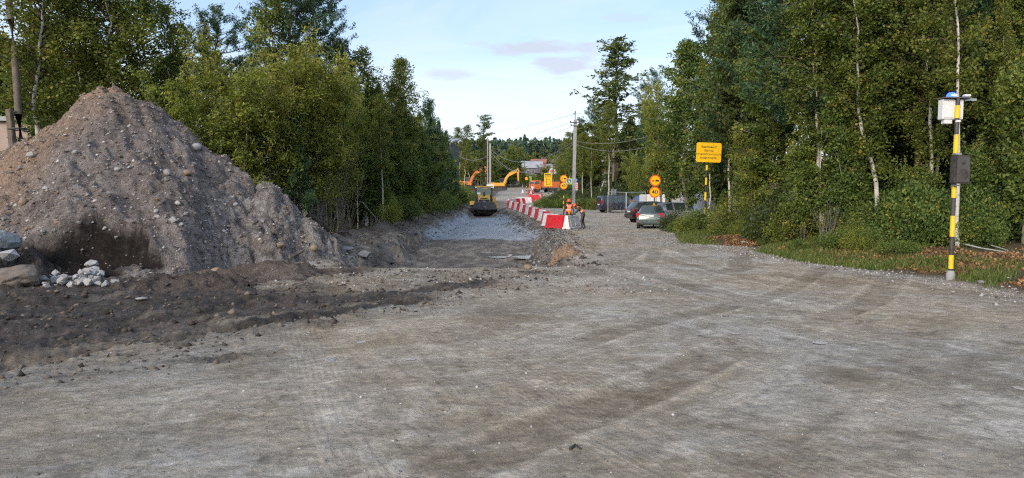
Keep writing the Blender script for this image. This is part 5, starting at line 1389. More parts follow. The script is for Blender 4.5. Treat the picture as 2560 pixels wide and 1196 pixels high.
eB, hB = concrete_pole(1219.0, 114.5, 345, 'thin taller pole of the twin poles behind the roller', 0.08)
MB().box((0, -0.25, P(1225, 466, 112).z - Hs(XU(1225, 112), 112)), (1.1, 0.25, 0.55)).build('meter_box', M['whitemetal'], eA)
MB().box((0, 0, hB - 0.4), (0.5, 0.06, 0.06)).build('bracket', M['darkmetal'], eB)
def wooden_pole(u, d, top, label, r=0.12, lean=0.0):
    g = ground(u, d); h = (P(u, top, d).z - g[2]) / math.cos(lean)
    e = empty('utility_pole', g, ry=lean); tag(e, label, 'utility pole')
    n = 9; MB().tube([(0.03 * math.sin(i * 1.3), 0, -0.3 + (h + 0.3) * i / (n - 1)) for i in range(n)], [r * (1 - 0.25 * i / (n - 1)) for i in range(n)], 12).build('mast', M['oldwood'], e, smooth=True)
    return e, h
eW, hW = wooden_pole(1533, 78, 376, 'weathered wooden pole behind the dark van', 0.15)
MB().cyl((0, 0, hW - 0.1), (0.02, 0, hW + 0.15), 0.10).build('cap', M['oldwood'], eW)
eF, hF = wooden_pole(1384, 185, 398, 'thin pale wooden pole behind the orange truck', 0.20, R(-1.5))
MB().box((0, 0, hF - 0.5), (1.6, 0.12, 0.12)).build('crossarm', M['oldwood'], eF)
eG, hG = wooden_pole(1311.5, 255, 388, 'short pole standing behind the grey roofed house', 0.16)
# leaning pole behind the heap, on a concrete stub
eL, hL = wooden_pole(72, 27.5, -30, 'leaning mossy wooden pole behind the left shoulder of the heap', 0.145, R(-3.2))
MB().box((-0.15, -0.30, 2.2), (0.20, 0.22, 4.9)).build('concrete_stub', M['oldwood'], eL, bevel=0.02)
for z in (2.6, 3.9): MB().lathe([(0.33, -0.03), (0.34, 0.0), (0.33, 0.03)], 16, Matrix.Translation((-0.05, -0.12, z))).build('wire_strap', M['darkmetal'], eL)
MB().lathe([(0.0, 0.0), (0.05, 0.0), (0.06, 0.06), (0.04, 0.12), (0.0, 0.15)], 10, Matrix.Translation((0.25, -0.1, P(60, 27, 27.5).z))).build('insulator', M['white'], eL, smooth=True)
def wire(p0, p1, sag, label, r=0.012, n=18):
    p0, p1 = Vector(p0), Vector(p1); pts = []
    for i in range(n + 1):
        t = i / n; p = p0.lerp(p1, t); p.z -= 4 * sag * t * (1 - t); pts.append(p)
    tag(MB().tube(pts, r, 4).build('overhead_wire', M['wire']), label, 'wire')
M['wire'] = paint('wire_aluminium', (0.22, 0.22, 0.23), 0.5, dirt=0.0)
w0 = lambda u, v, d: P(u, v, d)
wire(w0(1437, 286, 72), w0(1190, 335, 135), 0.35, 'topmost wire running left from the concrete power pole', 0.016)
wire(w0(1431, 305, 72), w0(1230, 352, 150), 0.5, 'upper left wire below the topmost one', 0.016)
wire(w0(1428, 318, 72), w0(1240, 362, 170), 0.7, 'third wire running left across the sky', 0.016)
wire(w0(1436, 352, 72), w0(1226, 374, 112), 2.1, 'sagging bundled cable between concrete pole and twin poles', 0.030)
wire(w0(1436, 356, 72), w0(1226, 378, 112), 3.2, 'lowest sagging cable between concrete pole and twin poles', 0.028)
wire(w0(1436, 358, 72), w0(1226, 390, 112), 2.7, 'slack cable hanging just above the lowest one', 0.020)
wire(w0(1221, 390, 113), w0(1147, 390, 128), 0.75, 'thick black cable from the twin poles to the dark building', 0.05)
wire(w0(1437, 353, 72), w0(1660, 328, 62), 0.6, 'upper cable running right into the wood', 0.018)
wire(w0(1437, 360, 72), w0(1690, 340, 60), 1.0, 'lower cable running right into the wood', 0.018)
wire(w0(1437, 284, 72), w0(1560, 262, 60), 0.2, 'thin wire climbing right from the top of the concrete pole', 0.012)
wire(w0(45, 5, 27.5), w0(-60, 110, 22), 0.1, 'wire dropping left from the leaning pole', 0.012)
wire(w0(1850, 322, 34), w0(2010, 316, 30), 0.35, 'slack cable hanging in front of the right stand', 0.014)

# ------------------------------------------------------------------ plastic road barriers
def barrier_meshes(mat):
    L, h = 1.9, 0.82
    mb = MB()
    # lengthwise loft: (z, half width, half length)
    secs = [(0.0, 0.25, L / 2), (0.10, 0.25, L / 2), (0.13, 0.205, L / 2 - 0.02), (0.66, 0.105, L / 2 - 0.05), (0.72, 0.105, L / 2 - 0.05), (0.80, 0.085, L / 2 - 0.06), (h, 0.06, L / 2 - 0.08)]
    rings = []
    for z, w, l in secs: rings.append([mb.bm.verts.new(p) for p in ((-l, -w, z), (l, -w, z), (l, w, z), (-l, w, z))])
    for a, b in zip(rings, rings[1:]):
        for k in range(4): mb.bm.faces.new((a[k], a[(k + 1) % 4], b[(k + 1) % 4], b[k]))
    mb.bm.faces.new(rings[0][::-1]); mb.bm.faces.new(rings[-1])
    body = mb.mesh('body', mat, 0.012)
    pn = MB()
    for s in (-1, 1):
        for cx in (-0.36, 0.36):
            rings = []
            for off, ins in ((-0.01, 0.0), (0.012, 0.0), (0.018, 0.02)):
                ring = []
                for (x, z, sx_, sz_) in ((cx - 0.27, 0.20, 1, 1), (cx + 0.27, 0.20, -1, 1), (cx + 0.22, 0.60, -1, -1), (cx - 0.22, 0.60, 1, -1)):
                    w = 0.205 - (z - 0.13) / 0.53 * 0.10
                    ring.append(pn.bm.verts.new((x + ins * sx_, s * (w + off), z + ins * sz_)))
                rings.append(ring)
            for a, b in zip(rings, rings[1:]):
                for k in range(4): pn.bm.faces.new((a[k], a[(k + 1) % 4], b[(k + 1) % 4], b[k]))
            pn.bm.faces.new(rings[-1])
    panel = pn.mesh('raised_panels', mat, 0.0)
    cap = MB().cyl((0.55, 0, h - 0.01), (0.55, 0, h + 0.035), 0.06, seg=12).mesh('filler_cap', M['darkmetal'])
    lug = MB().box((L / 2 + 0.02, 0, 0.35), (0.14, 0.08, 0.30)).mesh('coupling_lug', mat, 0.01)
    return body, panel, cap, lug
BAR = {'red': barrier_meshes(M['red']), 'white': barrier_meshes(M['white'])}
def barrier(colr, x, y, rz, label, group=None, z=None):
    e = empty('road_barrier', (x, y, Hs(x, y) if z is None else z), rz=rz)
    for nm, me in zip(('body', 'raised_panels', 'filler_cap', 'coupling_lug'), BAR[colr]): link(nm, me, e)
    return tag(e, label, 'barrier', group)
ordn = ['first', 'second', 'third', 'fourth', 'fifth', 'sixth', 'seventh', 'eighth', 'ninth', 'tenth', 'eleventh', 'twelfth', 'thirteenth', 'fourteenth', 'fifteenth']
A_, B_ = np.array([XU(1390, 43.2), 43.2]), np.array([XU(1272, 83), 83.0])
nb = 15
for i in range(nb):
    t = i / (nb - 1); p = A_ + (B_ - A_) * t
    p[0] += 0.30 * math.sin(3.1 * t) 
    ang = math.atan2((B_ - A_)[1], (B_ - A_)[0]) 
    c = 'red' if i % 2 == 0 else 'white'
    z = max(Hs(p[0], p[1]), Hs(p[0] + 0.3, p[1]))
    if i == 0: ang = R(117)
    if i == 1: ang = R(112)
    bo = barrier(c, p[0], p[1], ang + math.pi, f'{c} barrier, {ordn[i]} in the long row counted from the workers' if i else 'red barrier next to the workers, nearest of the long row', 'row of barriers between excavation and bypass', z)
    bo.scale = (1.5 if i > 1 else 1.05, 1, 1)
far = [(1276, 497, 87, 'white', 75), (1281, 494, 90, 'white', 65), (1287.5, 493, 92, 'red', 50), (1292, 492, 95, 'white', 45), (1298, 491, 97, 'red', 35), (1304, 490, 101, 'white', 25), (1313, 489, 104, 'white', 15), (1320, 488, 106, 'red', 15), (1335, 487, 118, 'red', 5), (1343, 484, 124, 'white', 45), (1347, 483, 128, 'red', 45)]
for i, (u, v, d, c, a) in enumerate(far):
    x = XU(u, d)
    barrier(c, x, d, R(a), f'{c} barrier, {ordn[i]} where the row bends right behind the long row', 'barriers along the far bend of the bypass')
barrier('white', XU(1430, 42.8), 42.8, R(64), 'white barrier being set down by the two workers')
for i, (u, d, c) in enumerate(((1322, 152, 'red'), (1328, 152, 'white'), (1333, 153, 'red'), (1308, 158, 'white'))):
    barrier(c, XU(u, d), d, R(80), f'faded {c} barrier, {ordn[i]} left of the orange truck', 'faded barriers beside the orange truck')

# ------------------------------------------------------------------ people
M['skin'] = paint('skin', (0.42, 0.22, 0.15), 0.6, dirt=0.0)
M['darkcloth'] = paint('dark_workwear', (0.022, 0.023, 0.027), 0.9, dirt=0.2)
M['greycloth'] = paint('grey_jacket', (0.05, 0.055, 0.06), 0.9, dirt=0.2)
M['whitecloth'] = paint('white_shirt', (0.62, 0.60, 0.60), 0.9, dirt=0.1)
M['vest'] = paint('orange_vest', (1.0, 0.22, 0.015), 0.7, dirt=0.0)
M['vestpale'] = paint('faded_vest_shoulders', (1.0, 0.34, 0.17), 0.7, dirt=0.0)
M['reflect'] = paint('reflective_tape', (0.62, 0.60, 0.55), 0.35, dirt=0.05)
M['helmet'] = paint('orange_helmet', (0.80, 0.10, 0.025), 0.35, dirt=0.04)
M['boots'] = paint('boots', (0.02, 0.018, 0.016), 0.8, dirt=0.3)
M['hair'] = paint('dark_hair', (0.02, 0.016, 0.013), 0.8, dirt=0.0)
def person(J, loc, rz, label, jacket='darkcloth', trousers='darkcloth', vest=True, helmet=True, face=(0, -1)):
    """J: joint -> (x, y, z). One skinned body, vest, helmet and face as children."""
    e = empty('person', loc, rz=rz); tag(e, label, 'person')
    rad = dict(pelvis=(.155, .115), spine=(.14, .105), chest=(.165, .115), neck=(.058, .058), head=(.085, .095), top=(.08, .09))
    for s in 'lr':
        rad.update({'sh' + s: (.072, .072), 'el' + s: (.05, .05), 'wr' + s: (.036, .036), 'ha' + s: (.045, .028), 'hip' + s: (.095, .095), 'kn' + s: (.068, .068), 'an' + s: (.05, .05), 'to' + s: (.045, .038)})
    names = list(J); idx = {n: i for i, n in enumerate(names)}
    ed = [('pelvis', 'spine'), ('spine', 'chest'), ('chest', 'neck'), ('neck', 'head'), ('head', 'top')]
    for s in 'lr':
        ed += [('chest', 'sh' + s), ('sh' + s, 'el' + s), ('el' + s, 'wr' + s), ('wr' + s, 'ha' + s), ('pelvis', 'hip' + s), ('hip' + s, 'kn' + s), ('kn' + s, 'an' + s), ('an' + s, 'to' + s)]
    me = bpy.data.meshes.new('skeleton'); me.from_pydata([J[n] for n in names], [(idx[a], idx[b]) for a, b in ed], []); me.update()
    o = bpy.data.objects.new('skeleton', me); COL.objects.link(o)
    mod = o.modifiers.new('skin', 'SKIN'); mod.use_smooth_shade = True
    for n in names:
        sv_ = me.skin_vertices[0].data[idx[n]]; sv_.radius = rad[n]; sv_.use_root = (n == 'pelvis')
    sd = o.modifiers.new('sub', 'SUBSURF'); sd.levels = 2; sd.render_levels = 2
    dg = bpy.context.evaluated_depsgraph_get(); dg.update()
    bm_e = bpy.data.meshes.new_from_object(o.evaluated_get(dg)); bpy.data.objects.remove(o)
    bm_e.name = 'body'
    bm = bmesh.new(); bm.from_mesh(bm_e)
    cen = {n: Vector(J[n]) for n in names}
    segs = [(a, b) for a, b in ed]
    def near(p):
        best = None
        for a, b in segs:
            A, B = cen[a], cen[b]; d = B - A; t = max(0, min(1, (p - A).dot(d) / max(d.length_squared, 1e-6)))
            q = (p - A - d * t).length
            if best is None or q < best[0]: best = (q, a, b, t)
        return best
    cls = {}
    for f in bm.faces:
        _, a, b, t = near(f.calc_center_median())
        k = 0
        if a in ('neck', 'head') or b in ('head', 'top') or a.startswith('wr'): k = 1
        elif a.startswith('an') or (a.startswith('kn') and t > 0.85): k = 3
        elif a.startswith('hip') or a.startswith('kn') or (a == 'pelvis' and b.startswith('hip')): k = 2
        f.material_index = k; cls[f.index] = (a, b, t)
    # fingers: five short bent chains rooted in each palm
    fb = MB(); fb.bm.free(); fb.bm = bm
    for s in 'lr':
        w_, h_ = cen['wr' + s], cen['ha' + s]; d = (h_ - w_).normalized(); sd_ = d.cross(Vector((0.3, 1, 0.1))).normalized(); nrm = d.cross(sd_)
        for i, (off, ln) in enumerate(((-0.030, .070), (-0.010, .080), (0.010, .076), (0.028, .060))):
            n0 = len(bm.faces)
            p0 = h_ + sd_ * off; p1 = p0 + d * ln * 0.6 + nrm * 0.01; p2 = p1 + d * ln * 0.45 + nrm * 0.03
            fb.tube([p0, p1, p2], [.010, .009, .007], 5)
        p0 = w_ + d * 0.03 + sd_ * -0.035; fb.tube([p0, p0 + d * 0.035 - sd_ * 0.025, p0 + d * 0.07 - sd_ * 0.028 + nrm * 0.015], [.012, .010, .008], 5)
    bm.faces.ensure_lookup_table()
    for f in bm.faces:
        if f.index < 0 or f.index not in cls: f.material_index = 1
        f.smooth = True
    bm.to_mesh(bm_e)
    bm_e.materials.clear()
    for k in (jacket, 'skin', trousers, 'boots'): bm_e.materials.append(M[k])
    link('body', bm_e, e)
    if vest:
        vb = bmesh.new(); vb.from_mesh(bm_e); vb.faces.ensure_lookup_table()
        zs = [cen['pelvis'].z, cen['neck'].z]
        keep = set()
        for f in vb.faces:
            if f.index in cls:
                a, b, t = cls[f.index]
                if (a in ('pelvis', 'spine') and b in ('spine', 'chest')) or (a == 'chest' and (b == 'neck' and t < 0.55 or b.startswith('sh') and t < 0.8)) or (a == 'pelvis' and b.startswith('hip') and t < 0.6): keep.add(f)
        bmesh.ops.delete(vb, geom=[f for f in vb.faces if f not in keep], context='FACES')
        vb.normal_update()
        for v in vb.verts: v.co += v.normal * 0.032
        ax = (cen['neck'] - cen['pelvis']).normalized()
        for f in vb.faces:
            k = (f.calc_center_median() - cen['pelvis']).dot(ax) / (cen['neck'] - cen['pelvis']).length
            f.material_index = 1 if 0.30 < k < 0.38 else (2 if k > 0.55 else 0)
        vm = bpy.data.meshes.new('vest'); vb.to_mesh(vm); vb.free()
        for k in ('vest', 'reflect', 'vestpale'): vm.materials.append(M[k])
        link('vest', vm, e)
    hd = cen['head']; up = (cen['top'] - cen['neck']).normalized(); fd = Vector((face[0], face[1], 0)).normalized(); fd = (fd - up * fd.dot(up)).normalized()
    q = Matrix((up.cross(fd) * -1, fd * -1, up)).transposed().to_4x4()
    Mx = Matrix.Translation(hd) @ q
    if helmet:
        hm = MB().lathe([(0.155, 0.045), (0.150, 0.055), (0.128, 0.065), (0.122, 0.11), (0.098, 0.165), (0.05, 0.198), (0.0, 0.205)], 20).box((0, -0.14, 0.05), (0.17, 0.10, 0.012))
        o = hm.build('helmet', M['helmet'], e, smooth=True); o.matrix_local = Mx
    else:
        o = MB().lathe([(0.10, 0.0), (0.112, 0.05), (0.098, 0.12), (0.06, 0.155), (0.0, 0.165)], 16).build('hair', M['hair'], e, smooth=True); o.matrix_local = Mx @ Matrix.Translation((0, 0.015, -0.01))
    fc = MB().ball((0, -0.105, 0.0), (0.014, 0.022, 0.026)).ball((-0.095, 0.0, 0.0), (0.012, 0.022, 0.032)).ball((0.095, 0.0, 0.0), (0.012, 0.022, 0.032)).build('nose_and_ears', M['skin'], e, smooth=True); fc.matrix_local = Mx
    ey = MB().ball((-0.034, -0.092, 0.03), 0.011).ball((0.034, -0.092, 0.03), 0.011).box((0, -0.098, -0.048), (0.045, 0.008, 0.006)).build('eyes_and_mouth', M['hair'], e); ey.matrix_local = Mx
    return e
STAND = dict(pelvis=(0, 0, .96), spine=(0, 0, 1.16), chest=(0, -.01, 1.36), neck=(0, -.02, 1.50), head=(0, -.04, 1.60), top=(0, -.03, 1.68),
             shl=(-.19, 0, 1.42), ell=(-.29, -.02, 1.14), wrl=(-.34, -.06, .91), hal=(-.35, -.09, .83), shr=(.19, 0, 1.42), elr=(.27, -.08, 1.15), wrr=(.24, -.24, .98), har=(.22, -.30, .92),
             hipl=(-.10, 0, .92), knl=(-.12, -.04, .50), anl=(-.11, .02, .09), tol=(-.13, -.14, .045), hipr=(.10, 0, .92), knr=(.10, -.02, .50), anr=(.10, .04, .09), tor=(.12, -.12, .045))
BEND = dict(pelvis=(.16, 0, .92), spine=(.08, 0, 1.08), chest=(-.08, 0, 1.22), neck=(-.21, 0, 1.32), head=(-.30, 0, 1.37), top=(-.36, 0, 1.43),
            shl=(-.09, -.19, 1.25), ell=(-.24, -.24, 1.02), wrl=(-.42, -.16, .88), hal=(-.49, -.13, .84), shr=(-.10, .19, 1.25), elr=(-.26, .22, 1.02), wrr=(-.44, .12, .89), har=(-.51, .10, .85),
            hipl=(.14, -.10, .90), knl=(.04, -.12, .49), anl=(.10, -.12, .09), tol=(-.07, -.14, .045), hipr=(.17, .10, .90), knr=(.12, .12, .49), anr=(.26, .14, .09), tor=(.10, .16, .045))
g = ground(1422, 43.6); person(STAND, g, R(8), 'worker in orange vest and helmet standing upright between two barriers', face=(0.1, -1))
g = ground(1452, 42.4); person(BEND, g, R(-10), 'worker in orange vest and helmet bending over the white barrier', jacket='greycloth', face=(-1, -0.15))
g = ground(1331, 161); person(STAND, g, R(-20), 'person in white shirt with dark hair beside the orange truck cab', jacket='whitecloth', trousers='whitecloth', vest=False, helmet=False, face=(0.3, -1))
# ------------------------------------------------------------------ wheels
def wheel_meshes(r, w, rimr, spokes=5, rimmat=None):
    R90 = Matrix.Rotation(R(90), 4, 'X')
    tyre = MB().lathe([(rimr, -w / 2 * 0.9), (r * 0.94, -w / 2), (r, -w / 2 * 0.75), (r, w / 2 * 0.75), (r * 0.94, w / 2), (rimr, w / 2 * 0.9), (rimr * 0.97, 0), (rimr, -w / 2 * 0.9)], 24, R90).mesh('tyre', M['black'], smooth=True)
    mb = MB().lathe([(0.0, w * 0.30), (rimr * 0.30, w * 0.34), (rimr * 0.32, w * 0.20), (rimr * 0.98, w * 0.16), (rimr, w * 0.42), (rimr * 0.92, w * 0.42), (rimr * 0.90, w * 0.2)], 20, R90)
    for i in range(spokes):
        a = 2 * math.pi * i / spokes
        mb.box((rimr * 0.6 * math.cos(a), -w * 0.30, rimr * 0.6 * math.sin(a)), (rimr * 0.78, w * 0.12, rimr * 0.20), (0, -a, 0))
    rim = mb.mesh('rim', rimmat or M['galv'])
    return tyre, rim
def put_wheel(e, ms, loc, side):
    """side: -1 outer face to -y, +1 to +y"""
    t = link('wheel', ms[0], e, loc=loc, rot=(0, 0, 0 if side < 0 else math.pi))
    link('rim', ms[1], t)
    return t
# ------------------------------------------------------------------ cars: stations along the length
def make_car(name, label, loc, rz, st, kinds, W, wheels, paintm, wr=0.31, extras=None, rimmat=None, wheel_w=0.2):
    """st: (x, z_bottom, z_belt, z_top, half width at belt, half width at top); kinds[i]: type of bay between i and i+1"""
    e = empty(name, loc, rz=rz); tag(e, label, 'car' if 'van' not in name else 'van')
    rings = []
    for x, zb, zm, zt, wb, wt in st:
        zmid = zb + (zm - zb) * 0.5
        half = [(0.80 * wb, zb), (0.97 * wb, zb + 0.10), (wb * 1.0, zmid), (0.975 * wb, zm), (wt, max(zt - 0.05, zm + 0.004)), (wt * 0.80, zt), (0.0, zt + 0.012)]
        rings.append([(x, -w, z) for w, z in half] + [(x, w, z) for w, z in half[-2::-1]])
    n = len(rings[0]); bay = {}
    for i in range(len(rings) - 1):
        for k in range(n - 1):
            up = k in (3, n - 5); top = k in (4, 5, n - 6, n - 7)
            kd = kinds[i]; part = 'body'
            if kd == 'cabin' and up: part = ('side_window', i, k)
            if kd == 'screen' and top: part = 'windscreen'
            if kd == 'rear' and top: part = 'rear_window'
            if kd in ('screen', 'rear') and up: part = 'body'
            bay.setdefault(part, []).append((i, k))
    def mk(faces, nm, mat, smooth, off=0.0):
        bm = bmesh.new(); vs = {}
        def V(i, k):
            if (i, k) not in vs: vs[(i, k)] = bm.verts.new(rings[i][k])
            return vs[(i, k)]
        for i, k in faces: bm.faces.new((V(i, k), V(i + 1, k), V(i + 1, k + 1), V(i, k + 1)))
        if nm == 'body':
            bm.faces.new([V(0, k) for k in range(n)]); bm.faces.new([V(len(rings) - 1, k) for k in range(n)][::-1])
            for i in range(len(rings) - 1): bm.faces.new((V(i, 0), V(i, n - 1), V(i + 1, n - 1), V(i + 1, 0)))
        bmesh.ops.recalc_face_normals(bm, faces=bm.faces)
        if nm == 'body':
            bmesh.ops.bevel(bm, geom=[ed for ed in bm.edges if len(ed.link_faces) == 2 and ed.calc_face_angle(0) > 0.45], offset=0.03, segments=2, affect='EDGES', clamp_overlap=True)
        me = bpy.data.meshes.new(nm); bm.to_mesh(me); bm.free(); me.materials.append(mat)
        if smooth:
            me.polygons.foreach_set('use_smooth', [True] * len(me.polygons))
            me.set_sharp_from_angle(angle=R(40))
        return link(nm, me, e)
    for part, fs in bay.items():
        if part == 'body': body = mk(fs, 'body', paintm, True)
        elif isinstance(part, tuple): mk(fs, 'side_window', M['glass'], False)
        else: mk(fs, part, M['glass'], True)
    ms = wheel_meshes(wr, wheel_w, wr * 0.64, 5, rimmat)
    arch = MB().lathe([(wr * 1.16, -0.02), (wr * 1.16, 0.05), (0.0, 0.05)], 22, Matrix.Rotation(R(90), 4, 'X')).mesh('wheel_arch', M['black'])
    for wx in wheels:
        for s in (-1, 1):
            put_wheel(e, ms, (wx, s * (W / 2 - 0.105), wr), s)
            link('wheel_arch', arch, e, loc=(wx, s * (W / 2 - 0.062), wr + 0.02), rot=(0, 0, 0 if s < 0 else math.pi))
    zb = st[0][1]
    for s in (-1, 1):
        MB().box((extras.get('mirror', 0.75), s * (W / 2 + 0.07), extras.get('mz', 0.95)), (0.12, 0.18, 0.13)).build('mirror', paintm, e, bevel=0.03)
        for lx in extras.get('handles', ()): MB().box((lx, s * (W / 2 - 0.005), extras.get('hz', 0.82)), (0.16, 0.03, 0.025)).build('door_handle', M['darkmetal'], e)
        tl = extras['tail']   # (x, z, dx, dy, dz)
        MB().box((tl[0], s * (W / 2 - tl[3] / 2 - 0.02), tl[1]), tl[2:5], (0, 0, 0)).build('tail_light', M['lampred'], e, bevel=0.02)
    x0 = st[0][0]
    MB().box((x0 - 0.02, 0, extras.get('plate', 0.72)), (0.012, 0.52, 0.112)).build('number_plate', M['white'], e)
    MB().box((x0 + 0.02, 0, zb + 0.14), (0.16, W - 0.06, 0.24)).build('rear_bumper', extras.get('bumper', paintm), e, bevel=0.05)
    for s in (-1, 1): MB().box((x0 - 0.055, s * (W / 2 - 0.22), zb + 0.12), (0.02, 0.16, 0.05)).build('reflector', M['lampred'], e, bevel=0.005)
    return e
def carpaint(name, col, metal=0.4, rough=0.3): return paint(name, col, rough, metal=metal, dirt=0.12, coat=0.6, dirtcol=(0.2, 0.18, 0.16))
cp_green, cp_black, cp_silver, cp_navy = carpaint('dark_green_paint', (0.065, 0.10, 0.105)), carpaint('black_paint', (0.012, 0.010, 0.011), 0.2), carpaint('silver_paint', (0.45, 0.49, 0.54), 0.6), carpaint('navy_paint', (0.018, 0.024, 0.045), 0.3)
# dark green saloon seen from behind
ST = [(-2.15, .30, .80, .86, .70, .60), (-2.05, .24, .90, .98, .80, .64), (-1.62, .22, .92, 1.02, .83, .62), (-1.05, .20, .93, 1.37, .84, .57), (-0.62, .20, .93, 1.43, .84, .58), (-0.05, .20, .92, 1.44, .84, .58), (0.03, .20, .92, 1.44, .84, .58), (0.50, .20, .91, 1.38, .84, .57), (1.10, .22, .90, .98, .83, .66), (1.75, .24, .80, .86, .80, .64), (2.05, .30, .66, .70, .70, .55)]
KD = ['hood', 'hood', 'rear', 'cabin', 'cabin', 'pillar', 'cabin', 'screen', 'hood', 'hood']
g = ground(1642, 44.2)
make_car('parked_car', 'dark green saloon parked with its tail towards the road', (g[0], 44.2 + 1.5, Hs(g[0], 45)), R(75), ST, KD, 1.68, (-1.28, 1.22), cp_green, 0.30, dict(mirror=0.62, mz=0.97, handles=(-0.35, 0.35), hz=0.83, tail=(-2.07, 0.83, 0.12, 0.26, 0.26), plate=0.78))
ST2 = [(-2.0, .36, .92, 1.0, .76, .66), (-1.92, .28, 1.0, 1.12, .84, .64), (-1.55, .26, 1.03, 1.50, .86, .60), (-1.05, .25, 1.02, 1.57, .87, .61), (-0.95, .25, 1.02, 1.57, .87, .61), (-0.10, .25, 1.00, 1.58, .87, .62), (-0.02, .25, 1.00, 1.58, .87, .62), (0.55, .25, .98, 1.52, .87, .60), (1.20, .27, .97, 1.05, .86, .70), (1.75, .29, .86, .94, .83, .66), (2.05, .34, .70, .76, .74, .6)]
KD2 = ['hood', 'rear', 'cabin', 'pillar', 'cabin', 'pillar', 'cabin', 'screen', 'hood', 'hood']
g = ground(1634, 54)
make_car('parked_car', 'black hatchback parked behind the dark green saloon', (g[0], 54, Hs(g[0], 54)), R(14), ST2, KD2, 1.75, (-1.22, 1.27), cp_black, 0.33, dict(mirror=0.72, mz=1.05, handles=(-0.30, 0.55), hz=0.90, tail=(-1.93, 0.92, 0.12, 0.22, 0.22), plate=0.82), rimmat=M['galv'])
g = ground(1660, 52)
make_car('parked_car', 'silver car with dark windows hidden behind the dark green saloon', (g[0] + 0.9, 50.5, Hs(g[0], 50.5)), R(16), ST2, KD2, 1.75, (-1.22, 1.27), cp_silver, 0.33, dict(mirror=0.72, mz=1.05, handles=(-0.30, 0.55), hz=0.90, tail=(-1.93, 0.92, 0.12, 0.22, 0.22), plate=0.82))
ST3 = [(-2.2, .34, 1.02, 1.50, .80, .60), (-2.12, .28, 1.05, 1.66, .85, .62), (-1.75, .25, 1.04, 1.70, .87, .63), (-1.0, .25, 1.03, 1.72, .87, .64), (-0.92, .25, 1.03, 1.72, .87, .64), (0.05, .25, 1.01, 1.71, .87, .64), (0.13, .25, 1.01, 1.71, .87, .64), (0.75, .25, 1.00, 1.62, .87, .61), (1.40, .27, .98, 1.05, .86, .70), (1.95, .29, .85, .93, .83, .66), (2.25, .34, .70, .76, .74, .6)]
KD3 = ['rear', 'pillar', 'cabin', 'pillar', 'cabin', 'pillar', 'cabin', 'screen', 'hood', 'hood']
g = ground(1548, 72)
vn_ = make_car('parked_van', 'dark blue estate van parked by the mesh fence panels', (g[0], 72, Hs(g[0], 72)), R(14), ST3, KD3, 1.75, (-1.45, 1.40), cp_navy, 0.31, dict(mirror=0.95, mz=1.08, handles=(-0.4, 0.7), hz=0.92, tail=(-2.16, 1.05, 0.14, 0.14, 0.36), plate=0.80))
for s in (-1, 1): MB().tube([(-1.7, s * 0.55, 1.70), (-1.6, s * 0.55, 1.76), (0.3, s * 0.55, 1.76), (0.45, s * 0.55, 1.69)], 0.018, 6).build('roof_rail', M['darkmetal'], vn_)

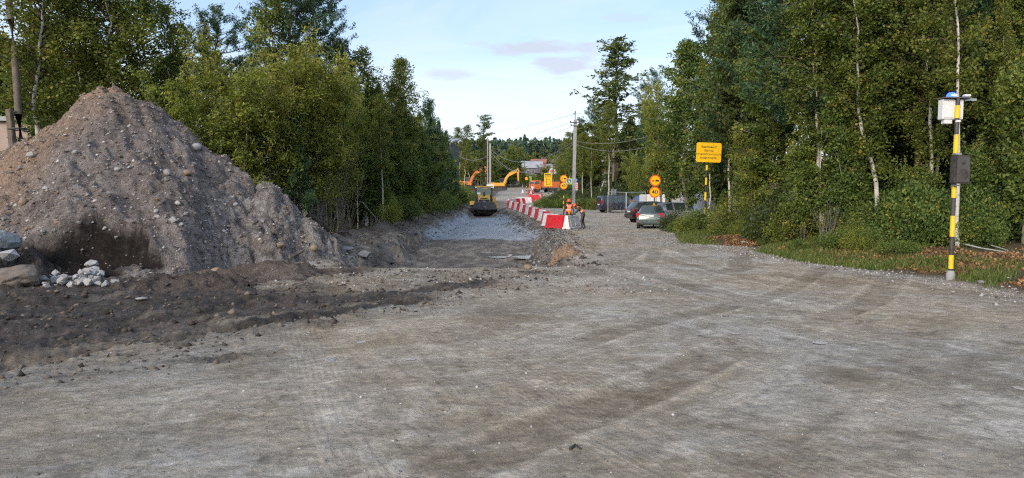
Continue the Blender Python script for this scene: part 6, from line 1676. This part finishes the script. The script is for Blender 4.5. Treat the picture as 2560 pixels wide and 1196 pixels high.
# ------------------------------------------------------------------ single-drum roller in the pit
def roller():
    x, d = XU(1211, 76.5), 76.5
    e = empty('road_roller', (x, d, Hs(x, d)), rz=R(4)); tag(e, 'yellow single-drum road roller standing in the excavation', 'roller')
    # local: front towards -y
    drum = MB().cyl((-1.05, 0, .76), (1.05, 0, .76), .76, seg=40).build('drum', M['black'], e, smooth=True)
    for s in (-1, 1):
        MB().lathe([(0.70, 0.0), (0.76, 0.0), (0.77, 0.05), (0.70, 0.05)], 36, Matrix.Translation((s * 1.06, 0, .76)) @ Matrix.Rotation(R(90) * s, 4, 'Y')).build('drum_rim', M['greymetal'], drum, smooth=True)
        MB().prism([(-0.95, .62), (1.3, .62), (1.3, 1.08), (-0.95, 1.12)], 'x', s * 1.18 - 0.05, s * 1.18 + 0.05).build('frame_side', M['greymetal'], e, bevel=0.015)
    fr = MB().box((0, -0.98, .98), (2.46, 0.16, .56)).build('front_frame', M['greymetal'], e, bevel=0.02)
    for xx in (-0.78, 0.0, 0.78): MB().box((xx, -1.067, .98), (0.62 if xx else 0.82, 0.012, 0.42)).build('frame_plate', M['greymetal'], fr, bevel=0.004)
    MB().lathe([(0.0, 0.01), (0.05, 0.01), (0.06, 0.0)], 12, Matrix.Translation((0.05, -1.075, 0.98)) @ Matrix.Rotation(R(90), 4, 'X')).build('tow_boss', M['galv'], fr)
    MB().box((0, 1.05, .98), (2.3, 0.16, .5)).build('rear_frame', M['greymetal'], e, bevel=0.02)
    hood = MB().prism([(0.75, 1.15), (2.1, 1.15), (2.1, 2.34), (1.55, 2.28), (0.80, 1.84)], 'x', -0.66, 0.66).build('hood', M['machyellow'], e, bevel=0.05)
    gr = MB().box((0, 0.735, 1.52), (1.14, 0.05, 0.50)).build('grille', M['darkmetal'], hood, bevel=0.01)
    for k in range(6): MB().box((0, 0.705, 1.32 + 0.08 * k), (1.02, 0.02, 0.02)).build('grille_slat', M['black'], gr)
    em = MB().lathe([(0.085, 0.0), (0.105, 0.006), (0.125, 0.0)], 24, Matrix.Translation((0.0, 0.690, 1.52)) @ Matrix.Rotation(R(90), 4, 'X') @ Matrix.Diagonal((1.35, 1, 1, 1))).box((-0.025, 0.690, 1.53), (0.025, 0.01, 0.12), (0, 0.35, 0)).box((0.02, 0.690, 1.48), (0.08, 0.01, 0.025)).box((0.03, 0.690, 1.54), (0.02, 0.01, 0.07), (0, 0.35, 0)).build('emblem', M['white'], gr)
    MB().box((0, 0.86, 1.90), (0.80, 0.10, 0.06), (R(30), 0, 0)).build('air_slot', M['black'], hood)
    MB().cyl((0.02, 1.45, 2.05), (0.02, 1.45, 2.35), 0.11).cyl((0.02, 1.45, 2.35), (0.02, 1.45, 2.62), 0.06).cyl((0.02, 1.45, 2.12), (0.02, 1.45, 2.18), 0.17).build('exhaust_stack', M['black'], hood, smooth=True)
    for s in (-1, 1): MB().box((s * 0.54, 0.80, 1.80), (0.18, 0.10, 0.12)).build('headlight', M['whitemetal'], hood, bevel=0.02)
    # cab
    cab = MB()
    for sx in (-0.86, 0.86):
        for sy in (2.0, 3.4): cab.box((sx, sy, 2.30), (0.13, 0.13, 1.7))
    cab.box((0, 2.02, 1.85), (1.85, 0.08, 0.95)).box((0, 3.4, 1.75), (1.85, 0.10, 0.8)).box((-0.88, 2.7, 1.6), (0.06, 1.4, 0.5)).box((0.88, 2.7, 1.6), (0.06, 1.4, 0.5)).box((0, 2.7, 1.32), (1.8, 1.5, 0.1))
    c = cab.build('cab', M['darkmetal'], e, bevel=0.015)
    MB().box((0, 2.65, 3.20), (2.05, 1.85, 0.16)).build('cab_roof', M['machyellow'], e, bevel=0.05)
    for s in (-1, 1): MB().box((s * 0.84, 1.75, 3.09), (0.20, 0.10, 0.12)).build('work_light', M['white'], c, bevel=0.02)
    MB().box((0, 2.0, 2.72), (1.58, 0.02, 0.80)).build('front_window', M['cabglass'], c)
    for s in (-1, 1): MB().box((s * 0.88, 2.7, 2.45), (0.02, 1.26, 1.2)).build('side_window', M['cabglass'], c)
    MB().box((0, 3.4, 2.6), (1.58, 0.02, 0.95)).build('rear_window', M['cabglass'], c)
    MB().box((0.05, 1.97, 3.02), (0.50, 0.02, 0.12)).box((-0.55, 1.975, 2.46), (0.36, 0.02, 0.20)).build('window_sticker', M['white'], c)
    MB().box((0.1, 2.95, 1.75), (0.55, 0.5, 0.15)).box((0.1, 3.18, 2.15), (0.52, 0.14, 0.75)).build('seat', M['black'], c, bevel=0.04)
    MB().cyl((0.1, 2.35, 1.4), (0.1, 2.5, 2.05), 0.04).build('steering_column', M['black'], c)
    MB().lathe([(0.17, -0.015), (0.19, 0.0), (0.17, 0.015), (0.15, 0.0), (0.17, -0.015)], 18, Matrix.Translation((0.1, 2.5, 2.07)) @ Matrix.Rotation(R(-25), 4, 'X')).build('steering_wheel', M['black'], c, smooth=True)
    # tank, step, rear chassis and wheels
    MB().box((1.12, 2.2, 1.75), (0.35, 0.55, 0.75)).build('hydraulic_tank', M['machyellow'], e, bevel=0.05)
    MB().box((0, 2.6, 1.0), (1.5, 3.4, 0.5)).build('chassis', M['greymetal'], e, bevel=0.03)
    MB().box((0, 4.5, 1.35), (1.4, 1.0, 0.9)).build('rear_hood', M['machyellow'], e, bevel=0.08)
    ms = wheel_meshes(0.76, 0.55, 0.36, 6, M['machyellow'])
    for s in (-1, 1):
        t = put_wheel(e, ms, (s * 1.25, 3.3, .76), -1); t.rotation_euler = (0, 0, R(90) * s)
        MB().prism([(2.35, 1.2), (2.6, 1.62), (4.0, 1.62), (4.25, 1.2), (4.1, 1.2), (3.9, 1.52), (2.7, 1.52), (2.5, 1.2)], 'x', s * 1.25 - 0.3, s * 1.25 + 0.3).build('mudguard', M['machyellow'], e, bevel=0.01)
    MB().box((1.32, 1.65, 1.05), (0.30, 0.45, 0.55)).build('step_box', M['machyellow'], e, bevel=0.03)
    return e
rol = roller()
SIT = dict(STAND); dz = -.15
for k, (x_, y_, z_) in STAND.items(): SIT[k] = (x_ * 0.9, y_, z_ - .40)
SIT.update(knl=(-.13, -.42, .62), anl=(-.13, -.42, .18), tol=(-.13, -.58, .14), knr=(.13, -.42, .62), anr=(.13, -.42, .18), tor=(.13, -.58, .14), wrl=(-.14, -.36, .80), hal=(-.12, -.42, .80), ell=(-.26, -.12, .78), wrr=(.14, -.36, .80), har=(.12, -.42, .80), elr=(.26, -.12, .78))
lp = rol.matrix_basis @ Vector((0.1, 2.92, 1.36))
person(SIT, lp, R(4), 'driver in dark clothing seated inside the roller cab', vest=False, helmet=False)

# ------------------------------------------------------------------ excavators
def excavator(u, d, rz, mat, label, boom, stick, sc=1.0):
    x = XU(u, d); e = empty('excavator', (x, d, Hs(x, d)), rz=rz, s=sc); tag(e, label, 'excavator')
    # local: boom towards +x
    for s in (-1, 1):
        tr = MB().prism([(-1.9, .25), (-1.6, .02), (1.6, .02), (1.9, .25), (1.9, .65), (1.6, .88), (-1.6, .88), (-1.9, .65)], 'y', s * 1.15 - 0.3, s * 1.15 + 0.3).build('track', M['black'], e, bevel=0.03)
        for k in range(5): MB().cyl((-1.3 + k * 0.65, s * 1.15 - 0.32, .3), (-1.3 + k * 0.65, s * 1.15 + 0.32, .3), 0.2).build('track_roller', M['darkmetal'], tr)
    MB().cyl((0, 0, .8), (0, 0, 1.05), 0.7, seg=24).build('slewing_ring', M['darkmetal'], e)
    up = MB().prism([(-2.6, 1.05), (1.5, 1.05), (1.5, 1.85), (-1.8, 1.95), (-2.6, 1.75)], 'y', -1.35, 1.35).build('upper_body', mat, e, bevel=0.06)
    MB().box((-1.9, 0, 2.02), (1.5, 2.3, 0.18)).build('engine_cover', M['greymetal'], up, bevel=0.03)
    cab = MB().prism([(0.1, 1.85), (1.55, 1.85), (1.6, 2.5), (1.3, 3.05), (0.1, 3.05)], 'y', 0.45, 1.35).build('cab', M['greymetal'], e, bevel=0.03)
    MB().prism([(0.2, 2.15), (1.45, 2.15), (1.48, 2.5), (1.22, 2.95), (0.2, 2.95)], 'y', 0.40, 0.449).build('cab_window', M['glass'], cab)
    MB().prism([(0.5, 0), (1.2, 0), (1.2, 1), (0.5, 1)], 'z', 2.2, 2.2001)
    w = 0.28
    def beam(pts, nm):
        return MB().prism(pts, 'y', -w, w).build(nm, mat, e, bevel=0.03)
    b = beam(boom['outline'], 'boom'); s = beam(stick['outline'], 'stick')
    for p0, p1 in boom['rams']: MB().cyl((p0[0], 0, p0[1]), ((p0[0] + p1[0]) / 2, 0, (p0[1] + p1[1]) / 2), 0.10).build('ram_cylinder', mat, b); MB().cyl((p0[0], 0, p0[1]), (p1[0], 0, p1[1]), 0.055).build('ram_rod', M['galv'], b)
    bx_, bz_ = stick['tip']
    MB().prism([(bx_ - .15, bz_ + .2), (bx_ + .35, bz_ + .15), (bx_ + .30, bz_ - .5), (bx_ - .25, bz_ - 1.0), (bx_ - .9, bz_ - .75), (bx_ - .5, bz_ - .55), (bx_ - .2, bz_ - .2)], 'y', -0.55, 0.55).build('bucket', M['darkmetal'], e, bevel=0.03)
    return e
boom1 = dict(outline=[(0.9, 1.5), (1.4, 1.4), (1.9, 2.7), (2.5, 3.55), (4.95, 4.75), (4.90, 5.15), (4.6, 5.15), (2.2, 4.15), (1.45, 3.1)], rams=[((1.5, 1.3), (2.3, 3.3)), ((2.5, 4.35), (4.7, 5.45))])
stick1 = dict(outline=[(4.55, 5.55), (4.85, 5.65), (5.15, 5.2), (5.05, 2.3), (4.75, 2.2), (4.55, 4.9)], tip=(4.85, 2.2))
excavator(1248, 186, R(-4), M['excyellow'], 'yellow excavator with arched boom working beyond the roller', boom1, stick1, 1.02)
excavator(1163, 192, R(4), M['excorange'], 'orange excavator half hidden by shrubs beside the dark building', boom1, stick1, 1.12)

# ------------------------------------------------------------------ orange tipper truck
def truck():
    d = 166; x = XU(1350, d); e = empty('tipper_truck', (x, d, Hs(x, d)), rz=R(28)); tag(e, 'orange tipper truck with cab facing the barriers', 'truck')
    # local: front towards -x
    cab = MB().prism([(-2.3, .75), (-0.5, .75), (-0.5, 2.75), (-1.95, 2.75), (-2.25, 1.85)], 'y', -1.2, 1.2).build('cab', M['truckorange'], e, bevel=0.06)
    MB().poly([(-2.262, -1.0, 1.9), (-2.262, 1.0, 1.9), (-1.985, 1.0, 2.62), (-1.985, -1.0, 2.62)]).build('windscreen', M['glass'], cab)
    for s in (-1, 1):
        MB().box((-1.35, s * 1.205, 2.22), (0.95, 0.012, 0.62)).build('side_window', M['glass'], cab)
        MB().box((-2.0, s * 1.38, 2.1), (0.08, 0.16, 0.42)).build('mirror', M['black'], cab)
        MB().box((-1.35, s * 1.206, 1.3), (1.1, 0.010, 0.9)).build('door', M['truckorange'], cab)
    MB().box((-2.32, 0, 0.72), (0.18, 2.4, 0.36)).build('bumper', M['greymetal'], e, bevel=0.04)
    for s in (-1, 1): MB().box((-2.42, s * 0.9, 0.78), (0.03, 0.26, 0.16)).build('headlight', M['white'], e)
    MB().box((1.4, 0, 0.85), (6.6, 0.9, 0.26)).build('chassis', M['darkmetal'], e)
    bd = MB().prism([(-0.2, 1.15), (4.4, 1.15), (4.7, 2.5), (-0.25, 2.5), (-0.75, 2.72), (-0.75, 2.62), (-0.25, 2.35)], 'y', -1.22, 1.22).build('tipper_body', M['truckorange'], e, bevel=0.03)
    for k in range(5):
        for s in (-1, 1): MB().box((0.2 + k * 0.95, s * 1.25, 1.8), (0.10, 0.06, 1.2)).build('body_rib', M['truckorange'], bd)
    MB().box((0.2, -0.95, 0.8), (0.9, 0.5, 0.5)).build('fuel_tank', M['darkmetal'], e, bevel=0.05)
    ms = wheel_meshes(0.52, 0.32, 0.28, 6, M['greymetal'])
    for wx in (-1.35, 2.2, 3.5):
        for s in (-1, 1): put_wheel(e, ms, (wx, s * 1.02, .52), s)
    for s in (-1, 1): MB().lathe([(0.60, -0.17), (0.68, -0.17), (0.68, 0.17), (0.60, 0.17)], 20, Matrix.Translation((-1.35, s * 1.05, .56)) @ Matrix.Rotation(R(90), 4, 'X')).build('wheel_arch', M['black'], e)
truck()

# ------------------------------------------------------------------ buildings
M['darkclad'] = paint('dark_cladding', (0.022, 0.023, 0.034), 0.7, dirt=0.2, scale=0.5)
M['roofgrey'] = paint('grey_sheet_roof', (0.36, 0.37, 0.40), 0.6, dirt=0.25, scale=0.6)
M['roofred'] = paint('red_roof', (0.33, 0.12, 0.085), 0.8, dirt=0.25, scale=0.6)
M['plaster'] = paint('peeling_plaster', (0.42, 0.34, 0.30), 0.95, dirt=0.3, dirtcol=(0.36, 0.12, 0.08), scale=1.0)
M['greywood'] = paint('grey_board_wall', (0.22, 0.21, 0.23), 0.9, dirt=0.3, scale=0.8)
M['purple'] = paint('purple_gable', (0.16, 0.12, 0.20), 0.8, dirt=0.2)
M['brickred'] = paint('red_brick', (0.30, 0.10, 0.07), 0.9, dirt=0.3)
def building(name, label, u, d, w, dep, h, rz, wallm, roofm, roof='gable', rise=2.0, eave=0.4, windows=(), zoff=0.0, door=None):
    x = XU(u, d); e = empty(name, (x, d, Hs(x, d) - 0.3 + zoff), rz=rz); tag(e, label, 'building')
    wl = MB().box((0, dep / 2, h / 2), (w, dep, h)).build('wall', wallm, e)
    if roof == 'gable':
        MB().prism([(-0.001 - eave, h - 0.1), (dep / 2, h + rise), (dep + eave, h - 0.1), (dep + eave, h + 0.05), (dep / 2, h + rise + 0.18), (-eave, h + 0.05)], 'x', -w / 2 - eave, w / 2 + eave).build('roof', roofm, e)
        MB().prism([(0.02, h), (dep - 0.02, h), (dep / 2, h + rise - 0.05)], 'x', -w / 2 + 0.02, w / 2 - 0.02).build('gable', wallm, e)
    elif roof == 'mono':
        MB().prism([(-eave, h + 0.02), (-eave, h + 0.25), (dep + eave, h + rise + 0.25), (dep + eave, h + rise + 0.02)], 'x', -w / 2 - eave, w / 2 + eave).build('roof', roofm, e)
    else:
        MB().box((0, dep / 2, h + 0.12), (w + 2 * eave, dep + 2 * eave, 0.22)).build('roof', roofm, e)
    for (wx, wz, ww, wh) in windows:
        f = MB().box((wx, -0.03, wz), (ww, 0.06, wh)).build('window', M['white'], e)
        MB().box((wx, -0.064, wz), (ww * 0.82, 0.012, wh * 0.84)).build('pane', M['glass'], f)
    return e
building('shed', 'low flat roofed shed with peeling pinkish plaster behind the heap', -14, 36, 3.6, 4, 5.45, R(8), M['plaster'], M['roofgrey'], 'flat', eave=0.25, windows=((1.45, 4.1, 0.55, 0.45),))
bd = building('dark_building', 'tall dark clad building with grey sheet roof left of the works', 1082, 126, 6.6, 8, 9.6, R(-6), M['darkclad'], M['roofgrey'], 'mono', rise=1.2, eave=0.3, windows=())
for z in (3.0, 5.4, 7.8):
    f = MB().box((2.6, -0.03, z), (0.22, 0.06, 0.8)).build('window', M['white'], bd); MB().box((2.6, -0.064, z), (0.14, 0.012, 0.7)).build('pane', M['glass'], f)
MB().box((3.2, -0.1, 9.3), (0.25, 0.2, 0.25)).build('lamp', M['white'], bd)
b1 = building('house', 'grey boarded house with wide pale sheet roof on the far slope', 1331, 262, 7.2, 8, 3.0, R(3), M['greywood'], M['roofgrey'], 'gable', rise=2.6, eave=0.5, windows=((-1.8, 1.7, 0.9, 1.2), (0.2, 1.7, 0.9, 1.2)))
MB().prism([(0.5, 1.2), (2.6, 3.0), (2.9, 3.0), (2.9, 1.2)], 'y', -0.6, -0.05).build('porch_gable', M['purple'], b1)
b2 = building('house', 'red roofed house peeping above the pale sheet roof', 1345, 285, 6.0, 7, 4.4, R(-8), M['brickred'], M['roofred'], 'gable', rise=1.6, eave=0.3, windows=((-1.6, 2.0, 0.8, 1.0), (1.2, 2.0, 0.8, 1.0)))
MB().box((0.5, 3.5, 5.0), (0.6, 0.6, 1.6)).build('chimney', M['brickred'], b2)
b3 = building('house', 'white walled house half hidden by trees right of the pale roof', 1386, 275, 4.6, 7, 3.0, R(10), M['white'], M['roofgrey'], 'gable', rise=1.2, eave=0.3, windows=((-1.0, 1.6, 0.8, 1.0), (1.0, 1.6, 0.8, 1.0)))
# white trailer, hoarding and blue tarpaulin behind the cars
g = ground(1640, 66)
e = empty('box_trailer', (g[0], 66, g[2]), rz=R(5)); tag(e, 'white box trailer standing behind the parked cars', 'trailer')
bx_ = MB().box((0, 1.1, 1.20), (2.0, 2.2, 1.5)).build('box', M['white'], e, bevel=0.04)
for k in range(3): MB().box((-0.9 + k * 0.9, -0.012, 1.20), (0.05, 0.03, 1.45)).build('panel_seam', M['galv'], bx_)
MB().box((0.75, -0.02, 0.95), (0.30, 0.02, 0.35)).build('green_sticker', M['lf_dark'], bx_)
MB().box((0, 1.1, 0.42), (2.2, 1.0, 0.12)).build('chassis', M['darkmetal'], e)
ms = wheel_meshes(0.33, 0.2, 0.2, 5)
for s, y_ in ((-1, 0.12), (1, 2.08)): put_wheel(e, ms, (0.4, y_, 0.33), s)
g = ground(1600, 69)
e = empty('covered_load', (g[0], 69, g[2])); tag(e, 'blue tarpaulin thrown over a load left of the white trailer', 'tarpaulin')
mb = MB(); rs_ = random.Random(3); n = 10
grid = [[mb.bm.verts.new(((i / (n - 1) - .5) * 2.2, (j / (n - 1) - .5) * 1.6, max(0, 1.75 * (1 - abs(i / (n - 1) - .5) ** 3 * 8) * (1 - abs(j / (n - 1) - .5) ** 3 * 8)) + rs_.uniform(-.08, .08))) for j in range(n)] for i in range(n)]
for i in range(n - 1):
    for j in range(n - 1): mb.bm.faces.new((grid[i][j], grid[i + 1][j], grid[i + 1][j + 1], grid[i][j + 1]))
M['tarp'] = paint('blue_tarpaulin', (0.03, 0.08, 0.22), 0.5, dirt=0.15)
mb.build('tarpaulin', M['tarp'], e, smooth=True)
for sx in (-.7, .7): MB().box((sx, 0, 0.7), (0.6, 1.0, 1.3)).build('crate', M['oldwood'], e)
g = ground(1533, 76)
e = empty('metal_cabinet', (XU(1534, 79), 79, Hs(XU(1534, 79), 79))); tag(e, 'pale blue metal cabinet behind the van roof', 'cabinet')
M['paleblue'] = paint('pale_blue_enamel', (0.30, 0.42, 0.52), 0.5, dirt=0.15)
c_ = MB().box((0, 0, 1.0), (0.5, 0.5, 1.9)).build('body', M['paleblue'], e, bevel=0.04); MB().box((0, 0, 2.0), (0.56, 0.56, 0.08)).build('lid', M['paleblue'], e, bevel=0.02); MB().box((0, -0.256, 1.1), (0.40, 0.012, 1.5)).build('door', M['paleblue'], c_)
# hoarding of white sheets glimpsed through the right stand
M['hoarding'] = paint('white_sheet_hoarding', (0.55, 0.57, 0.62), 0.6, dirt=0.2, scale=0.8)
e = empty('hoarding', (0, 0, 0)); tag(e, 'white sheet metal hoarding glimpsed through the right stand', 'fence')
for i in range(16):
    u = 1690 + i * 22; d = 56 - i * 0.25; x = XU(u, d); z = Hs(x, d)
    MB().box((x, d, z + 1.1), (0.66, 0.05, 2.2)).build('sheet', M['hoarding'], e)
    if i % 4 == 0: MB().box((x - 0.36, d + 0.06, z + 1.1), (0.08, 0.08, 2.3)).build('post', M['galv'], e)
# temporary mesh fence panels by the van
def fence_panel(p0, p1, h, label):
    p0, p1 = Vector(p0), Vector(p1); e = empty('fence_panel', p0); tag(e, label, 'fence', 'temporary fence panels beside the van'); v = p1 - p0
    MB().cyl((0, 0, 0), (0, 0, h), 0.032, seg=8).build('upright', M['galv'], e); MB().cyl(v, v + Vector((0, 0, h)), 0.032, seg=8).build('upright', M['galv'], e)
    MB().cyl((0, 0, h - .03), v + Vector((0, 0, h - .03)), 0.026, seg=8).build('top_rail', M['galv'], e); MB().cyl((0, 0, .22), v + Vector((0, 0, .22)), 0.022, seg=8).build('bottom_rail', M['galv'], e)
    mb = MB()
    for i in range(1, 14): a = v * (i / 14); mb.tube([a + Vector((0, 0, .22)), a + Vector((0, 0, h - .03))], 0.0025, 3)
    for j in range(1, 8): z = .22 + (h - .25) * j / 8; mb.tube([Vector((0, 0, z)), v + Vector((0, 0, z))], 0.0025, 3)
    o = mb.build('wire_mesh', M['galv'], e); o['kind'] = 'stuff'
    MB().box((0, 0, 0.06), (0.2, 0.55, 0.12)).build('foot_block', M['concrete'], e, bevel=0.02)
def gp(u, d): x = XU(u, d); return (x, d, Hs(x, d) - 0.0)
fence_panel(gp(1520, 66), gp(1565, 61), 2.2, 'mesh fence panel across the rear of the van')
fence_panel(gp(1566, 61), gp(1613, 64), 2.2, 'mesh fence panel between van and white trailer')

# ------------------------------------------------------------------ litter of the works
# black half-pipe liner and black manhole box on the bank
e = empty('half_pipe', (XU(772, 23.5), 23.5, 0), rz=R(-10)); tag(e, 'curved black half pipe sliding off the right foot of the heap', 'pipe')
mb = MB(); n = 10; path = []
for i in range(n):
    t = i / (n - 1); path.append(P(768 + 58 * t, 542 + 55 * t ** 0.85, 23.5 - 0.4 * t) - Vector((XU(772, 23.5), 23.5, 0)))
rings = []
for i, p in enumerate(path):
    d = (path[min(i + 1, n - 1)] - path[max(i - 1, 0)]).normalized(); sd = Vector((0, 1, 0)); up = d.cross(sd) * -1
    rings.append([mb.bm.verts.new(p + sd * (0.22 * math.cos(R(a))) + up * (0.32 * math.sin(R(a)) * (1 + 0.05 * (i % 2)) - 0.25)) for a in range(10, 171, 16)])
for a, b in zip(rings, rings[1:]):
    for k in range(len(a) - 1): mb.bm.faces.new((a[k], a[k + 1], b[k + 1], b[k]))
bmesh.ops.solidify(mb.bm, geom=list(mb.bm.faces), thickness=0.03)
mb.build('liner', M['black'], e)
MB().tube([p + Vector((0, -0.05, 0.10)) for p in path], 0.05, 6).build('dusty_edge', M['oldwood'], e)
g = ground(858, 27.5)
e = empty('drain_box', (g[0], 27.5, P(858, 601, 27.5).z), rz=R(10)); tag(e, 'black plastic drain box set in the left bank', 'drain box')
b_ = MB().box((0, 0, 0.14), (0.42, 0.42, 0.34)).build('body', M['black'], e, bevel=0.02); MB().box((0, 0, 0.33), (0.48, 0.48, 0.05)).build('lid', M['darkmetal'], e, bevel=0.01)
for s in (-1, 0, 1): MB().box((s * 0.14, -0.215, 0.13), (0.04, 0.02, 0.28)).build('rib', M['black'], b_)
# sticks and roots
def stick(pts, r, mat, label, name='branch'):
    pts = [Vector(p) for p in pts]; n = len(pts)
    tag(MB().tube(pts, [r * (1 - 0.6 * i / (n - 1)) for i in range(n)], 6).build(name, M[mat], smooth=True), label, 'branch')
def on(u, v, dz=0.02):
    p = surf_many([(u, v)])[0]; return p + Vector((0, 0, dz))
stick([on(2330, 607, .05), on(2390, 616, .10), on(2450, 626, .06), on(2515, 634, .03)], 0.035, 'bk_birch', 'pale fallen birch branch lying behind the speaker pole')
stick([on(2440, 606, .12), on(2480, 622, .08), on(2520, 630, .03)], 0.028, 'bk_birch', 'shorter pale branch crossing the fallen birch branch')
stick([on(722, 655, .04), on(740, 648, .06), on(762, 640, .08)], 0.06, 'oldwood', 'short weathered plank end on the low mound', 'plank')
stick([on(1425, 1129, .008), on(1438, 1125, .012), on(1453, 1130, .006)], 0.012, 'black', 'small black twig lying alone on the near road', 'twig')
stick([P(905, 505, 37), P(935, 540, 36.5), P(958, 566, 36), P(975, 592, 35.5)], 0.035, 'bk_grey', 'thin dead trunk leaning across the foot of the left stand')
stick([P(1488, 510, 86), P(1500, 480, 86), P(1510, 452, 86)], 0.08, 'bk_birch', 'pale dead trunk leaning in the wood left of the van')
for i in range(14):
    u = tr_.uniform(850, 1080); d = tr_.uniform(24, 46); x = np.interp(d, *_XL) - tr_.uniform(-0.4, 1.6); z = Hs(x, d)
    a = tr_.uniform(0, 6.28); L = tr_.uniform(0.4, 1.1)
    stick([(x, d, z + .03), (x + .5 * L * math.cos(a), d + .5 * L * math.sin(a), z + .14), (x + L * math.cos(a), d + L * math.sin(a), z + tr_.uniform(.02, .25))], 0.022, 'bk_grey', 'broken root or branch sticking out of the left bank', 'root')
    COL.objects[-1]['group'] = 'roots in the left bank'
